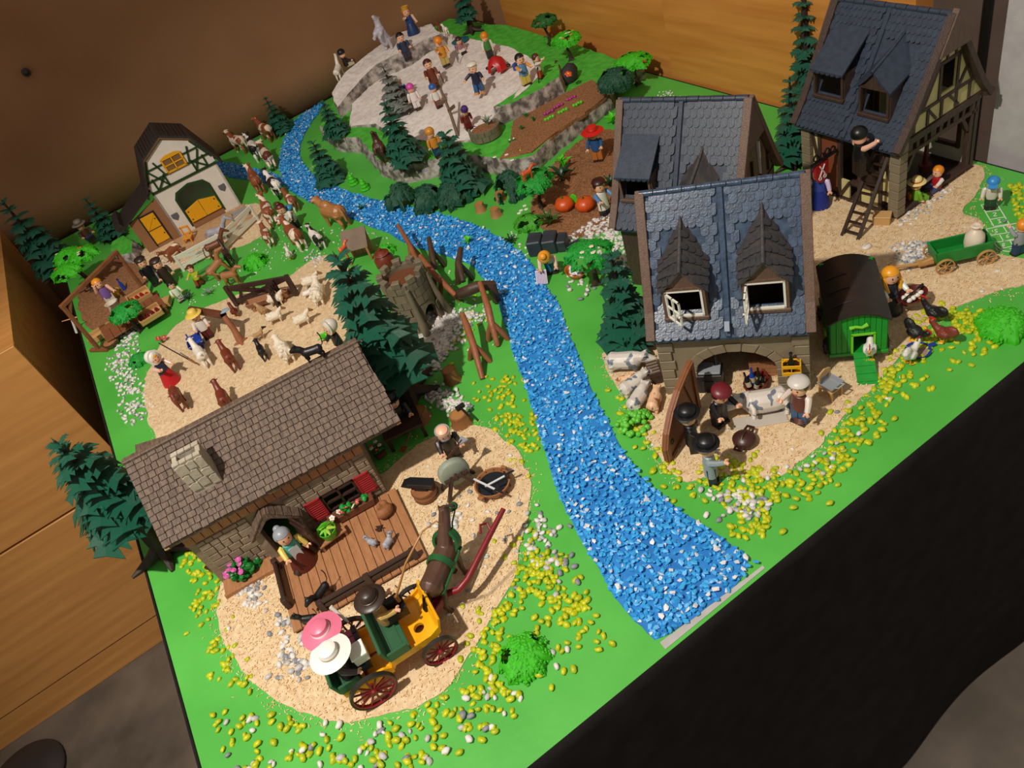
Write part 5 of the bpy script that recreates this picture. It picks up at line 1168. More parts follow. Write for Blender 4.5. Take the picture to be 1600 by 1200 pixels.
for P_ in ([(.036, .010), (.040, .010), (.040, .082), (.050, .094), (.081, .101), (.112, .094), (.122, .082), (.122, .010), (.126, .010), (.126, .084), (.116, .099), (.081, .107), (.046, .099), (.036, .084)],): MB().prism(P_, -.002, .001, 'y').build('door_arch', M_bg, barn)
for s, x0, x1 in ((-1, .042, .0805), (1, .0815, .120)):
    dd = MB().prism([(x0, .019), (x1, .019), (x1, .062 if s < 0 else .052), (x0, .052 if s < 0 else .062)], -.005, -.002, 'y').build('barn_door', M_yel, barn, bevel=.0004)
    for z in (.026, .047): MB().ell((x0 + .005 if s < 0 else x1 - .005, -.0055, z), (.0018, .001, .0018), 0, 8, 5).build('hinge', M_dark, dd)
    for k in (1, 2): MB().box((lerp(x0, x1, k / 3), -.0052, .036), (.0008, .0008, .032)).build('board_groove', M_yel, dd)
def gb(a, c, w=.0042): MB().bar((a[0], -.001, a[1]), (c[0], -.001, c[1]), w, .0035, 0, (0, 1, 0)).build('timber', M_bg, barn)
gb((0, .120), (BWd, .120), .0055); gb((.004, .146), (.160, .146)); gb((.020, .170), (.144, .170), .0035)
for x in (.018, .046, .116, .144): gb((x, .120), (x, .150))
gb((.046, .122), (.020, .166)); gb((.020, .122), (.046, .146)); gb((.116, .122), (.142, .166)); gb((.144, .122), (.118, .146)); gb((.050, .148), (.040, .182)); gb((.112, .148), (.124, .182)); gb((.002, .138), (.028, .190), .005); gb((.162, .138), (.136, .190), .005)
wf = MB(); x0, x1, z0, z1 = .056, .106, .146, .180
wf.box((x0 + .002, -.004, .162), (.004, .003, .033)).box((x1 - .002, -.004, .162), (.004, .003, .033)).box((.081, -.004, .162), (.003, .003, .033)).box((.081, -.004, z0 + .002), (.05, .003, .004)).box((.081, -.004, .163), (.05, .003, .0025)).prism([(x0, .177), (x1, .177), (x1, .180), (.093, .185), (.069, .185), (x0, .180)], -.0055, -.0025, 'y')
w2 = wf.build('loft_window', M_yel, barn)
for (x, z) in ((.069, .155), (.093, .155), (.069, .170), (.093, .170)): MB().box((x, -.003, z), (.018, .001, .012)).build('pane', mat('amber_pane', '#7a5a3a', .2), w2)
for (x, z) in ((.016, .050), (.146, .060)): MB().prism([(x - .008, z + .008), (x + .008, z + .008), (x + .008, z - .002), (x, z - .010), (x - .008, z - .002)], -.0025, .001, 'y').build('shield_plaque', pl('#5d5d63'), barn, bevel=.0006)
for i, (p, q) in enumerate((((-.014, .116), (.022, .200)), ((.022, .200), (.082, .232)), ((.082, .232), (.142, .200)), ((.142, .200), (.178, .116)))):
    a, c = Vector((p[0], 0, p[1])), Vector((q[0], 0, q[1])); n_ = (c - a).cross(Vector((0, 1, 0))).normalized() * .004
    if n_.z > 0: n_ = -n_
    b = MB(); V = [(v.x + k.x, y, v.z + k.z) for y in (-.012, BDp + .008) for v, k in ((a, Vector()), (c, Vector()), (c, n_), (a, n_))]; b.add(V, [(0, 1, 2, 3), (7, 6, 5, 4), (0, 4, 5, 1), (1, 5, 6, 2), (2, 6, 7, 3), (3, 7, 4, 0)]); b.build('roof_panel', M_roofd, barn)
    for k in range(8):
        t = (k + .5) / 8; v = a.lerp(c, t); MB().bar((v.x, -.0125, v.z + .0008), (v.x, BDp + .008, v.z + .0008), .0105, .0022, 0, tuple(n_)).build('roof_shingle_row', M_roofd, barn)
# lean-to
MB().prism([(-.082, 0), (0, 0), (0, .108), (-.050, .092), (-.082, .082)], -.001, .004, 'y').build('lean_to_wall', M_tanw, barn); MB().box((-.080, .04, .04), (.004, .08, .08)).build('lean_to_side', M_tanw, barn)
ld = MB().prism([(-.055, .012), (-.022, .012), (-.022, .084), (-.055, .084)], -.004, -.001, 'y').build('lean_to_door', M_yel, barn, bevel=.0004); MB().box((-.0385, -.0045, .048), (.033, .001, .0012)).build('door_split', M_dark, ld); MB().bar((-.052, -.0045, .052), (-.025, -.0045, .080), .003, .001, 0, (0, 1, 0)).build('door_brace', M_yel, ld)
for z in (.03, .07): MB().ell((-.026, -.005, z), (.0016, .001, .0016), 0, 6, 4).build('hinge', M_dark, ld)
df = MB(); df.box((-.057, -.002, .046), (.003, .004, .078)).box((-.020, -.002, .046), (.003, .004, .078)).box((-.0385, -.002, .086), (.040, .004, .003)); df.build('door_frame', M_dark, barn)
b = MB(); b.add([(-.104, -.012, .076), (.002, -.012, .128), (.002, BDp, .128), (-.104, BDp, .076), (-.104, -.012, .080), (.002, -.012, .132), (.002, BDp, .132), (-.104, BDp, .080)], [(3, 2, 1, 0), (4, 5, 6, 7), (0, 1, 5, 4), (1, 2, 6, 5), (2, 3, 7, 6), (3, 0, 4, 7)]); b.build('lean_to_roof', M_roofd, barn)
MB().box((-.104, .045, .086), (.018, .10, .012), 0, ry=R(-27)).build('roof_edge', M_roofd, barn)
MB().box((.075, -.055, .001), (.19, .106, .002)).build('yard_base', mat('tan_yard_base', '#b08a62', .8, '#bb956c', 60, 4, .3), barn)
M_fw = mat('white_fence_plastic', '#d8d4c4', .45)
def xfence(label, p0, p1, h, M, name='ranch_fence', bars=1, grp=None, thick=.004):
    A, B = G(*p0), G(*p1); L = (B - A).length; t = thing(name, label, 'fence', A, math.atan2(B.y - A.y, B.x - A.x), grp)
    for z in (h * .25, h * .88): MB().box((L / 2, 0, z), (L, thick * .7, h * .20)).build('rail', M, t, bevel=.0005)
    n = max(1, round(L / (h * 1.9)))
    for k in range(n + 1): MB().box((L * k / n, 0, h * .5), (thick * 1.5, thick * 1.3, h)).build('post', M, t, bevel=.0005)
    for k in range(n):
        a, c = L * k / n, L * (k + 1) / n
        for (z0, z1) in ((h * .2, h * .88), (h * .88, h * .2)): MB().bar((a, 0, z0), (c, 0, z1), h * .17, thick * .6, 0, (0, 1, 0)).build('cross_bar', M, t)
    return t
xfence('white crossed ranch fence on the green kerb of the barn yard', (288, 424), (352, 390), .042, M_fw)
xfence('white crossed ranch fence rising beside the barn corner', (356, 392), (404, 345), .044, M_fw)
xfence('short white crossed fence by the yellow lean-to door', (247, 388), (262, 372), .042, M_fw)
kb = thing('green_kerb', 'low green kerb strip under the white ranch fence', 'kerb', G(330, 418), heading((308, 430), (352, 404))); MB().box((0, 0, .003), (.085, .009, .006)).build('strip', pl('#2c7a2a'), kb, bevel=.001)
fd = xfence('dark brown rustic lattice fence at the head of the sheep pen', (372, 478), (465, 462), .050, M_dbrown, 'lattice_fence', thick=.006)
for k in range(3): MB().bar((.01 + k * .03, 0, .004), (.03 + k * .03, .0, .04), .005, .004, 0, (0, 1, 0)).build('cross_bar', M_dbrown, fd)
for k in range(5): MB().tube([(.105 + .004 * math.sin(k * 2), -.03 * k / 4 - .004, 0), (.108, -.03 * k / 4, .046 + .004 * (k % 2))], .0028, 6).build('stake', M_dbrown, fd)
for z in (.012, .034): MB().tube([(.107, 0, z), (.110, -.036, z + .003)], .0024, 6).build('side_rail', M_dbrown, fd)

# ------------------------------------------------------------------ chicken coop on wheels
QO = G(1341, 548, .018); QO.z = 0
coop = thing('chicken_coop', 'green plank chicken coop on wheels with black arched roof', 'chicken coop', QO, R(-42))
M_cg = mat('coop_green', '#128a28', .4, '#17962f', 60, 3, .1); M_cgl = pl('#78c82a'); M_croof = mat('coop_black_roof', '#241f1d', .45, '#2b2523', 60)
cw2, cL, cz_ = .0325, .112, .016
for k in range(10):
    a, c = lerp(-cw2, cw2, k / 10), lerp(-cw2, cw2, (k + 1) / 10); xm = (a + c) / 2; top_ = .068 + .011 * (1 - (xm / cw2) ** 2)
    if -.006 < xm < .0165: MB().box((xm, 0, (.047 + top_) / 2), (c - a - .0005, .003, top_ - .047)).build('front_plank', M_cg, coop)
    else: MB().box((xm, 0, (cz_ + top_) / 2), (c - a - .0005, .003, top_ - cz_)).build('front_plank', M_cg, coop)
fr = MB(); fr.box((-.0075, -.0022, .0325), (.0025, .002, .031)).box((.0180, -.0022, .0325), (.0025, .002, .031)).box((.0053, -.0022, .047), (.028, .002, .0025)); fr.build('hatch_frame', M_cgl, coop)
for s in (-1, 1):
    MB().box((s * (cw2 - .0012), cL / 2, .042), (.0024, cL, .052)).build('side_wall', M_cg, coop)
    for k in range(12): MB().box((s * (cw2 + .0004), lerp(.005, cL - .005, k / 11), .042), (.001, .0082, .052)).build('side_plank', M_cg, coop)
MB().box((0, cL, .046), (2 * cw2, .003, .06)).build('rear_wall', M_cg, coop); MB().box((0, cL / 2, cz_ - .001), (2 * cw2 + .004, cL + .006, .005)).build('chassis', M_cg, coop, bevel=.0006)
n = 10; V = []
for i in range(n + 1):
    x = lerp(-cw2 - .004, cw2 + .004, i / n); z = .0695 + .0115 * (1 - (x / cw2) ** 2 * .92)
    for y in (-.006, cL + .005):
        V += [(x, y, z), (x, y, z + .0025)]
F = []
for i in range(n): a = i * 4; c = a + 4; F += [(a, a + 2, c + 2, c), (a + 1, c + 1, c + 3, a + 3), (a, c, c + 1, a + 1), (a + 2, a + 3, c + 3, c + 2)]
F += [(0, 1, 3, 2), (n * 4, n * 4 + 2, n * 4 + 3, n * 4 + 1)]
b = MB(); b.add(V, F); rf_ = b.build('roof', M_croof, coop, smooth=True)
for y in (.020, .048, .076):
    MB().tube([(lerp(-cw2 + .004, -.004, i / 5), y, .0728 + .0115 * (1 - (lerp(-cw2 + .004, -.004, i / 5) / cw2) ** 2 * .92)) for i in range(6)], .0007, 5).build('roof_seam', M_croof, rf_)
MB().tube([(-.010, -.003, .0595), (-.004, -.0045, .0625), (.003, -.0045, .0605), (.010, -.003, .0635)], [.0026, .0018, .0018, .0028], 7).build('ornament', M_cgl, coop, smooth=True)
rp = bpy.data.objects.new('ramp', None); COL.objects.link(rp); rp.parent = coop; rp.location = (.0053, -.002, .0165); rp.rotation_euler = (R(21), 0, 0); rp.empty_display_size = .005
MB().box((0, -.023, 0), (.0235, .046, .0022)).build('ramp_board', M_cg, rp)
for k in range(4): MB().box((0, -.008 - k * .0108, .0016), (.0235, .0016, .0016)).build('cleat', M_cg, rp)
for s in (-1, 1):
    for y in (.022, .090): wheel(coop, (s * (cw2 + .004), y, .0105), .0105, .0035, M_dbrown, M_dbrown, 6)
MB().box((-cw2 - .003, .028, .030), (.003, .007, .009)).build('side_latch', M_cgl, coop)

# ------------------------------------------------------------------ open carriage
KO = Vector((.243, .196, 0)); KRZ = R(-4)
car = thing('carriage', 'open yellow horse carriage with green benches and red spoked wheels', 'carriage', KO, KRZ)
M_ky = mat('carriage_yellow', '#e6a30c', .35, '#eeb01a', 40); M_kg = pl('#2c5a3c'); M_kr = pl('#7c1620'); M_tyre = pl('#2a2723')
MB().prism([(-.066, .030), (-.040, .022), (-.012, .022), (-.006, .030), (.044, .030), (.052, .036), (.052, .040), (.040, .035), (-.010, .035), (-.014, .027), (-.040, .027), (-.066, .036)], -.030, .030, 'y').build('floor_body', M_ky, car); cut(bpy.data.objects['floor_body'], MB().lathe([(0, .02), (.0062, .02), (.0062, .045), (0, .045)], 16, at=(.032, -.010, 0)))
for s in (-1, 1):
    MB().prism([(-.068, .030), (-.040, .022), (-.012, .022), (-.012, .030), (-.020, .036), (-.068, .046)], s * .030 - .0015, s * .030 + .0015, 'y').build('rear_side', M_ky, car)
    MB().prism([(-.010, .030), (.044, .030), (.052, .037), (.052, .046), (.040, .040), (-.010, .040)], s * .030 - .0015, s * .030 + .0015, 'y').build('front_side', M_ky, car)
MB().box((.053, 0, .046), (.003, .062, .022), 0, ry=R(18)).build('dashboard', M_ky, car, bevel=.0006); cut(bpy.data.objects['dashboard'], MB().box((.0534, 0, .048), (.012, .030, .005), 0, ry=R(18)))
def bench(x, z, w):
    MB().box((x, 0, z), (.026, w, .004)).build('seat', M_kg, car, bevel=.0008); MB().box((x - .014, 0, z + .011), (.004, w, .022), 0, ry=R(-10)).build('backrest', M_kg, car, bevel=.0008)
    for k in (-1, 1): MB().box((x + k * .0065, 0, z + .0022), (.0012, w - .004, .0008)).build('seat_groove', M_kg, car); MB().box((x, k * (w / 2 - .001), z + .006), (.024, .003, .012)).build('armrest', M_kg, car, bevel=.0006)
    MB().box((x, 0, z - .008), (.020, w - .01, .014)).build('seat_box', M_ky, car)
bench(.004, .048, .074); bench(-.056, .040, .064)
for s in (-1, 1):
    wheel(car, (-.040, s * .0405, .0265), .0265, .0042, M_kr, M_kr, 12, M_tyre, rz=R(90)); wheel(car, (.040, s * .0405, .0205), .0205, .0042, M_kr, M_kr, 12, M_tyre, rz=R(90))
for x, z in ((-.040, .0265), (.040, .0205)): MB().tube([(x, -.040, z), (x, .040, z)], .0022, 8).build('axle', M_kr, car)
MB().tube([(-.04, 0, .0255), (.04, 0, .0215)], .003, 8).build('perch', M_kr, car)
# drawbar with a hoop and long shaft, turned towards the horse
db = bpy.data.objects.new('drawbar', None); COL.objects.link(db); db.parent = car; db.location = (.052, .004, .026); db.rotation_euler = (0, 0, R(31)); db.empty_display_size = .005
MB().box((.012, 0, 0), (.030, .012, .010), 0, top=.8).build('tongue', M_kr, db, bevel=.001)
hp = [(.026, .004, .002), (.034, .020, .006), (.050, .026, .010), (.070, .026, .016)]; MB().tube(hp, [.0042, .0045, .0040, .0030], 8).build('left_shaft', M_kr, db, smooth=True)
MB().tube([(.026, -.004, .002), (.034, -.018, .006), (.048, -.023, .010), (.100, -.025, .022), (.136, -.027, .030)], [.0042, .0045, .0040, .0036, .0030], 8).build('right_shaft', M_kr, db, smooth=True)
MB().tube([(.106, -.0255, .0235), (.112, -.017, .0285), (.106, -.012, .031), (.098, -.016, .027)], .0018, 6).build('hook_loop', M_kr, db, smooth=True)

# ------------------------------------------------------------------ round stone tower
TW = Vector((.550, .738, 0)); tow = thing('stone_tower', 'round grey stone tower ruin with wooden hatch behind the big fir', 'tower', TW, R(20))
M_tst = mat('tower_stone', '#6a614e', .6, '#786e59', 40, 4, .35, 140, rnd=4.0); tr, th_ = .039, .100
b = MB(); b.lathe([(tr * 1.12, 0), (tr, .02), (tr * .97, th_ - .004), (tr * .78, th_ - .004), (tr * .78, .004)], 36, close=True); cut(b.build('core_wall', M_tst, tow, smooth=True), MB().prism([(-.013, -.01), (.013, -.01), (.013, .030), (.008, .038), (0, .042), (-.008, .038), (-.013, .030)], -.06, -.018, 'y'))
for r in range(6):
    z0_, z1_ = .006 + r * .0152, .006 + (r + 1) * .0152 - .001; nb = 13; rr = tr * lerp(1.09, .985, min(1, r / 3))
    for k in range(nb):
        if (r * 7 + k * 5) % 9 == 0: continue
        if r < 3 and abs(((k + .5 * (r % 2) + .5) * 360 / nb - 270 + 180) % 360 - 180) < 32: continue
        a0, a1 = (k + .5 * (r % 2) + .03) * 2 * math.pi / nb, (k + .5 * (r % 2) + .97) * 2 * math.pi / nb; P_ = [(rr * math.cos(lerp(a0, a1, t)), rr * math.sin(lerp(a0, a1, t))) for t in (0, .5, 1)] + [(rr * 1.035 * math.cos(lerp(a0, a1, t)), rr * 1.035 * math.sin(lerp(a0, a1, t))) for t in (1, .5, 0)]
        MB().prism(P_, z0_, z1_).build('tower_block', M_tst, tow)
for k in range(9):
    a0, a1 = (k + .06) * 2 * math.pi / 9, (k + .62) * 2 * math.pi / 9; P_ = [(tr * 1.04 * math.cos(lerp(a0, a1, t)), tr * 1.04 * math.sin(lerp(a0, a1, t))) for t in (0, .5, 1)] + [(tr * .76 * math.cos(lerp(a0, a1, t)), tr * .76 * math.sin(lerp(a0, a1, t))) for t in (1, .5, 0)]
    MB().prism(P_, th_ - .005, th_ + .006).build('merlon', M_tst, tow, bevel=.0008)
MB().lathe([(0, .084), (tr * .78, .084), (tr * .78, .087), (0, .087)], 24).build('platform', M_mbrown, tow)
for a in (-2.2, -.9): MB().tube([(tr * 1.05 * math.cos(a), tr * 1.05 * math.sin(a), .088), (tr * 1.12 * math.cos(a), tr * 1.12 * math.sin(a), .05), (tr * 1.35 * math.cos(a), tr * 1.35 * math.sin(a), 0)], [.004, .005, .007], 8).build('buttress', M_tst, tow, smooth=True)
# lean wooden shed roof and pot behind the tower
sp = G(566, 408); shd = thing('wooden_shelter', 'small brown plank shelter with tilted roof behind the tower', 'shelter', sp, heading((545, 412), (590, 400)))
MB().box((0, .012, .044), (.052, .045, .003), 0, rx=R(38)).build('roof', mat('shed_roof_brown', '#6b5948', .6, '#77644f', 40, 3, .3), shd)
for x in (-.022, .022): MB().box((x, -.004, .017), (.004, .004, .034)).build('post', M_deck, shd); MB().box((x, .028, .028), (.004, .004, .056)).build('post', M_deck, shd)
planks(shd, 'wall_plank', -.024, .024, .027, .030, .002, .050, 6, M_deck)
ptt = thing('clay_pot', 'round red-brown lidded clay pot on a plank between shelter and tower', 'pot', G(607, 420)); MB().lathe([(0, 0), (.014, 0), (.019, .012), (.019, .026), (.013, .034), (.014, .037), (.010, .041), (.004, .0435), (.004, .047), (0, .048)], 20).build('pot', pl('#6e2c1a'), ptt, smooth=True); MB().lathe([(.0135, .0345), (.0155, .0365), (.0135, .0385)], 20).build('lid_rim', pl('#7d351f'), ptt, smooth=True)
# ------------------------------------------------------------------ trees and bushes
conifer('large fir with spreading roots at the chimney end of the cottage', (262, 862), (88, 672), rad=.060, layers=9, per=8, seed=1, low=.45)
conifer('large fir standing between the cottage roof and the stone tower', (642, 622), (530, 384), rad=.064, layers=10, per=9, seed=2, low=.32)
conifer('fir with a squirrel beside the arched house', (988, 540), (956, 390), rad=.043, layers=8, per=8, seed=3)
conifer('fir beside the standing brown bear on the hill', (640, 256), (613, 150), rad=.044, z=.042, layers=8, per=8, seed=4, M=M_fird)
conifer('small dark fir on the left shoulder of the hill', (528, 213), (514, 152), rad=.036, z=.041, layers=7, per=7, seed=5, M=M_fird)
conifer('small dark fir at the foot of the grey rock face', (519, 284), (500, 212), rad=.040, layers=7, per=8, seed=6, M=M_fird)
conifer('small dark fir in the meadow behind the cows', (442, 206), (412, 152), rad=.036, layers=7, per=7, seed=7, M=M_fird)
conifer('dark fir rising between the round dark bushes', (728, 300), (692, 206), rad=.055, layers=8, per=8, seed=8, M=M_fird)
conifer('dark fir in the far corner behind the snow', (738, 50), None, H=.16, rad=.035, z=.045, layers=7, per=7, seed=9, M=M_fird, low=.34)
conifer('tall dark fir behind the market stall at the left corner', (98, 428), (10, 300), rad=.058, layers=9, per=8, seed=10, M=M_fird)
conifer('dark fir behind the barn lean-to', (180, 373), (132, 308), rad=.038, layers=7, per=7, seed=11, M=M_fird)
conifer('dense fir between the two slate roofed houses', (1240, 258), (1208, 118), rad=.036, layers=9, per=7, seed=12)
conifer('tall slender fir with one red flower against the beech wall', (1262, 178), None, H=.26, rad=.040, layers=12, per=7, seed=13, low=.1)
M_fs = mat('snowy_fir', '#0c2b1c', .6, '#e6e4de', 70, 2, .3, ramp=(.56, .60), rnd=3.0)
conifer('dark fir bush flecked with snow on the snow field', (624, 168), (618, 92), rad=.040, z=.070, layers=7, per=9, seed=14, M=M_fs, low=.12)
leafy('bright green tree with orange and white blossoms on the far hill ledge', (885, 62), .033, .052, M_leaf, 1, z=.03, flowers=(('#e08a2a', 4), ('#e8e4da', 3)))
leafy('mid green tree standing apart behind the blossoming tree', (850, 33), .030, .060, leafmat('leaf_grey_green', '#2a7a34', '#1d5f26'), 2, z=.035)
leafy('bright green spreading tree by the board corner behind the slate roof', (990, 96), .033, .055, M_leaf, 3, z=.0, asp=1.2)
leafy('round dark green tree above the garden bed', (962, 128), .036, .062, M_leafd, 4, z=.0, flat=.75)
leafy('mid green tree with forked trunk above the pumpkins', (835, 284), .034, .058, M_leafm, 5, asp=1.15)
leafy('mid green tree leaning over the laundry basket', (920, 398), .036, .060, M_leafm, 6, flowers=(('#e8e0c8', 3),))
leafy('small mid green tree in front of the market crates', (196, 488), .030, .052, M_leafm, 7)
leafy('bright green broad leaf tree with red flowers beside the market stall', (112, 406), .048, .085, M_leaf, 8, pads=3, flowers=(('#c23a30', 3), ('#e8e0c8', 3)))
leafy('bright green shrub behind the leaping dogs', (392, 400), .026, .024, M_leaf, 9, 'bush', 'leafy_bush', trunk=False, flat=.8)
leafy('bright green spreading bush on the green board near the river mouth', (812, 1016), .027, .020, M_leaf, 10, 'bush', 'leafy_bush', trunk=False, flat=.7, holes=2)
leafy('bright green bush at the right edge by the hens', (1572, 488), .029, .026, M_leaf, 11, 'bush', 'leafy_bush', trunk=False, flat=.8, holes=2)
for k, (px, r, lb) in enumerate((((618, 290), .036, 'dark green hollow bush touching the river bank'), ((662, 292), .038, 'dark green hollow bush with a blue flower'), ((702, 285), .036, 'dark green hollow bush under the dark fir'), ((790, 272), .037, 'dark green hollow bush dotted with white flowers'))):
    leafy(lb, px, r, .046, M_leafd, 20 + k, 'bush', 'round_bush', trunk=False, flat=1.1, holes=9, cover=.78, flowers=(() if k in (0, 2) else ((('#5a7ad0', 1),) if k == 1 else (('#e6e4e0', 3),))), group='dark hollow bushes by the river')
leafy('flat bright green canopy with white flowers over a hollow log', (822, 338), .026, .020, leafmat('leaf_lime', '#56b82e', '#3f9a22'), 30, 'bush', 'leafy_bush', trunk=False, flat=.6, flowers=(('#e8e6e0', 4),), holes=6)
leafy('small lime green bush by the shelter', (600, 384), .018, .016, M_leaf, 31, 'bush', 'leafy_bush', trunk=False, flat=.7)
t = thing('leafy_bush', 'knobbly pale green bush beside the open gateway door', 'bush', G(992, 664), 0)
rb = random.Random(5); b = MB(); lm = leafmat('leaf_pale_green', '#6fcf45', '#5ab832', 300)
for k in range(70):
    a = rb.uniform(0, 6.28); q = math.sqrt(rb.random()) * .021; b.ell((math.cos(a) * q * 1.15, math.sin(a) * q, .004 + .012 * (1 - (q / .021) ** 2)), (.0042, .0042, .0034), 0, 6, 5)
b.build('foliage', lm, t, smooth=True)
for px, lb in (((553, 288), 'small tiered lime green bush at the river bend'), ((571, 296), 'lower tiered lime green bush at the river bend')):
    t = thing('tiered_bush', lb, 'bush', G(*px), 0)
    for k in range(4): MB().lathe([(0, .002 + k * .007), (.013 - k * .0026, .002 + k * .007), (.011 - k * .0026, .006 + k * .007), (0, .011 + k * .007)], 9).build('tier', M_leaf, t)
M_frn = pl('#2f9a24'); M_frd = pl('#123a20'); M_frb = pl('#4ec41e'); M_agv = pl('#7d8f84')
tuft('bright green fern in the vegetable patch', (882, 268), .026, M_frb, 7, up=1.1, seed=1, wid=.16, stem=.010); tuft('dark palm-like fern under the bright fern', (880, 282), .036, M_frd, 8, up=.5, seed=2, stem=.006)
tuft('dark fern against the slate roofed house', (956, 292), .030, M_frd, 9, up=.7, seed=3); tuft('bright fern behind the red-hatted gardener', (958, 192), .024, M_frb, 7, up=.9, seed=4, wid=.2); tuft('dark leafy plant under the forked tree', (860, 352), .030, pl('#3c5a20'), 10, up=.9, seed=15)
tuft('bright green water plant on the river gravel', (733, 380), .017, M_frb, 6, seed=5, wid=.22); tuft('dark water plant by the slate rock', (800, 380), .019, M_frd, 9, seed=6); tuft('dark water plant at the upper river bank', (566, 328), .016, pl('#17562c'), 8, seed=7); tuft('dark water plant under the hollow bushes', (622, 322), .018, M_frd, 8, seed=16)
tuft('green grass tuft on the hill beside the planter', (786, 172), .018, M_frn, 9, z=.06, seed=8); tuft('grey-green agave in the meadow above the pen', (327, 460), .018, M_agv, 9, seed=9, wid=.09); tuft('dark agave beside the flat crate', (296, 468), .019, pl('#33443a'), 10, seed=10, wid=.09); tuft('green tuft at the brook mouth', (428, 268), .016, pl('#1f6a26'), 9, seed=11); tuft('green tuft beside the cottage roof corner', (580, 575), .014, M_frb, 7, seed=12); tuft('green tuft in front of the barn lean-to', (222, 390), .016, pl('#1f5a26'), 9, seed=13); tuft('bright leafy tuft behind the cottage ridge', (512, 532), .018, M_frb, 6, seed=14, wid=.22)
# pink rose bush, trough plank
t = thing('rose_bush', 'green rose bush with many pink blossoms beside the porch step', 'bush', G(388, 893), 0); b = MB(); rb = random.Random(8)
for k in range(60):
    a = rb.uniform(0, 6.28); q = math.sqrt(rb.random()) * .021; b.ell((math.cos(a) * q, math.sin(a) * q * .9, .004 + .026 * rb.random() * (1 - (q / .03) ** 2)), (.006, .005, .003), 0, 6, 5, Euler((rb.uniform(-1, 1), rb.uniform(-1, 1), 0)).to_matrix())
b.build('foliage', leafmat('leaf_rose', '#12862e', '#0c6622', 260), t, smooth=True)
for k in range(13):
    a = k * 2.4; q = .006 + .016 * (k % 5) / 5; r_ = MB(); r_.lathe([(0, 0), (.0035, .0006), (.0042, .0026), (.0030, .0036), (.0020, .0030), (.0010, .0038), (0, .0036)], 9); r_.build('rose', pl('#cf5ea8'), t, smooth=True, loc=(math.cos(a) * q - .004, math.sin(a) * q - .004, .024 + .006 * math.cos(k)), rot=(rb.uniform(-.5, .5), rb.uniform(-.5, .5), 0))
t = thing('wooden_trough', 'dark brown wooden trough plank lying by the rose bush', 'trough', G(343, 892), heading((320, 880), (366, 902))); MB().box((0, 0, .006), (.042, .014, .003)).build('board', M_dbrown, t, bevel=.0005); MB().box((0, .006, .006), (.042, .002, .010)).build('side', M_dbrown, t); MB().box((.019, 0, .003), (.004, .014, .006)).build('foot', M_dbrown, t); MB().box((-.019, 0, .003), (.004, .014, .006)).build('foot', M_dbrown, t)

# ------------------------------------------------------------------ animals
CW = 'cows in the meadow'
for k, (kind, tl_, hd_, ct, lb) in enumerate((
    ('cow', (393, 226), (346, 218), 'brownwhite', 'brown and white cow walking along the backdrop'), ('cow', (404, 246), (388, 216), 'blackwhite', 'black and white cow between the brown cows at the backdrop'),
    ('cow', (434, 212), (391, 194), 'brownwhite', 'brown and white cow standing beside the small meadow fir'), ('cow', (423, 254), (410, 232), 'dkcow', 'brown cow seen from behind at the brook fork'),
    ('cow', (406, 294), (391, 268), 'brownwhite', 'brown cow drinking at the side brook'), ('cow', (442, 302), (412, 274), 'blackwhite', 'black and white cow drinking at the side brook'),
    ('cow', (425, 346), (412, 312), 'brownwhite', 'brown and white cow beside the barn corner'), ('cow', (474, 380), (440, 350), 'brownwhite', 'large brown and white cow next to the milker'),
    ('calf', (421, 378), (411, 354), 'brownwhite', 'brown and white calf behind the large cow'), ('calf', (464, 322), (442, 304), 'brownwhite', 'brown calf on the river bank by the milker'),
    ('calf', (502, 380), (482, 360), 'blackwhite', 'black and white calf in the open meadow'), ('cow', (272, 384), (252, 402), 'brownwhite', 'brown and white cow behind the men in black'))):
    animal(kind, lb, tl_, hd_, ct, group=CW, cat='cow' if kind == 'cow' else 'calf')
animal('bull', 'tan horned bull on the river bank', (541, 338), (490, 326), 'tan', group=CW, cat='bull')
animal('horse', 'grey horse standing in the barn yard', (328, 362), (360, 352), 'grey', cat='horse', s=.72); animal('horse', 'chestnut pony behind the white fence', (322, 384), (356, 368), 'brown', cat='horse', s=.66); animal('horse', 'dark brown pony with bridle at the fence gap', (352, 396), (346, 382), 'darkbrown', cat='horse', s=.6)
animal('dog', 'tan dog leaping with raised forelegs by the bright shrub', (333, 424), (376, 402), 'foxdog', cat='dog', pitch=R(24), s=1.15); animal('dog', 'tan dog with lowered head under the leaping dog', (344, 436), (388, 428), 'foxdog', cat='dog', s=1.0)
animal('goat', 'white goat beside the blue wheelbarrow', (324, 568), (302, 538), 'white', cat='goat'); animal('goat', 'red-brown goat with raised head in the pen', (365, 572), (348, 542), 'redbrown', cat='goat'); animal('goat', 'red-brown goat at the shepherdess skirt', (272, 608), (286, 644), 'redbrown', cat='goat'); animal('goat', 'red-brown goat half hidden by the cottage roof', (354, 636), (344, 606), 'redbrown', cat='goat')
animal('kid', 'tan lamb with black head in the pen', (397, 525), (415, 514), 'blackface', cat='lamb'); animal('kid', 'small black kid goat in the pen', (412, 556), (404, 538), 'black', cat='goat'); animal('lamb', 'tan lamb behind the woolly sheep', (414, 486), (400, 480), 'lambtan', cat='lamb')
SHG = 'white sheep in the pen'
for tl_, hd_, lb in (((418, 466), (448, 458), 'cream sheep next to the wooden feeding trough'), ((418, 494), (444, 484), 'cream sheep in front of the feeding trough sheep'), ((458, 500), (489, 486), 'cream sheep with brown face standing alone'), ((449, 556), (434, 534), 'cream sheep near the black cat'), ((472, 440), (504, 430), 'cream sheep under the big fir boughs'), ((494, 468), (500, 440), 'cream sheep turned away beside the fir')): animal('sheep', lb, tl_, hd_, 'sheep', cat='sheep', group=SHG)
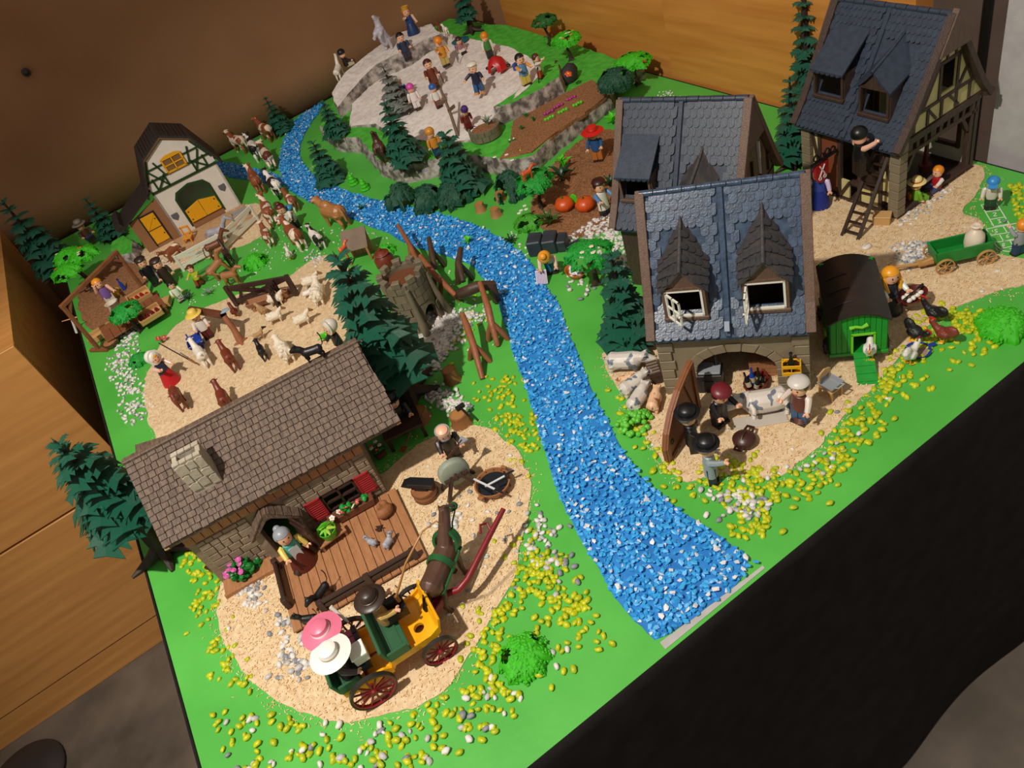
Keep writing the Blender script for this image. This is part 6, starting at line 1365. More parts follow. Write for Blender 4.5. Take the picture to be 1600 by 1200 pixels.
animal('lamb', 'white lamb between the sheep at the fir', (474, 458), (490, 452), 'white', cat='lamb')
animal('cat', 'black cat arching its tail on the cottage ridge', (498, 548), (468, 558), 'black', cat='cat', z=.192, s=1.15)
animal('cat', 'black cat with raised tail walking on the porch', (508, 920), (490, 946), 'black', cat='cat', z=.0085, s=1.1); animal('cat', 'black cat with blue collar at the porch edge', (484, 966), (470, 968), 'black', cat='cat', z=.0085, s=.9); animal('cat', 'small black cat on the driver lap', (614, 934), (596, 946), 'black', cat='cat', z=.060, s=.8, smin=.6)
animal('rabbit', 'grey rabbit lying on the porch planks', (586, 848), (570, 842), 'grey', cat='rabbit', z=.0085, s=.85); animal('rabbit', 'grey rabbit sitting beside the lying rabbit', (602, 852), (613, 836), 'grey', cat='rabbit', z=.0085, s=.95)
animal('pig', 'large grey spotted pig at the house wall', (948, 560), (1022, 556), 'piggrey', cat='pig'); animal('piglet', 'pink piglet with brown spots behind the grey piglets', (966, 592), (994, 585), 'pigpink', cat='piglet'); animal('piglet', 'grey spotted piglet nosing the trough', (980, 608), (1010, 588), 'piggreysm', cat='piglet', s=1.3); animal('piglet', 'grey spotted piglet next to the wooden door', (992, 632), (1010, 606), 'piggreysm', cat='piglet', s=1.3); animal('piglet', 'pink piglet with brown spots next to the wooden door', (1020, 634), (1028, 608), 'pigpink', cat='piglet', s=1.1)
o = animal('pig', 'large grey spotted pig lying on its side among the men', (1228, 642), (1146, 656), 'piggrey', cat='pig', s=.96, zf=.3); hdv = o.rotation_euler[2]; o.rotation_euler = (Matrix.Rotation(hdv, 3, 'Z') @ Matrix.Rotation(R(68), 3, 'Y')).to_euler(); o.location.z = .010
o.location += Vector((-math.cos(hdv), -math.sin(hdv), 0)) * .002
hen('black hen pecking in front of the coop', (1425, 517), (1444, 527), '#1c1a1c', 18, 1.25); hen('black hen walking beside the yellow stones', (1458, 489), (1440, 482), '#1c1a1c', 0, 1.25); hen('red-brown hen at the yellow stones', (1478, 523), (1462, 516), '#7a3528', 10, 1.25); hen('white hen feeding at the blue dish', (1419, 558), (1430, 545), '#dcd8cf', 20, 1.2)
h_ = hen('white rooster on the coop ramp', (1358, 545), (1356, 575), '#e2ded6', 0, 1.2); q = G(1359, 546, .027); h_.location = (q.x, q.y, .0120)
hen('red-brown hen beside the water trough', (366, 487), (360, 478), '#6e2c20', 0, 1.1)['group'] = 'hens in the pen'; hen('white hen near the lattice fence', (452, 398), (449, 388), '#dcd6ca', 0, 1.1)['group'] = 'hens in the pen'
o = animal('bear', 'brown bear standing upright on the hill ledge', (597, 246), (596, 236), 'bear', z=.042, cat='bear', s=.95); o.rotation_euler[2] = R(150)
o = animal('bear', 'grey shaggy beast with raised paws on the rock rim', (600, 70), (594, 62), 'yak', z=.112, cat='beast figure', s=1.1, name='shaggy_beast'); o.rotation_euler[2] = R(130)
animal('horse', 'white horse climbing the rock rim by the backdrop', (514, 118), (540, 82), 'white', z=.085, cat='horse', s=.62, pitch=R(12))
animal('kid', 'orange-red squirrel on the top of the large fir', (530, 386), (540, 376), 'fox', z=.245, cat='squirrel', name='squirrel', s=.55); animal('kid', 'orange-red squirrel at the foot of the fir', (944, 502), (954, 490), 'fox', cat='squirrel', name='squirrel', s=.6, z=.02); animal('kid', 'orange-red fox on the canopy of the forked tree', (815, 274), (838, 262), 'fox', cat='fox', name='fox', s=.85, z=.072)
# carriage horse with harness
HP = G(690, 880, .045); hrz = R(40); o = animal('horse', 'dark brown draught horse harnessed to the carriage', (672, 912), (712, 818), 'horsebrown', cat='horse', zf=.9, smin=1.05, smax=1.2); Hs = o.scale[0]
o.name = 'draught_horse'; M_har = pl('#1f5a2e')
def hpart(nm, b, M): q = b.build(nm, M, o, smooth=True); return q
b = MB(); b.lathe([(.0140, -.003), (.0160, -.003), (.0160, .004), (.0140, .004)], 20, close=True); b.v = [tuple(Matrix.Rotation(R(90), 4, 'X') @ Vector(v) + Vector((0, .005, .0465))) for v in b.v]; hpart('girth_strap', b, M_har)
b = MB(); b.lathe([(.0128, -.005), (.0162, -.005), (.0162, .005), (.0128, .005)], 20, close=True); b.v = [tuple(Matrix.Rotation(R(62), 4, 'X') @ Vector(v) + Vector((0, .030, .054))) for v in b.v]; hpart('collar', b, M_har)
for s in (-1, 1): hpart('trace', MB().tube([(s * .0150, .030, .046), (s * .0155, .005, .045), (s * .0145, -.028, .042)], .0016, 6), M_har)
b = MB()
for s in (-1, 1): b.tube([(s * .0058, .054, .084), (s * .0056, .062, .074)], .0011, 6).tube([(s * .0056, .062, .074), (s * .006, .045, .068), (s * .010, .030, .058)], .0010, 6)
b.lathe([(.0052, -.001), (.0060, -.001), (.0060, .001), (.0052, .001)], 14, close=True, at=(0, .0615, .0735)).ell((0, .066, .070), (.0052, .005, .0052), 0); hpart('bridle', b, M_har)
b = MB()
for k in range(8): b.ell((0, .0275 + k * .0026, .0645 + k * .0028), (.0022, .0026, .0030), 0, 6, 5)
hpart('mane', b, pl('#120e0d')); hpart('tail', MB().tube([(0, -.036, .052), (0, -.044, .040), (0, -.046, .018)], [.003, .0042, .0018], 8), pl('#0f0c0b'))

# ------------------------------------------------------------------ toy figures
kx = lambda x, y, z: (Matrix.Translation(KO) @ Matrix.Rotation(KRZ, 4, 'Z') @ Vector((x, y, z)))
fig('carriage driver with dark brown wide hat and tan shirt', (582, 958), -4, '#a98a56', '#2b211c', '#3a241a', hat=('brim', '#33251d', '#4a372b'), arms=((70, 5), (75, 0)), sit=True, z=.0515, pos=kx(.006, .010, 0), sleeves='#c7a35c')
fig('lady passenger in pink dress with broad pink hat', (515, 990), -4, '#8f2f3e', '#b8506a', '#6b3a22', 'long', ('wide', '#d9708c', '#f0e6e0'), arms=((30, 5), (25, 5)), sit=True, z=.0435, pos=kx(-.054, .016, 0))
fig('lady passenger in dark blue with broad white hat', (508, 1030), -4, '#4a3a40', '#18233f', '#7a4a2a', 'long', ('wide', '#ece8e0', '#b9a98a'), arms=((35, 5), (40, 5)), sit=True, z=.0435, pos=kx(-.054, -.016, 0))
fig('old woman with grey hair and yellow sleeves holding a broom at the cottage door', (442, 838), (500, 905), '#4fa89a', '#6e231c', '#8d9299', 'bun', arms=((15, 12), (55, 5)), skirt='#5c211a', z=.0085, sleeves='#d8c05a', apron='#b9bcbc')
fig('bald grey-bearded smith in black at the grindstone', (692, 676), (728, 735), '#1b1a1c', '#2b241f', '#8f9296', 'ring', arms=((62, 8), (55, 8)), beard='#8f9296', sleeves='#2d211b', bend=14)
fig('figure in black standing in the shadow of the cottage corner', (612, 626), (640, 690), '#161417', '#161417', '#17120f', hat=('bowler', '#141214'), arms=((40, 5), (20, 5)))
fig('man in black jacket with burgundy beret bending over the pig', (1126, 616), (1180, 650), '#17161a', '#1c1a1e', '#3b1d18', hat=('beret', '#6a1b22'), arms=((75, 0), (60, 10)), bend=16)
fig('man in long black coat with black bowler next to the wooden door', (1074, 650), (1140, 640), '#151416', '#131214', '#8a8a8a', hat=('bowler', '#100f11'), arms=((25, 5), (45, 5)), coat=1)
fig('man in grey jacket with black hat pointing at the pig', (1104, 698), (1160, 690), '#8b989d', '#1d2844', '#d8891e', hat=('bowler', '#100f11'), arms=((30, 8), (82, 0)), coat=1)
fig('butcher in brown vest and pale cap holding a rope', (1248, 604), (1205, 650), '#5f3029', '#2c5580', '#5b3a28', hat=('beret', '#c9c2ba'), arms=((30, 10), (80, 20)), sleeves='#dccfc2')
fig('laundress with orange hair bending over the river', (851, 402), (846, 440), '#d9d6cf', '#2a6a8a', '#e69a2a', 'top', arms=((85, 5), (85, 5)), bend=50, sleeves='#e0c0a8')
fig('gardener in white smock with brown hair and striped sleeves', (936, 290), (975, 310), '#dcd8cc', '#1c2a20', '#33130e', 'short', ('beret', '#33130e'), arms=((60, 5), (60, 5)), coat=1, sleeves='#4f7fae')
fig('gardener in blue vest with broad red hat by the rock terrace', (926, 208), (905, 262), '#24507f', '#b06a2c', '#3a241a', hat=('wide', '#c41f18', '#a8160f'), arms=((50, 5), (30, 5)))
swp = onx(1343, 212, 1.146); swp.z -= .061
fig('chimney sweep in black on the ladder', (1343, 212), -20, '#141315', '#2a1c16', None, hat=('helmet', '#0f0f10'), arms=((70, 10), (95, 10)), z=swp.z, pos=swp, sleeves='#e2b096')
fig('woman in dark blue gown with magenta hair below the red sign', (1279, 270), (1262, 340), '#27408f', '#27408f', '#b01f86', 'long', arms=((20, 12), (25, 10)), skirt='#1b2c7a', sleeves='#c9b6d8')
fig('child with straw hat and green shirt sitting in the open house', (1432, 288), (1470, 275), '#6fa82e', '#6fa82e', '#d8891e', hat=('brim', '#e2cf8a', '#b02a20'), s=.74, sit=True, z=.003)
fig('child with orange hair and red shirt sitting in the open house', (1465, 268), (1435, 285), '#a81c24', '#3a4f8a', '#e08a1e', s=.74, sit=True, z=.003, sleeves='#e0d8d0', arms=((60, 0), (60, 0)))
fig('boy with blue cap and white shirt at the hopscotch', (1552, 286), (1545, 335), '#d6d0c6', '#24402a', '#c08a3a', hat=('cap', '#2f86c6'), s=.76, bend=14, arms=((30, 5), (30, 5)))
fig('child with orange hair in grey at the end of the hopscotch', (1598, 352), (1560, 330), '#8d9296', '#2c3a66', '#e08a1e', s=.76, arms=((120, 5), (20, 5)))
fig('woman with orange braid and black vest carrying an egg basket', (1392, 430), (1432, 460), '#1d2030', '#20202c', '#e39a1c', 'braids', arms=((60, 5), (55, 5)), sleeves='#d8e4e0', skirt='#1d1f2b')
fig('shepherdess with white bonnet, red skirt and blue bodice', (240, 560), (300, 566), '#1e2846', '#b0161c', '#d8a02c', hat=('bonnet', '#e2ded6'), arms=((50, 5), (80, 10)), skirt='#b5151d', sleeves='#e0b8a4')
fig('boy with yellow straw hat pushing a blue wheelbarrow', (304, 494), (316, 545), '#d9d2c8', '#5a1d1c', '#c08a3a', hat=('brim', '#e2c458', '#e2c458'), arms=((50, 5), (50, 5)), s=.9)
fig('woman with white bonnet half hidden behind the large fir', (515, 512), (480, 540), '#18161a', '#5a86b8', '#c9a06a', hat=('bonnet', '#cfc8bc'), arms=((40, 5), (40, 5)))
fig('market woman with orange hair and raised arm inside the stall', (152, 443), (205, 470), '#7a5a9a', '#d8cfc0', '#e0911c', 'bun', arms=((30, 10), (150, 10)), sleeves='#e2b096')
fig('man in black suit with dark hat beside the fruit crates', (221, 410), (262, 455), '#14151c', '#14151c', '#3a2a22', hat=('beret', '#2a1c16'), arms=((20, 5), (45, 5))); fig('man in dark brown coat with brown hat beside the man in black', (245, 412), (285, 450), '#33261d', '#2b211a', '#3a2a22', hat=('beret', '#33231b'), arms=((20, 5), (30, 5)), coat=1)
fig('child in yellow-green shirt running by the ranch fence', (297, 420), (286, 440), '#a8b82a', '#8a3a20', '#5a2416', s=.74, arms=((70, 20), (60, 20)), stride=20); fig('small child in white with black hair behind the flat crate', (267, 446), (290, 465), '#d4dcc2', '#c9c4b4', '#1a1412', s=.7, arms=((50, 10), (50, 10)))
fig('man with grey hat and blue trousers by the dark fir', (125, 353), (155, 372), '#5a3c2a', '#2f4f86', '#8c7a64', hat=('brim', '#8c7f74', '#5a4c42'), arms=((50, 5), (50, 5)), sit=True, z=.012)
fig('milker with red-brown hair and white shirt behind the cow', (438, 326), (425, 360), '#dcd8d0', '#17161a', '#5a1d16', 'top', arms=((60, 5), (60, 5)), bend=10); fig('child with blue cap beside the milker', (452, 327), (430, 340), '#c8c4ba', '#2a2a3a', '#5a3a22', hat=('helmet', '#3a86b4'), s=.74)
ZS = .078
fig('rider in black with dark helmet on the white horse', (534, 84), (560, 70), '#17161a', '#b8b49a', None, hat=('helmet', '#15131a'), z=.105, sit=True, arms=((50, 5), (50, 5)), s=.9); fig('lady in sparkling blue gown with orange hair on the rock rim', (634, 18), (700, 60), '#1d3f78', '#1d3f78', '#d8861e', 'long', ('crown', '#c99a3a'), z=.114, skirt='#173462', sleeves='#d9b49a', arms=((20, 10), (100, 15)))
fig('figure with black hair in the hollow below the blue gown', (625, 58), (650, 90), '#26324a', '#2a2a36', '#120f10', z=.086, arms=((40, 5), (40, 5))); fig('hiker with orange cap, yellow jacket and pole on the snow', (685, 66), (715, 90), '#c98a2a', '#b8a25a', '#d8801c', hat=('cap', '#d8801c'), z=ZS, arms=((30, 5), (80, 10)))
fig('child with orange cap beside the red dome tent', (757, 58), (790, 80), '#3f7a3a', '#2c2a2a', '#d8801c', hat=('helmet', '#d8801c'), z=ZS, s=.85, sleeves='#cfd2c2'); fig('boy with white cap and blue jeans skating on the snow', (738, 106), (715, 140), '#20243a', '#2f5686', '#e0d8cc', hat=('beret', '#dcd6c8'), z=.074, arms=((30, 40), (30, 50)), stride=14, shoes='#c98a4a')
fig('hiker with black hair, blue vest and yellow trousers on the grass ledge', (812, 92), (850, 110), '#5a86b4', '#d8b85a', '#15130f', z=.073, arms=((70, 5), (80, 10)), sleeves='#dc9a4a'); fig('small hiker with brown hair and red shorts on the grass ledge', (837, 90), (870, 85), '#d6cfc4', '#b0401f', '#4a2a1c', z=.073, s=.78, arms=((95, 30), (95, 30)), shoes='#17120f')
fig('woman in red-brown coat with large maroon hair on the snow', (668, 100), (690, 130), '#6b3320', '#5a2a1c', '#4a1a1c', 'long', z=.068, coat=1, arms=((30, 5), (50, 10))); fig('child with blue cap and white jumper beside the signpost', (676, 138), (700, 160), '#d8d4cc', '#7a2a2c', None, hat=('helmet', '#2a5aa8'), z=.058, s=.78)
fig('child with pink cap and white jacket on the snow', (641, 138), (650, 170), '#e0d6d2', '#d8d0cc', None, hat=('helmet', '#cf4aa0'), z=.060, s=.85); fig('white-haired figure in blue under the snowy fir', (622, 128), (640, 150), '#34508a', '#c9c4bc', '#d8d2c6', 'long', z=.066, s=.85)
fig('child with purple cap and maroon coat crouching on the snow', (726, 174), (750, 190), '#7a241f', '#6a1f1c', '#e0a02c', hat=('beanie', '#4a2a6a'), z=.050, s=.8, bend=25); fig('figure with orange hood and blue trousers behind the fir', (672, 208), (690, 225), '#c8862f', '#24466a', '#c8862f', hat=('helmet', '#c8862f'), z=.042, s=.9)
fig('figure lying in the teal saucer sled', (712, 60), (735, 70), '#a87a80', '#d8d2ca', '#2a2220', z=.079, s=.8, sit=True, lean=-20)
# ------------------------------------------------------------------ props
def at(px, z=0.0): p = G(*px, z); p.z = z; return p
M_pine = pl('#c39a62'); M_iron = pl('#1b1b1d'); M_grey = pl('#8b9096')
def stump(label, px, r, h, c='#8a5c34', z=0.0):
    t = thing('tree_stump', label, 'stump', at(px, z), rs.uniform(0, 6), 'tree stumps'); b = MB(); b.lathe([(0, 0), (r * 1.25, 0), (r * 1.02, h * .3), (r * .95, h), (0, h)], 9); b.v = [(x * (1 + .06 * math.sin(5 * math.atan2(y, x))), y * (1 + .06 * math.sin(5 * math.atan2(y, x))), q) for x, y, q in b.v]
    b.build('stump', mat('stump_' + c, c, .55, c, 60, 4, .4, 200, (1, 1, .2)), t, smooth=True); MB().lathe([(0, h), (r * .8, h), (r * .8, h + .0006), (r * .7, h + .0006), (r * .7, h + .0002), (0, h + .0002)], 9).build('cut_face', pl('#a97845'), t); return t
stump('brown tree stump with flat top on the green board near the log fence', (708, 594), .012, .022); stump('brown tree stump with a black hammer on it', (722, 662), .014, .020); stump('brown tree stump in the shade beside the cottage', (658, 655), .014, .018)
stump('light brown stump nearest the river of three', (752, 329), .010, .017, '#a5744a'); stump('light brown stump in the middle of three', (776, 337), .010, .017, '#a5744a'); stump('light brown stump nearest the hollow bushes of three', (783, 312), .010, .017, '#a5744a')
t = thing('hammer', 'black sledge hammer lying on the tree stump', 'hammer', at((722, 640), .021), heading((712, 630), (730, 648))); MB().tube([(-.004, 0, .002), (.022, 0, .002)], .0018, 8).build('handle', M_iron, t); MB().box((-.004, 0, .003), (.006, .014, .006)).build('head', M_iron, t, bevel=.0005)
# grindstone
t = thing('grindstone', 'grey-green grindstone wheel on a brown wooden stand', 'grindstone', at((722, 762)), heading((690, 770), (745, 740)))
b = MB(); b.lathe([(0, -.006), (.019, -.006), (.021, -.004), (.021, .004), (.019, .006), (0, .006)], 26); b.v = [tuple(Matrix.Rotation(R(90), 4, 'X') @ Vector(v) + Vector((0, 0, .034))) for v in b.v]; b.build('wheel', mat('grindstone_grey', '#86907f', .6, '#929b8a', 90, 3, .2), t, smooth=True)
for s in (-1, 1):
    for x in (-1, 1): MB().bar((x * .006, s * .011, .036), (x * .024, s * .013, 0), .005, .004).build('leg', M_dbrown, t)
    MB().box((0, s * .011, .033), (.034, .004, .005)).build('beam', M_dbrown, t)
MB().tube([(0, -.016, .034), (0, .016, .034)], .002, 8).build('axle', M_dbrown, t); MB().tube([(0, .016, .034), (.006, .016, .040), (.006, .022, .040)], .0014, 6).build('crank', M_dbrown, t)
t = thing('axe', 'axe with grey blade held on the grindstone by the smith', 'axe', at((712, 700), .056), heading((700, 712), (718, 690))); MB().tube([(-.020, 0, 0), (.014, 0, 0)], .0016, 8).build('handle', pl('#4a221a'), t); MB().prism([(.006, -.002), (.018, -.008), (.020, .006), (.010, .003)], -.0008, .0008).build('blade', M_grey, t)
# anvil on barrel, basin of swords
t = thing('anvil', 'black anvil standing on a wooden barrel', 'anvil', at((668, 775)), heading((640, 760), (690, 762))); MB().lathe([(0, 0), (.014, 0), (.0165, .006), (.0172, .011), (.0162, .018), (0, .018)], 18).build('barrel', mat('barrel_wood', '#8d5a36', .5, '#9b673f', 60, 4, .3, 160), t, smooth=True)
for z in (.004, .0145): MB().lathe([(.0150, z), (.0176, z), (.0176, z + .002), (.0150, z + .002)], 18, close=True).build('hoop', M_mbrown, t, smooth=True)
MB().box((0, 0, .021), (.020, .012, .006), 0, top=.8).build('anvil_base', M_iron, t); MB().prism([(-.028, .026), (-.016, .0235), (.018, .0235), (.020, .032), (-.016, .032)], -.007, .007, 'y').build('anvil_top', M_iron, t, bevel=.0008)
t = thing('sword_basin', 'round brown wooden basin filled with dark water and swords', 'basin', at((774, 764)), 0.4); bw = mat('barrel_wood2', '#8d5a36', .5, '#9b673f', 60, 4, .3, 160)
MB().lathe([(0, 0), (.018, 0), (.0245, .015), (.0225, .015), (.0165, .003), (0, .003)], 22).build('tub', bw, t, smooth=True); MB().lathe([(0, .010), (.0205, .010), (.0205, .0108), (0, .0108)], 22).build('dark_water', mat('dark_water', '#12181c', .08), t, smooth=True)
for k in range(12): a = k * 6.283 / 12; MB().box((math.cos(a) * .0215, math.sin(a) * .0215, .0075), (.0012, .0008, .015), 0, rz=a, ry=R(0)).build('stave_joint', M_mbrown, t)
for s in (-1, 1): MB().box((s * .026, 0, .013), (.007, .008, .004)).build('handle', bw, t, bevel=.0006)
for k, (p, q) in enumerate((((690 + 47, 828 - 0), (798, 768)), ((757, 770), (800, 738)))):
    a = at((740, 748) if k == 0 else (758, 760), .017); c = at((778, 766) if k == 0 else (792, 740), .021); sw = thing('sword', ('bright steel sword lying across the basin rim', 'bright steel sword with dark cross hilt sticking out of the basin')[k], 'sword', a, math.atan2(c.y - a.y, c.x - a.x)); L = (c - a).length
    MB().box((L / 2, 0, .001), (L, .0028, .0010), 0, ry=-R(4)).build('blade', mat('bright_steel', '#c9ccd0', .18), sw); MB().box((L * .92, 0, .003), (.003, .011, .003)).build('cross_guard', M_iron, sw); MB().tube([(L * .93, 0, .003), (L * .93 + .012, 0, .004)], .0016, 6).build('grip', M_iron, sw)
# forge bench in the shade, shovel, flower pot
t = thing('forge_bench', 'dark brown workbench in the shade under the roof overhang', 'workbench', at((640, 690), 0), heading((605, 720), (668, 690))); MB().box((0, .014, .026), (.060, .044, .004)).build('top', M_dbrown, t, bevel=.0006)
for x in (-.026, .026):
    for y in (-.004, .032): MB().box((x, y, .012), (.005, .005, .024)).build('leg', M_dbrown, t)
t = thing('shovel', 'small brown shovel on the dark workbench', 'shovel', at((636, 690), .029), heading((646, 665), (634, 692))); MB().tube([(-.016, 0, .001), (.010, 0, .001)], .0012, 6).build('handle', M_mbrown, t); MB().box((.015, 0, .001), (.011, .010, .0014)).build('blade', M_mbrown, t)
t = thing('flower_pot', 'pot of red and white flowers at the cottage side wall', 'flower pot', at((596, 712)), 0); MB().lathe([(0, 0), (.008, 0), (.010, .010), (0, .010)], 12).build('pot', M_mbrown, t, smooth=True)
for k in range(7): MB().ell((.006 * math.cos(k), .006 * math.sin(k), .013 + .002 * (k % 3)), (.005, .004, .0025), 0, 7, 5).build('leaf', pl('#1a6a2a'), t)
for k in range(6): put('flower', flower_mesh(('#b02a34', '#e6e2da')[k % 2]), t, (.007 * math.cos(k * 1.1), .007 * math.sin(k * 1.1), .020 + .003 * (k % 2)), (0, 0, k), .0036)
# porch: bench, bucket, sack, leaf, broom
t = thing('porch_bench', 'small brown wooden bench on the porch under the green bucket', 'bench', gw(cl(518, 838, .018)) - Vector((0, 0, .0095)), CRZ + R(10)); MB().box((0, 0, .0105), (.040, .017, .0028)).build('seat', M_deck, t, bevel=.0004)
for x in (-.017, .017): MB().box((x, 0, .0048), (.003, .015, .0095)).build('leg', M_deck, t)
bp = t.location + Vector((0, 0, .0122)); t = thing('vegetable_bucket', 'lime green bucket heaped with green vegetables', 'bucket', bp, 0)
MB().lathe([(0, 0), (.0095, 0), (.0122, .012), (.0110, .012), (.0088, .002), (0, .002)], 18).build('bucket', pl('#4fae1c'), t, smooth=True); MB().tube([(-.012, 0, .012), (-.009, 0, .021), (0, 0, .025), (.009, 0, .021), (.012, 0, .012)], .0012, 6).build('handle', pl('#4fae1c'), t, smooth=True)
for k in range(9): a = k * 2.4; q = .003 + .0045 * (k % 3) / 2; v = thing('vegetable', 'long green vegetable heaped in the lime bucket', 'vegetable', bp + Vector((math.cos(a) * q, math.sin(a) * q, .0115 + .001 * (k % 3))), a, 'vegetables in the bucket'); MB().tube([(-.006, 0, 0), (0, 0, .0012), (.006, 0, 0)], [.0012, .0024, .0010], 7).build('pod', pl(('#5fb82a', '#7cc83a', '#a3c046')[k % 3]), v, smooth=True); MB().tube([(-.006, 0, 0), (-.008, 0, .0006)], .0006, 5).build('stalk', pl('#3f7a1c'), v)
t = thing('grain_sack', 'tan sack slumped on the porch corner by the wall', 'sack', gw(cl(602, 800, .015)) - Vector((0, 0, .0065)), .3); b = MB(); b.ell((0, 0, .009), (.013, .010, .0095), 0, 12, 8).ell((.004, .003, .017), (.007, .006, .005), 0).tube([(0, 0, .015), (-.004, .002, .022)], [.005, .0035], 8); put('sack', remesh(b, .0011, 'sack'), t).data.materials.append(mat('tan_sackcloth', '#8f5a34', .7, '#9a643c', 60, 3, .4, 400)); MB().lathe([(.0046, -.001), (.0056, 0), (.0046, .001)], 12).build('tie', M_mbrown, t, loc=(-.001, .001, .0165))
t = thing('dry_leaf', 'small brown dry leaf lying on the porch planks', 'leaf', gw(cl(592, 826, .010)), .8); MB().prism([(-.005, 0), (-.002, .005), (0, .002), (.003, .006), (.004, 0), (.006, -.004), (0, -.003), (-.004, -.005)], 0, .0012).build('blade', M_dbrown, t); MB().tube([(0, -.003, .001), (.001, -.009, .001)], .0005, 5).build('stalk', M_dbrown, t)
a, c = at((473, 838), .050), at((466, 896), .0095); t = thing('broom', 'dark besom broom leaning in the old woman hand', 'broom', c, 0); v = a - c; MB().tube([(0, 0, .004), tuple(v)], .0014, 6).build('stick', M_dbrown, t); MB().tube([(0, 0, .0), tuple(v * .12), tuple(v * .28)], [.0062, .0048, .0016], 9).build('twigs', M_dbrown, t, smooth=True)
# whip, lap box
a = kx(.030, .004, .083); pts = [a, at((634, 880), .150), at((660, 830), .170), at((682, 814), .165), at((688, 820), .150)]; t = thing('whip', 'long thin tan coach whip in the driver hand', 'whip', a, 0); MB().tube([tuple(p - a) for p in pts], [.0016, .0013, .0010, .0007, .0005], 6).build('stock', pl('#b07a48'), t, smooth=True); MB().tube([(0, 0, -.008), (0, 0, .002)], .0022, 8).build('grip', M_mbrown, t)
t = thing('gift_box', 'white box on the lap of the lady in dark blue', 'box', kx(-.032, -.017, .057), KRZ); MB().box((0, 0, .006), (.016, .018, .012)).build('box', pl('#e6e2da'), t, bevel=.0006); MB().box((0, 0, .013), (.018, .020, .003)).build('lid', pl('#efece6'), t, bevel=.0005)
t = thing('parasol', 'rolled white parasol held by the lady in pink', 'parasol', kx(-.030, .028, .062), 0); MB().tube([(0, 0, 0), (-.006, .014, .022)], [.0012, .0026], 8).build('cloth', pl('#e4ddd4'), t, smooth=True); MB().tube([(.002, -.005, -.008), (0, 0, 0)], .001, 6).build('stick', M_mbrown, t)

# ------------------------------------------------------------------ arched house surroundings
b0, b1 = G(1092, 634), G(1043, 726); L = (b1 - b0).length; t = thing('gate_door', 'large brown arched wooden door standing open in front of the stone gateway', 'door', b0, math.atan2(b1.y - b0.y, b1.x - b0.x)); M_gate = mat('gate_brown', '#7b4a2c', .5, '#86532f', 50, 4, .2, 120, (1, 1, 6))
op = [(0, 0), (L, 0), (L, .026), (L * .9, .045), (L * .72, .062), (L * .45, .076), (L * .15, .083), (0, .084)]
MB().prism(op, -.002, .002, 'y').build('leaf', M_gate, t, bevel=.0006)
def inset(k): return [(lerp(L / 2, x, k), lerp(.04, z, k)) for x, z in op]
for s in (-1, 1):
    o_, i_ = inset(.97), inset(.84); b = MB(); n = len(o_); V = [(x, s * .002, z) for x, z in o_ + i_] + [(x, s * .0042, z) for x, z in o_ + i_]; F = []
    for i in range(n): j = (i + 1) % n; F += [(i, j, n + j, n + i), (2 * n + i, 3 * n + i, 3 * n + j, 2 * n + j), (i, 2 * n + i, 2 * n + j, j), (n + i, n + j, 3 * n + j, 3 * n + i)]
    b.add(V, F); b.build('rim_frame', M_gate, t); MB().bar((L * .12, s * .003, .008), (L * .30, s * .003, .072), .004, .002, 0, (0, 1, 0)).build('brace', M_gate, t)
MB().lathe([(.003, 0), (.004, 0), (.004, .001), (.003, .001)], 12, close=True).build('ring_handle', M_iron, t, loc=(L * .85, .005, .028), rot=(R(90), 0, 0))
t = thing('feed_trough', 'small dark slatted feeding trough against the house corner', 'trough', at((1023, 588)), heading((1015, 560), (1030, 600))); MB().box((0, 0, .009), (.036, .014, .018), 0, top=1.15).build('box', M_dbrown, t)
for k in range(5): MB().box((-.012 + k * .006, 0, .019), (.002, .015, .002)).build('slat', pl('#8a7a6a'), t)
t = thing('stone_slab', 'flat pale slab under the lying pig', 'slab', at((1190, 664)), heading((1150, 668), (1225, 655))); MB().box((0, .006, .0018), (.064, .020, .0026)).build('slab', pl('#b9b1a6'), t, bevel=.0006)
t = thing('cauldron', 'brown lidded cauldron with two handles on the sawdust', 'cauldron', at((1164, 694)), .4); cm_ = pl('#3e2019'); MB().lathe([(0, 0), (.010, 0), (.014, .006), (.0145, .011), (.013, .013), (.009, .0165), (.003, .018), (0, .018)], 20).build('bowl', cm_, t, smooth=True); MB().tube([(-.010, 0, .014), (-.004, 0, .0195), (.004, 0, .0195), (.010, 0, .014)], .0012, 6).build('lid_handle', cm_, t, smooth=True)
for s in (-1, 1): MB().tube([(s * .012, -.005, .011), (s * .020, -.004, .011), (s * .020, .004, .011), (s * .012, .005, .011)], .0018, 6).build('handle', cm_, t, smooth=True)
t = thing('bottle_basket', 'red-brown basket full of dark bottles in the gateway', 'basket', at((1182, 606)), .3); MB().lathe([(0, 0), (.013, 0), (.0175, .013), (.0158, .013), (.012, .003), (0, .003)], 12, sx=1.15, sy=.85).build('basket', pl('#6e1e18'), t); bp = t.location.copy()
for s in (-1, 1): MB().tube([(s * .018, -.004, .012), (s * .0225, 0, .014), (s * .018, .004, .012)], .0012, 6).build('handle', pl('#6e1e18'), t)
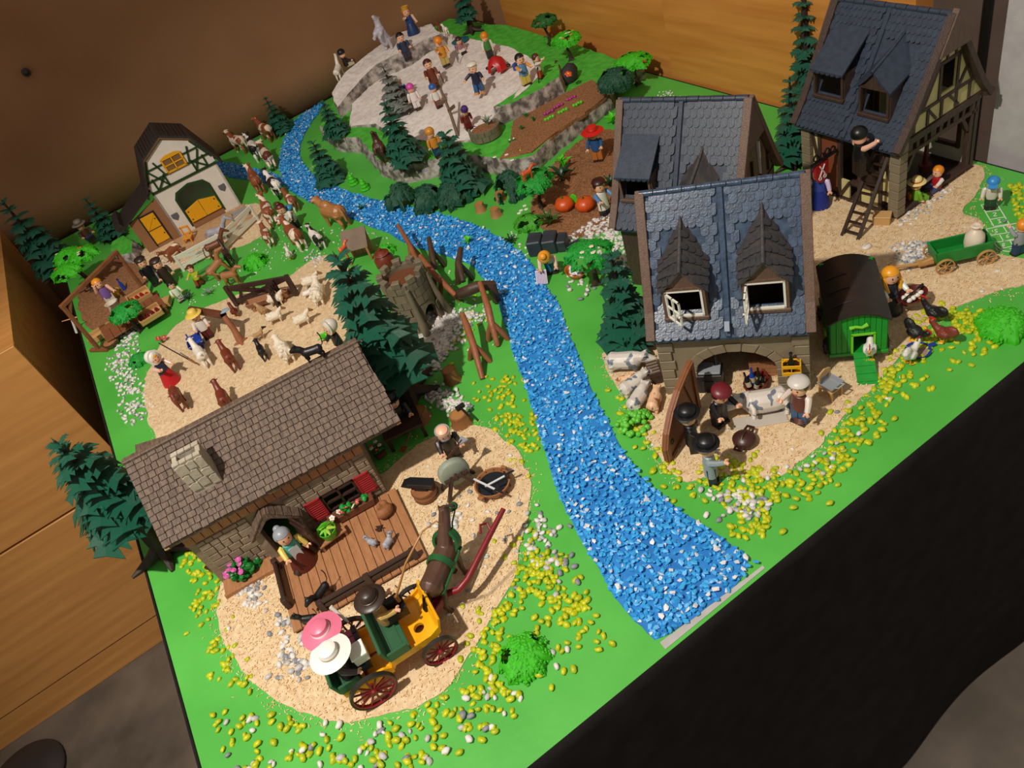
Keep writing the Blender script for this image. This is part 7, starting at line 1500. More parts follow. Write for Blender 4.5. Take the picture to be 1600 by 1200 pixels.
for k, (x, y, c) in enumerate(((-.008, .003, '#1a1a1c'), (0, .006, '#1f3f9a'), (.008, .003, '#2a1c12'), (-.004, -.004, '#17231c'), (.005, -.004, '#20201c'))):
    v = thing('bottle', {'#1f3f9a': 'dark blue bottle in the red-brown basket'}.get(c, 'dark glass bottle in the red-brown basket'), 'bottle', bp + Vector((x, y, .004)), 0, 'bottles in the basket'); v.rotation_euler = (R(10 * (k - 2)), R(8 * (k % 2)), 0); MB().lathe([(0, 0), (.0036, 0), (.0036, .013), (.0014, .018), (.0014, .024), (0, .024)], 10).build('glass', mat('bottle_' + c, c, .12), v, smooth=True); MB().lathe([(.00365, .003), (.0038, .003), (.0038, .010), (.00365, .010)], 10, close=True).build('paper_label', pl('#b9ad8c'), v)
t = thing('stove', 'black iron stove with a grey tray inside the gateway', 'stove', at((1112, 604)), hA.rotation_euler[2]); MB().box((0, 0, .016), (.034, .026, .032)).build('body', M_iron, t, bevel=.001); MB().box((0, 0, .034), (.030, .022, .003)).build('tray', M_grey, t, bevel=.0006); MB().tube([(.010, .006, .034), (.010, .006, .062)], .003, 8).build('flue_pipe', M_iron, t, smooth=True); MB().box((0, -.0135, .015), (.020, .001, .014)).build('oven_door', pl('#2b2b2e'), t)
t = thing('wooden_chest', 'brown wooden chest at the back of the gateway', 'chest', at((1200, 590)), hA.rotation_euler[2]); MB().box((0, .012, .014), (.045, .020, .028)).build('box', M_deck, t, bevel=.0006)
for k in range(4): MB().box((0, .0015, .004 + k * .007), (.045, .001, .0055)).build('slat', M_deck, t)
hv = hA.matrix_world if False else Matrix.Translation(hA.location) @ Matrix.Rotation(hA.rotation_euler[2], 4, 'Z')
cp = hv @ Vector((hw - .020, -hd - .009, .040)); t = thing('bottle_crate', 'yellow bottle crate hanging on the stone wall', 'crate', cp, hA.rotation_euler[2]); b = MB(); b.box((0, 0, .001), (.022, .014, .002)); 
for s in (-1, 1): b.box((s * .0105, 0, .009), (.0016, .014, .016)).box((0, s * .0065, .0035), (.022, .0014, .005)).box((0, s * .0065, .0145), (.022, .0014, .005))
b.box((0, 0, .008), (.0012, .014, .014)); b.build('crate', pl('#e0a40c'), t, bevel=.0003); MB().tube([(-.0105, 0, .017), (-.006, 0, .022), (.006, 0, .022), (.0105, 0, .017)], .0011, 6).build('handle', pl('#e0a40c'), t)
v = thing('bottle', 'black bottle standing in the yellow crate', 'bottle', cp + Vector((0, 0, .003)), 0); MB().lathe([(0, 0), (.0042, 0), (.0042, .016), (.0018, .022), (.0018, .030), (0, .030)], 12).build('glass', mat('bottle_black', '#141614', .15), v, smooth=True); MB().lathe([(.0018, .027), (.0023, .027), (.0023, .030), (.0018, .030)], 10, close=True).build('collar', pl('#2a2a26'), v)
t = thing('wooden_chair', 'light wooden chair beside the house carrying a grey tray', 'chair', at((1298, 618)), heading((1285, 600), (1310, 620)) + R(100))
MB().box((0, 0, .016), (.020, .020, .002)).build('seat', M_pine, t, bevel=.0004)
for x in (-1, 1):
    for y in (-1, 1): MB().box((x * .0085, y * .0085, .0078), (.0026, .0026, .0156)).build('leg', M_pine, t)
    MB().box((x * .0085, .0092, .026), (.0026, .0022, .020)).build('back_post', M_pine, t)
MB().prism([(-.010, .030), (.010, .030), (.008, .038), (0, .041), (-.008, .038)], .008, .0102, 'y').build('backrest', M_pine, t, bevel=.0004)
tp = t.location + Vector((0, 0, .0172)); t2 = thing('metal_tray', 'grey metal roasting tray with handles on the wooden chair', 'tray', tp, t.rotation_euler[2]); b = MB(); b.lathe([(0, 0), (.012, 0), (.0165, .008), (.0148, .008), (.0112, .0015), (0, .0015)], 4); b.v = [tuple(Matrix.Rotation(R(45), 4, 'Z') @ Vector((x, y, z))) for x, y, z in b.v]; b.build('pan', M_grey, t2, bevel=.0004)
for s in (-1, 1): MB().tube([(-.005, s * .0115, .0075), (-.005, s * .016, .010), (.005, s * .016, .010), (.005, s * .0115, .0075)], .0009, 6).build('handle', pl('#a3a9ae'), t2)
t = thing('butcher_rope', 'coil of brown rope in the butcher hand', 'rope', at((1252, 655), .006), 0); b = MB()
for k in range(3): b.lathe([(.007 - k * .001, k * .002 - .001), (.009 - k * .001, k * .002), (.007 - k * .001, k * .002 + .001)], 14, close=True)
b.build('coil', pl('#5a2c1c'), t, smooth=True); MB().tube([(.007, 0, .002), (.006, .004, .020)], .001, 6).build('tail_end', pl('#5a2c1c'), t)
# laundry
t = thing('washboard', 'white ribbed washboard at the water edge', 'washboard', at((849, 442)), heading((838, 442), (862, 438))); MB().box((0, 0, .012), (.019, .002, .024), 0, rx=R(-38)).build('board', pl('#cfc6d8'), t)
for k in range(7): MB().box((-.0075 + k * .0025, -.001, .0125), (.0011, .0025, .022), 0, rx=R(-38)).build('rib', pl('#a493b8'), t)
t = thing('laundry_basket', 'oval orange-brown basket of white laundry under the leaning tree', 'basket', at((900, 430)), heading((882, 415), (915, 440))); MB().lathe([(0, 0), (.013, 0), (.0185, .010), (.017, .010), (.012, .0025), (0, .0025)], 20, sx=1.25, sy=.85).build('basket', pl('#b86a24'), t, smooth=True)
for k in range(3): MB().ell((-.009 + k * .009, .002 * (-1) ** k, .009), (.008, .0075, .0042), 0, 10, 6, Euler((.3 * k, .2, k)).to_matrix()).build('cloth', pl('#dcdde2'), t, smooth=True)
t = thing('slate_rock', 'dark blue-grey slate rock block at the river bank', 'rock', at((858, 398)), heading((830, 395), (890, 385))); M_sl = mat('slate_rock_dark', '#262d36', .55, '#333b45', 40, 4, .5, 90)
for (x0, x1, y1, h, nm) in ((-.036, -.010, .036, .030, 'block'), (-.0095, .016, .040, .027, 'block'), (.0165, .034, .034, .022, 'block')): MB().prism([(x0, 0), (x1, -.001), (x1 + .001, y1 * .9), (x0 + .001, y1)], 0, h).build(nm, M_sl, t, bevel=.002)
t = thing('boulder', 'dark rounded boulder beside the slate rock', 'rock', at((902, 388)), 0); put('stone', PEBB[2].copy(), t, (0, 0, .006), None, (.017, .015, .016)).data.materials.append(M_sl)
t = thing('boulder', 'dark grey boulder at the end of the garden bed', 'rock', at((892, 128), .03), .4); put('stone', PEBB[3].copy(), t, (0, 0, .018), None, (.030, .024, .044)).data.materials.append(mat('dark_boulder', '#2a2a2c', .7, '#3a3a3c', 40, 4, .4)); fl = at((888, 116), .075); c2 = thing('flower', 'bright orange flower lying on the dark boulder', 'flower', fl, 0); put('petals', flower_mesh('#e0552a'), c2, (0, 0, 0), (R(30), 0, 0), .009)
# pumpkins, garden plants
for px, lb in (((884, 328), 'orange pumpkin nearer the leaning trunk'), ((916, 328), 'orange pumpkin next to the white smock gardener')):
    t = thing('pumpkin', lb, 'pumpkin', at(px), rs.uniform(0, 6), 'pumpkins'); b = MB(); b.lathe([(0, .002), (.010, 0), (.0175, .009), (.0180, .014), (.013, .023), (.004, .0255), (0, .0245)], 24); b.v = [(x * (1 + .06 * abs(math.sin(4 * math.atan2(y, x)))), y * (1 + .06 * abs(math.sin(4 * math.atan2(y, x)))), z) for x, y, z in b.v]; b.build('fruit', pl('#c8501a'), t, smooth=True); MB().tube([(0, 0, .024), (.002, .001, .030)], [.002, .0014], 6).build('stalk', pl('#4a6a22'), t)
t = thing('cabbage_leaf', 'single bright green leaf standing between the pumpkins', 'leaf', at((899, 322)), heading((885, 330), (915, 330))); MB().prism([(-.004, 0), (.004, 0), (.009, .012), (.007, .022), (0, .027), (-.007, .021), (-.009, .011)], -.001, .001, 'y').build('blade', M_frb, t, bevel=.0004); MB().tube([(0, -.0015, 0), (0, -.0015, .024)], .0006, 5).build('rib', pl('#7ad84a'), t)
for k, (px, c, lb) in enumerate((((858, 178), '#a13a78', 'purple'), ((873, 168), '#a13a78', 'purple'), ((893, 156), '#a13a78', 'purple'), ((859, 187), '#5fbf2a', 'lime green'), ((880, 176), '#5fbf2a', 'lime green'), ((903, 165), '#5fbf2a', 'lime green'))):
    t = thing('seedling_row', lb + ' seedlings standing in a row on the garden bed', 'seedling', at(px, .0375), heading((840, 190), (900, 158)), lb + ' seedlings on the garden bed'); b = MB()
    for i in range(4): b.ell((-.009 + i * .006, .001 * (-1) ** i, .004), (.0042, .004, .0042), 0, 7, 5)
    b.build('leaves', pl(c), t, smooth=True); MB().box((0, 0, .001), (.022, .004, .002)).build('stems', pl('#3a5a22'), t)
for px, lb in (((816, 203), 'dark green leek plant on the garden bed'), ((835, 190), 'dark green plant with red tip on the garden bed'), ((823, 184), 'small dark plant behind the leek on the garden bed')): tuft(lb, px, .013, pl('#1f6a2a'), 5, z=.0375, up=1.2, wid=.2, seed=px[0])
t = thing('spring_onion', 'pair of white spring onions lying at the bed corner', 'vegetable', at((800, 220), .0385), heading((792, 222), (808, 216))); MB().tube([(-.008, -.002, .002), (.008, -.002, .002)], .002, 7).build('stalk', pl('#2a6a34'), t); MB().ell((.005, 0, .003), .0026).ell((-.004, 0, .003), .0026).build('bulb', pl('#dcdccb'), t, smooth=True)
t = thing('corn_plant', 'green leafed corn cob beside the hollow bush', 'plant', at((820, 262)), 0); MB().tube([(0, 0, 0), (0, 0, .030), (.002, 0, .042)], [.002, .0045, .001], 8).build('cob', pl('#e0b01e'), t, smooth=True); MB().prism([(-.004, 0), (.002, 0), (.004, .024), (-.001, .040), (-.006, .022)], -.005, -.0035, 'y').build('husk', pl('#3f9a28'), t); MB().prism([(-.001, 0), (.005, 0), (.006, .02), (.002, .03)], .003, .0045, 'y').build('husk', pl('#3f9a28'), t)
# curved stone planter
t = thing('stone_planter', 'curved grey stone planter wall holding pale shrubs', 'planter', at((760, 212), .040), R(-35)); nb = 9
for r in range(2):
    for k in range(nb):
        a0, a1 = R(-200 + (k + .5 * r) * 26), R(-200 + (k + .5 * r + .95) * 26); P_ = [(.036 * math.cos(lerp(a0, a1, u)), .036 * math.sin(lerp(a0, a1, u))) for u in (0, .5, 1)] + [(.031 * math.cos(lerp(a0, a1, u)), .031 * math.sin(lerp(a0, a1, u))) for u in (1, .5, 0)]; MB().prism(P_, r * .012, r * .012 + .0114).build('block', M_tst, t, bevel=.0004)
b = MB(); b.lathe([(0, 0), (.030, 0), (.030, .016), (0, .018)], 20); b.build('soil', M_soil, t)
tuft('pale grey-green shrub in the stone planter', (762, 196), .022, mat('pale_shrub', '#7f8f7c', .8, '#98a590', 60), 14, z=.057, up=1.2, seed=30, wid=.12); tuft('dark tuft at the rim of the stone planter', (735, 205), .018, M_frd, 8, z=.042, seed=31)
# signpost, tent, saucer sled, poles, flag
t = thing('signpost', 'rough wooden signpost with boards leaning on the snow', 'signpost', at((716, 214), .045), 0); tp = at((688, 138), .13); v = tp - t.location; M_rw = pl('#6b5846'); MB().tube([(0, 0, 0), tuple(v * .5 + Vector((.002, 0, 0))), tuple(v)], [.0040, .0034, .0028], 8).build('post', M_rw, t, smooth=True)
for k, (f, an) in enumerate(((.55, 20), (.75, 150))): MB().box(tuple(v * f + Vector((.008 * (-1) ** k, 0, 0))), (.024, .003, .008), 0, rz=R(an)).build('board', M_rw, t, bevel=.0005)
t = thing('dome_tent', 'small red dome tent with black doorway on the snow', 'tent', at((778, 108), .078), heading((778, 108), (765, 125)) + R(90)); b = MB(); b.lathe([(.026, 0), (.024, .012), (.017, .024), (.006, .031), (.0004, .032), (.0004, .0305), (.0055, .0295), (.016, .0228), (.0228, .0115), (.0247, 0)], 8, close=True); cut(b.build('canopy', pl('#b3161c'), t, smooth=30), MB().prism([(-.009, -.002), (.009, -.002), (.008, .012), (0, .018), (-.008, .012)], -.032, -.012, 'y'))
for s in (-1, 1): MB().ell((s * .027, .004, .004), (.007, .005, .004), 0).build('tent_bag', pl('#1c191a'), t, smooth=True)
MB().tube([(.004, 0, .031), (.008, 0, .042)], .0009, 5).build('pole_tip', pl('#1c191a'), t)
t = thing('saucer_sled', 'round teal saucer sled on the snow', 'sled', at((720, 66), .080), 0); MB().lathe([(0, .001), (.016, 0), (.024, .005), (.0225, .0055), (.015, .002), (0, .003)], 26).build('dish', pl('#1b6272'), t, smooth=True); MB().lathe([(.0225, .0045), (.0248, .0055), (.0225, .0065)], 26).build('rim', pl('#1b6272'), t, smooth=True)
for a, c, zz, lb, col in (((711, 72), (716, 98), .078, 'thin brown hiking pole of the orange-capped hiker', '#4a3626'), ((840, 105), (842, 130), .073, 'thin dark hiking pole on the grass ledge', '#1f1f1c'), ((686, 112), (694, 130), .066, 'brown walking stick beside the maroon-haired woman', '#4a3626')):
    c_ = at(c, zz); t = thing('hiking_pole', lb, 'pole', c_, 0); MB().tube([(0, 0, 0), tuple(at(a, zz + .035) - c_)], .0012, 6).build('shaft', pl(col), t); MB().tube([tuple((at(a, zz + .035) - c_) * .88), tuple(at(a, zz + .035) - c_)], .002, 6).build('grip', pl('#15130f'), t)
t = thing('backpack', 'blue backpack carried by the hiker on the ledge', 'backpack', at((806, 108), .096), .5); MB().box((0, 0, .006), (.014, .008, .016)).build('bag', pl('#2a4f9a'), t, bevel=.002); MB().box((0, -.004, .004), (.009, .003, .007)).build('pocket', pl('#244488'), t, bevel=.0008)

# ------------------------------------------------------------------ rustic log fence by the river
M_log = mat('red_brown_log', '#8a5232', .5, '#9a6040', 50, 4, .4, 140); M_logd = mat('dark_brown_log', '#3f2c20', .5, '#4d3829', 50, 4, .4, 140)
def logset(label, pts, rad, M, legs, grp='log fence pieces', name='log_fence'):
    """crooked log carried on forked legs; pts: (pixel, height)"""
    P_ = [at(p, z) for p, z in pts]; base = Vector((P_[0].x, P_[0].y, 0)); t = thing(name, label, 'fence', base, 0, grp); MB().tube([tuple(p - base) for p in P_], [rad * (1.15 if 0 < i < len(P_) - 1 else .85) for i in range(len(P_))], 9).build('log', M, t, smooth=True)
    for i, spread in legs:
        p = P_[i] - base
        for s in (-1, 1): MB().tube([(p.x, p.y, p.z), (p.x + s * spread[0] * .6, p.y + s * spread[1] * .6, p.z * .5), (p.x + s * spread[0], p.y + s * spread[1], 0)], [rad * 1.0, rad * .95, rad * .8], 8).build('leg', M, t, smooth=True)
    return t
logset('red-brown log rail on forked legs reaching towards the river', [((622, 352), .052), ((640, 382), .047), ((648, 400), .043), ((658, 420), .034)], .0042, M_log, ((2, (.010, -.012)), (1, (.012, -.004))))
logset('red-brown log rail on forked legs in the middle of the fence', [((657, 400), .050), ((678, 428), .048), ((690, 440), .044), ((712, 462), .030)], .0050, M_log, ((2, (.012, -.014)), (1, (.014, -.004))))
logset('dark brown forked log on the green by the water', [((670, 372), .044), ((674, 392), .038), ((680, 420), .020)], .0052, M_logd, ((1, (.010, -.008)),)); logset('dark brown forked log next to the fallen trunk', [((720, 388), .046), ((716, 412), .040), ((724, 440), .022)], .0056, M_logd, ((1, (.012, -.006)),))
logset('thick dark fallen trunk bent over two stumps', [((714, 462), .006), ((722, 458), .040), ((745, 448), .046), ((768, 446), .040), ((776, 470), .004)], .0085, M_logd, (), name='fallen_trunk')
logset('long red-brown log leg leaning from the fallen trunk towards the stump', [((722, 490), .050), ((730, 510), .044), ((740, 540), .032), ((754, 592), .002)], .0050, M_log, ((2, (.010, -.016)),)); logset('long red-brown log leaning from the fallen trunk to the river bank', [((750, 442), .060), ((762, 478), .050), ((768, 505), .036), ((778, 540), .002)], .0050, M_log, ((2, (.012, -.012)),))

# ------------------------------------------------------------------ pen and market props
t = thing('water_trough', 'hollow log water trough set on a wooden post', 'trough', at((377, 535)), 0); tp = at((350, 494), .052) - t.location; e_ = at((300, 486), .040) - t.location
MB().tube([(0, 0, 0), tuple(tp * .5 + Vector((.002, 0, 0))), tuple(tp)], [.0075, .0058, .0052], 9).build('post', M_log, t, smooth=True); hl = MB(); dv = e_ - tp; hl.lathe([(.0056, 0), (.0075, 0), (.0078, dv.length), (.0058, dv.length)], 12, close=True); hl.v = [tuple(dv.to_track_quat('Z', 'Y') @ Vector(v) + tp + Vector((0, 0, .003))) for v in hl.v]; hl.build('hollow_log', mat('trough_brown', '#5a301d', .5, '#6a3a24', 50, 4, .3), t, smooth=True)
b = MB()
for k in range(4): a = k * 1.57; b.tube([(0, 0, .003), (math.cos(a) * .014, math.sin(a) * .014, .001)], [.005, .002], 7)
b.build('root', M_log, t, smooth=True); MB().ell(tuple(tp + Vector((.006, .002, .008))), (.010, .007, .002), 0).build('water', mat('pale_blue_water', '#8fa6bb', .1), t, smooth=True)
wb = at((314, 546)); hdg = heading((306, 512), (318, 552)); t = thing('wheelbarrow', 'blue wheelbarrow pushed by the boy in the pen', 'wheelbarrow', wb, hdg - math.pi / 2); M_wb = pl('#1d3f96')
b = MB(); V = [(-.009, -.014, .012), (.009, -.014, .012), (.010, .012, .010), (-.010, .012, .010), (-.014, -.018, .026), (.014, -.018, .026), (.015, .020, .024), (-.015, .020, .024)]; b.add(V, [(3, 2, 1, 0), (0, 1, 5, 4), (1, 2, 6, 5), (2, 3, 7, 6), (3, 0, 4, 7)]); o = b.build('tub', M_wb, t); o.modifiers.new('thick', 'SOLIDIFY').thickness = .0014
for s in (-1, 1): MB().tube([(s * .008, .016, .009), (s * .010, -.016, .013), (s * .012, -.036, .024)], .0015, 6).build('handle', M_wb, t); MB().tube([(s * .010, -.010, .012), (s * .010, -.014, 0)], .0014, 6).build('leg', M_wb, t)
wheel(t, (0, .022, .0085), .0085, .004, M_dbrown, M_dbrown, 6)
t = thing('feeding_trough', 'long tan wooden feeding trough in front of the lattice fence', 'trough', at((424, 476)), heading((382, 478), (452, 456))); b = MB(); V = [(-.042, -.005, .008), (.042, -.005, .008), (.042, .005, .008), (-.042, .005, .008), (-.044, -.011, .020), (.044, -.011, .020), (.044, .011, .020), (-.044, .011, .020)]; b.add(V, [(3, 2, 1, 0), (0, 1, 5, 4), (1, 2, 6, 5), (2, 3, 7, 6), (3, 0, 4, 7)]); M_ft = pl('#9a6a48'); o = b.build('trough', M_ft, t); o.modifiers.new('thick', 'SOLIDIFY').thickness = .0022
for x in (-.032, .032): MB().box((x, 0, .004), (.006, .022, .008)).build('foot', M_ft, t, bevel=.0006)
t = thing('crook', 'long dark herding stick in the shepherdess hand', 'stick', at((248, 536), .058), 0); e_ = at((306, 568), .012); MB().tube([(0, 0, 0), tuple((e_ - t.location) * .5), tuple(e_ - t.location)], .0013, 6).build('stick', M_dbrown, t); MB().tube([tuple((e_ - t.location) * .80), tuple((e_ - t.location) * 1.0)], .0017, 6).build('tip', pl('#8a5a34'), t)
# stall frame
A = at((157, 548)); Bq = at((182, 395), .118); Bq.z = 0; t = thing('market_stall', 'brown timber market stall frame beside the left board edge', 'market stall', A, math.atan2(Bq.y - A.y, Bq.x - A.x)); L = (Bq - A).length; M_st = mat('stall_brown', '#7d4a2e', .5, '#8a5535', 50, 4, .3, 120)
for x in (0, L): MB().box((x, 0, .060), (.007, .007, .120)).build('post', M_st, t, bevel=.0006); MB().box((x, .0, .003), (.010, .050, .006)).build('foot', M_st, t, bevel=.0006)
MB().box((L / 2, 0, .119), (L + .008, .008, .008)).build('lintel', M_st, t, bevel=.0006)
for s, x in ((1, 0), (-1, L)): MB().bar((x, 0, .095), (x + s * .022, 0, .117), .005, .005, 0, (0, 1, 0)).build('brace', M_st, t)
def crate(label, px, rz, sx, sy, fill=None, z=.0, tilt=0, flip=False):
    t = thing('fruit_crate', label, 'crate', at(px, z), rz, 'wooden crates at the market'); h = .012
    if tilt: t.rotation_euler[0] = tilt
    if not flip: MB().box((0, 0, .001), (sx, sy, .002)).build('bottom', M_pine, t)
    for s in (-1, 1):
        for k in range(2): MB().box((0, s * (sy / 2 - .0008), .0035 + k * .006), (sx, .0016, .0048)).build('slat', M_pine, t); MB().box((s * (sx / 2 - .0008), 0, .0035 + k * .006), (.0016, sy, .0048)).build('slat', M_pine, t)
        for q in (-1, 1): MB().box((s * (sx / 2 - .002), q * (sy / 2 - .002), h / 2), (.003, .003, h)).build('corner_post', M_pine, t)
    if flip:
        for k in range(5): MB().box((0, -sy * .4 + k * sy * .2, h), (sx, sy * .165, .002)).build('top_slat', M_pine, t)
    mw = Matrix.Translation(t.location) @ Euler(t.rotation_euler).to_matrix().to_4x4()
    if fill:
        col, nm, lb, n = fill
        for k in range(n):
            i, j = k % 4, k // 4; p = mw @ Vector((-sx * .33 + i * sx * .22, -sy * .28 + j * sy * .28, .0075)); f_ = thing(nm, lb, 'fruit', p, k, lb); b = MB(); b.lathe([(0, -.0036), (.0028, -.003), (.0042, 0), (.003, .0034), (.0006, .003), (0, .0026)], 10); b.build('fruit', pl(col), f_, smooth=True); MB().tube([(0, 0, .0026), (.0004, 0, .0048)], .0004, 4).build('stalk', pl('#4a3a1c'), f_)
    return t
cr = heading((195, 470), (245, 440))
MBt = thing('market_table', 'low timber counter under the fruit crates', 'counter', at((222, 505)), cr); planks(MBt, 'board', -.075, .060, -.028, .045, .016, .019, 8, M_st, along='y')
for x in (-.07, .055):
    for y in (-.024, .041): MB().box((x, y, .008), (.005, .005, .016)).build('leg', M_st, MBt)
crate('wooden crate of red apples and yellow pears', (220, 466), cr, .048, .032, ('#a3161c', 'apple', 'red apple in the far market crate', 7), .020, R(12)); crate('wooden crate of dark red apples', (236, 494), cr, .050, .032, ('#7c1420', 'apple', 'dark red apple in the near market crate', 9), .020, R(12)); crate('wooden crate of orange fruit', (203, 490), cr, .044, .030, ('#d8571c', 'orange', 'orange fruit in the middle market crate', 6), .020, R(12)); crate('empty wooden crate at the end of the counter', (160, 524), cr, .056, .036, None, .002); crate('upturned flat wooden crate beside the seated child', (256, 478), cr + R(-25), .038, .026, None, .004, flip=True)
t = thing('cloth_sack', 'open white cloth sack on the market stall', 'sack', at((185, 487), .002), 0); MB().lathe([(0, 0), (.011, 0), (.013, .010), (.011, .020), (.014, .026), (.012, .026), (.009, .019), (0, .017)], 14, sx=1.1).build('sack', pl('#d2c6b2'), t, smooth=True); MB().ell((0, 0, .019), (.009, .008, .003), 0).build('flour', pl('#e2dccf'), t, smooth=True)
t = thing('jug', 'small yellow jug beside the market woman', 'jug', at((184, 462), .002), 0); MB().lathe([(0, 0), (.006, 0), (.0085, .008), (.006, .015), (.0045, .018), (.0055, .021), (.004, .021), (0, .016)], 14).build('body', pl('#c9ab4a'), t, smooth=True); MB().tube([(.006, 0, .018), (.011, 0, .015), (.008, 0, .008)], .0011, 6).build('handle', pl('#c9ab4a'), t)
t = thing('blue_bottle', 'dark blue bottle on the market counter', 'bottle', at((195, 452), .002), 0); MB().lathe([(0, 0), (.0045, 0), (.0045, .015), (.0018, .022), (.0018, .030), (0, .030)], 12).build('glass', mat('bottle_#1f3f9a', '#1f3f9a', .12), t, smooth=True); MB().lathe([(.0018, .027), (.0024, .027), (.0024, .030), (.0018, .030)], 10, close=True).build('collar', pl('#16307a'), t)
t = thing('wicker_basket', 'round brown basket of nuts in front of the stall post', 'basket', at((177, 540)), 0); MB().lathe([(0, 0), (.013, 0), (.018, .012), (.0165, .012), (.012, .004), (0, .004)], 16).build('basket', pl('#5a3a22'), t, smooth=True); MB().ell((0, 0, .0105), (.0155, .0155, .004), 0).build('nuts', mat('nut_heap', '#8a5a34', .7, '#a87448', 300, 3, .8), t, smooth=True)
t = thing('arrow_post', 'white painted stake with orange stripe at the board edge', 'stake', at((120, 520)), 0); e_ = at((112, 500), .030) - t.location; MB().tube([(0, 0, 0), tuple(e_)], [.003, .002], 8).build('stake', pl('#dcdad4'), t, smooth=True); MB().tube([tuple(e_ + Vector((.012, 0, 0))), tuple(e_ + Vector((-.018, .004, .006)))], [.0018, .0008], 6).build('stripe', pl('#c98a3a'), t)
t = thing('garden_chair', 'orange wooden chair in the barn yard', 'chair', at((298, 378)), heading((285, 372), (305, 366))); M_och = pl('#d8902a'); MB().box((0, 0, .014), (.022, .020, .003)).build('seat', M_och, t, bevel=.0005)
for x in (-1, 1):
    for y in (-1, 1): MB().box((x * .009, y * .008, .007), (.003, .003, .014)).build('leg', M_och, t)
b = MB(); b.box((-.0095, .010, .026), (.004, .003, .024)).box((.0095, .010, .026), (.004, .003, .024)).box((0, .010, .036), (.022, .003, .005)).box((0, .010, .020), (.022, .003, .004)); b.build('backrest', M_och, t, bevel=.0005)
t = thing('glass_tank', 'clear grey water tank against the barn wall', 'tank', at((378, 340)), BRZ); b = MB(); 
for s in (-1, 1): b.box((s * .019, 0, .009), (.002, .026, .018)).box((0, s * .012, .009), (.040, .002, .018))
b.box((0, 0, .001), (.040, .026, .002)); b.build('tank', mat('grey_clear_plastic', '#a39a8f', .15), t); MB().box((0, 0, .012), (.036, .022, .001)).build('water', mat('tank_water', '#8d8a84', .08), t)

# ------------------------------------------------------------------ village square props
A = at((1328, 372)); e_ = at((1382, 228), .108); t = thing('ladder', 'dark brown wooden ladder leaning on the open house', 'ladder', A, 0); v = e_ - A; side = Vector((v.y, -v.x, 0)).normalized() * -.013; M_ld = pl('#33231b')
for s in (-1, 1): MB().bar(tuple(side * s), tuple(v + side * s * .85), .0045, .0045).build('stile', M_ld, t)
for k in range(9): p = v * ((k + .6) / 9.4); MB().bar(tuple(p - side * .95), tuple(p + side * .95), .003, .003).build('rung', M_ld, t)
t = thing('wooden_box', 'small tan wooden box at the foot of the ladder', 'box', at((1378, 348)), R(-60)); MB().box((0, 0, .007), (.024, .018, .014)).build('box', M_pine, t, bevel=.0005); MB().box((0, 0, .0145), (.025, .019, .0016)).build('lid', M_pine, t, bevel=.0003)
hC4 = Matrix.Translation(hC.location) @ Matrix.Rotation(hC.rotation_euler[2], 4, 'Z')
t = thing('shop_sign', 'red shield sign with white scissors hanging from an ornate black bracket', 'sign', (lambda q: (1.178, q.y, q.z + .004))(onx(1284, 268, 1.146)), hC.rotation_euler[2], None, 1.3); M_br = pl('#171314')
MB().tube([(0, 0, .012), (0, -.040, .012)], .0022, 6).build('bracket_arm', M_br, t)
for k in range(4): MB().lathe([(.0032, -.001), (.0044, -.001), (.0044, .001), (.0032, .001)], 12, close=True).build('scroll', M_br, t, loc=(0, -.006 - k * .009, .0165 + .002 * (k % 2)), rot=(0, R(90), 0))
sg = MB().prism([(-.036, .009), (-.014, .009), (-.014, -.006), (-.018, -.014), (-.025, -.018), (-.032, -.014), (-.036, -.006)], -.0015, .0015, 'x').build('shield', pl('#a81a1c'), t, bevel=.0005)
for s in (-1, 1):
    for xx in (-.0019, .0019): MB().bar((xx, -.025 + s * .004, .006), (xx, -.025 - s * .004, -.007), .0014, .0008, 0, (1, 0, 0)).build('scissor_blade', pl('#e6e2de'), sg); MB().lathe([(.0016, -.0003), (.0026, -.0003), (.0026, .0003), (.0016, .0003)], 12, close=True).build('scissor_ring', pl('#e6e2de'), sg, loc=(xx, -.025 + s * .0038, -.0100), rot=(0, R(90), 0))
# green cart with milk churn
c0 = at((1478, 424)); c1 = at((1532, 412)); ch_ = math.atan2(c1.y - c0.y, c1.x - c0.x); CC = (c0 + c1) / 2 + Vector((-math.sin(ch_), math.cos(ch_), 0)) * .016; CC.z = 0; t = thing('hay_cart', 'green wooden handcart with tan spoked wheels', 'cart', CC, ch_); M_ct = mat('cart_green', '#137a2c', .45, '#198635', 60, 4, .15); M_tan = pl('#b98a52')
MB().box((0, 0, .015), (.066, .028, .003)).build('bed', M_ct, t)
for s in (-1, 1): MB().prism([(-.033, .014), (.033, .014), (.036, .032), (-.036, .032)], s * .015 - .0012, s * .015 + .0012, 'y').build('side_board', M_ct, t); MB().box((s * .0345, 0, .0235), (.0024, .030, .019), 0, ry=s * R(10)).build('end_board', M_ct, t)
for x in (-.026, .026):
    for s in (-1, 1): wheel(t, (x, s * .0215, .0125), .0125, .0034, M_tan, M_tan, 8, rz=R(90))
    MB().tube([(x, -.021, .0125), (x, .021, .0125)], .0016, 6).build('axle', M_tan, t)
MB().tube([(-.034, 0, .014), (-.050, 0, .010), (-.088, 0, .014)], [.0034, .0026, .002], 8).build('drawbar', M_tan, t, smooth=True); MB().tube([(-.088, -.008, .014), (-.088, .008, .014)], .0018, 6).build('grip', M_tan, t); MB().box((-.044, 0, .011), (.020, .012, .003)).build('fork_plate', M_tan, t)
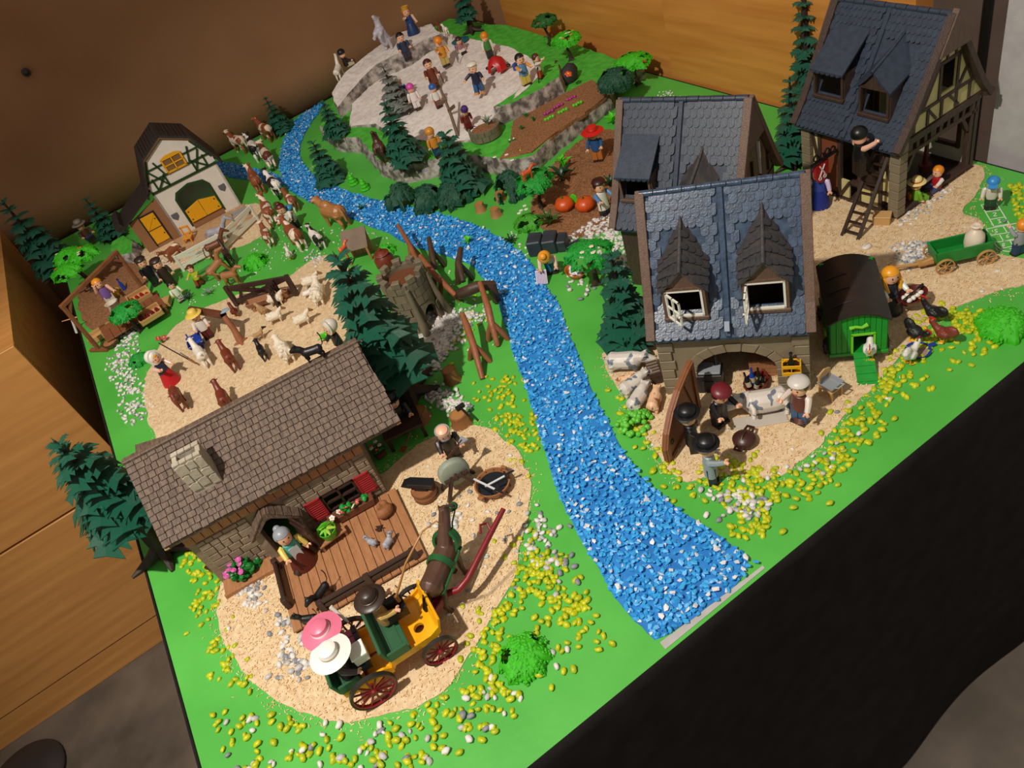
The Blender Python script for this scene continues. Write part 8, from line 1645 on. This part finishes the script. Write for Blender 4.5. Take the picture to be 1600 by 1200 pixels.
v = thing('flour_sack', 'cream flour sack tied at the neck standing in the green cart', 'sack', Matrix.Translation(CC) @ Matrix.Rotation(ch_, 4, 'Z') @ Vector((.018, 0, .0165)), 0); MB().lathe([(0, 0), (.011, 0), (.0130, .010), (.0118, .022), (.006, .030), (.0042, .032), (.0070, .036), (.0050, .0375), (0, .036)], 18).build('sack', pl('#dccdb8'), v, smooth=True); MB().lathe([(.0040, .0312), (.0054, .0322), (.0040, .0332)], 14).build('tie', pl('#c9b69c'), v, smooth=True)
t = thing('egg_basket', 'oval maroon basket of white eggs carried by the orange-braided woman', 'basket', at((1424, 468), .018), heading((1408, 478), (1440, 455))); MB().lathe([(0, 0), (.014, 0), (.020, .009), (.018, .009), (.013, .0025), (0, .0025)], 18, sx=1.15, sy=.8).build('basket', pl('#5c1a18'), t, smooth=True); ep = t.location.copy(); er = t.rotation_euler[2]
for k in range(7): x, y = -.010 + .0068 * (k % 4), -.005 + .0085 * (k // 4); p = ep + Vector((x * math.cos(er) - y * math.sin(er), x * math.sin(er) + y * math.cos(er), .0075)); e = MB(); e.ell((0, 0, 0), (.0042, .0032, .0032), 0, 10, 7); tag(e.build('egg', pl('#e6e1d8'), None, smooth=True, loc=p, rot=(0, 0, k)), 'white egg in the maroon basket', 'egg', 'eggs in the basket')
a, c = at((1400, 478), .030), at((1442, 444), .032); t = thing('walking_stick', 'dark stick lying across the egg basket', 'stick', a, 0); MB().tube([(0, 0, 0), tuple(c - a)], .0013, 6).build('stick', M_dbrown, t); MB().tube([tuple((c - a) * .82), tuple(c - a)], .0019, 6).build('grip', M_iron, t)
t = thing('feed_dish', 'blue feeding dish with grain and side handle', 'dish', at((1434, 550)), heading((1434, 550), (1452, 543))); MB().lathe([(0, 0), (.012, 0), (.0155, .004), (.014, .004), (.011, .0012), (0, .0012)], 22).build('dish', pl('#1e3f8f'), t, smooth=True); MB().lathe([(0, .0015), (.012, .0015), (.012, .0024), (0, .003)], 18).build('grain', mat('grain', '#8a7264', .9, '#b39a86', 500, 3, .8), t); MB().box((.019, 0, .0035), (.009, .006, .0018)).build('handle', pl('#1e3f8f'), t, bevel=.0005)
t = thing('white_shell', 'pale round shell on the sawdust behind the coop', 'shell', at((1354, 388)), 0); MB().ell((0, 0, .003), (.008, .006, .004), 0, 12, 7).build('shell', pl('#e0d8cc'), t, smooth=True); MB().tube([(-.005, 0, .006), (0, 0, .0072), (.005, 0, .006)], .0006, 5).build('ridge', pl('#b9ad9c'), t)
t = thing('potted_plant', 'leafy plant in the corner of the open house', 'plant', hC4 @ Vector((.040, .040, .003)), 0); MB().lathe([(0, 0), (.008, 0), (.010, .012), (0, .012)], 12).build('pot', pl('#6a2a20'), t, smooth=True); MB().tube([(0, 0, .012), (.002, 0, .050)], [.004, .003], 8).build('stem', pl('#5a241c'), t)
for k in range(7): MB().ell((.009 * math.cos(k * .9), .009 * math.sin(k * .9), .054 + .002 * (k % 2)), (.007, .004, .0016), 0, 8, 5, Euler((0, .4, k * .9)).to_matrix()).build('leaf', pl('#4a7a2a'), t)
t = thing('orange_satchel', 'orange satchel beside the child with straw hat', 'bag', at((1422, 312), .004), 1.0); MB().box((0, 0, .006), (.010, .006, .012)).build('bag', pl('#d8801c'), t, bevel=.001); MB().tube([(-.004, 0, .012), (0, 0, .020), (.004, 0, .012)], .0008, 5).build('strap', pl('#2a1c14'), t)
# hopscotch painted on the board
t = thing('hopscotch', 'white chalk hopscotch with numbers painted on the green board', 'hopscotch', at((1560, 350)), 0); O_ = t.location; chalk = mat('white_chalk', '#dfe6d6', .9)
def chalkline(nm, pix, w=.0011):
    b = MB()
    for i in range(len(pix) - 1): a, c = at(pix[i], .0008) - O_, at(pix[i + 1], .0008) - O_; b.bar(tuple(a), tuple(c), w, .0006)
    b.build(nm, chalk, t)
for pix in ([(1533, 320), (1556, 316), (1577, 350), (1553, 354), (1533, 320)], [(1540, 331), (1562, 328)], [(1547, 343), (1570, 339)], [(1541, 358), (1593, 348), (1599, 360), (1546, 368), (1541, 358)], [(1567, 353), (1574, 364)], [(1562, 367), (1568, 377), (1592, 372)], [(1553, 379), (1568, 377), (1592, 374), (1603, 386), (1586, 394), (1568, 392), (1558, 386), (1553, 379)], [(1578, 376), (1584, 387)], [(1561, 389), (1586, 384)]): chalkline('chalk_line', pix)
def digit(ch, px, py, s=1.0):
    D = {'1': [(0, -4), (2, 4)], '2': [(-3, -2), (0, -4), (3, -2), (-2, 4), (4, 3)], '3': [(-3, -3), (2, -4), (0, 0), (4, 2), (-1, 4)], '4': [(2, 4), (-1, -4), (-3, 1), (4, 0)], '5': [(3, -4), (-2, -3), (-1, 0), (3, 1), (1, 4), (-2, 4)], '6': [(2, -4), (-2, 0), (0, 4), (3, 2), (0, 0), (-2, 1)], '7': [(-3, -3), (3, -4), (1, 4)], '8': [(0, -4), (-2, -2), (2, 1), (0, 4), (-2, 1), (2, -2), (0, -4)]}[ch]
    chalkline('chalk_digit', [(px + x * s, py + y * s * .8) for x, y in D], .0010)
for ch, px, py in (('1', 1545, 324), ('2', 1554, 335), ('3', 1561, 346), ('5', 1556, 361), ('4', 1583, 356), ('6', 1574, 369), ('8', 1568, 383), ('7', 1580, 391)): digit(ch, px, py, .9)
t = thing('pebble_marker', 'dark stone lying on hopscotch square three', 'stone', at((1570, 347)), 0); put('stone', PEBB[1].copy(), t, (0, 0, .002), None, (.004, .003, .003)).data.materials.append(M_w[2])
# dark round stool foot on the floor
p = G(40, 1225, ZF); t = thing('stool_foot', 'round black stool foot on the concrete floor', 'stool', p, 0); MB().lathe([(0, 0), (.098, 0), (.100, .006), (.096, .010), (.03, .016), (0, .016)], 40).build('disc', pl('#2c2b2e'), t, smooth=True); MB().lathe([(.097, 0), (.101, 0), (.101, .004), (.097, .004)], 40, close=True).build('rubber_rim', M_iron, t)
animal('kid', 'small brown squirrel beside the dark boulder', (862, 106), (872, 96), 'bear', z=.055, cat='squirrel', name='squirrel', s=.7)
animal('kid', 'small white goat on the rock rim near the blue gown', (700, 46), (688, 42), 'white', z=.112, cat='goat', s=.8); animal('kid', 'small brown goat on the rock rim near the blue gown', (690, 44), (680, 36), 'brown', z=.112, cat='goat', s=.8)
t = thing('red_flower', 'red flower plant at the edge of the pen', 'flower', at((256, 536)), 0); MB().tube([(0, 0, 0), (0, 0, .012)], .0012, 6).build('stem', pl('#2a6a2a'), t)
for k in range(3): put('blossom', flower_mesh('#b8324a'), t, (.007 * math.cos(k * 2.1), .007 * math.sin(k * 2.1), .010 + .002 * k), (.4, 0, k), .006)
leafy('low mid green shrub at the foot of the small market tree', (212, 556), .020, .016, M_leafm, 41, 'bush', 'leafy_bush', trunk=False, flat=.6, holes=2)
a = at((928, 226), .03); t = thing('brown_sheet', 'dark brown cloth held out by the gardener with the red hat', 'cloth', a, heading((928, 226), (896, 200))); MB().prism([(0, 0), (.030, .012), (.022, -.010), (.006, -.016)], -.0008, .0008, 'y').build('sheet', M_dbrown, t); MB().tube([(0, 0, 0), (.030, 0, .012)], .001, 6).build('rod', M_dbrown, t)
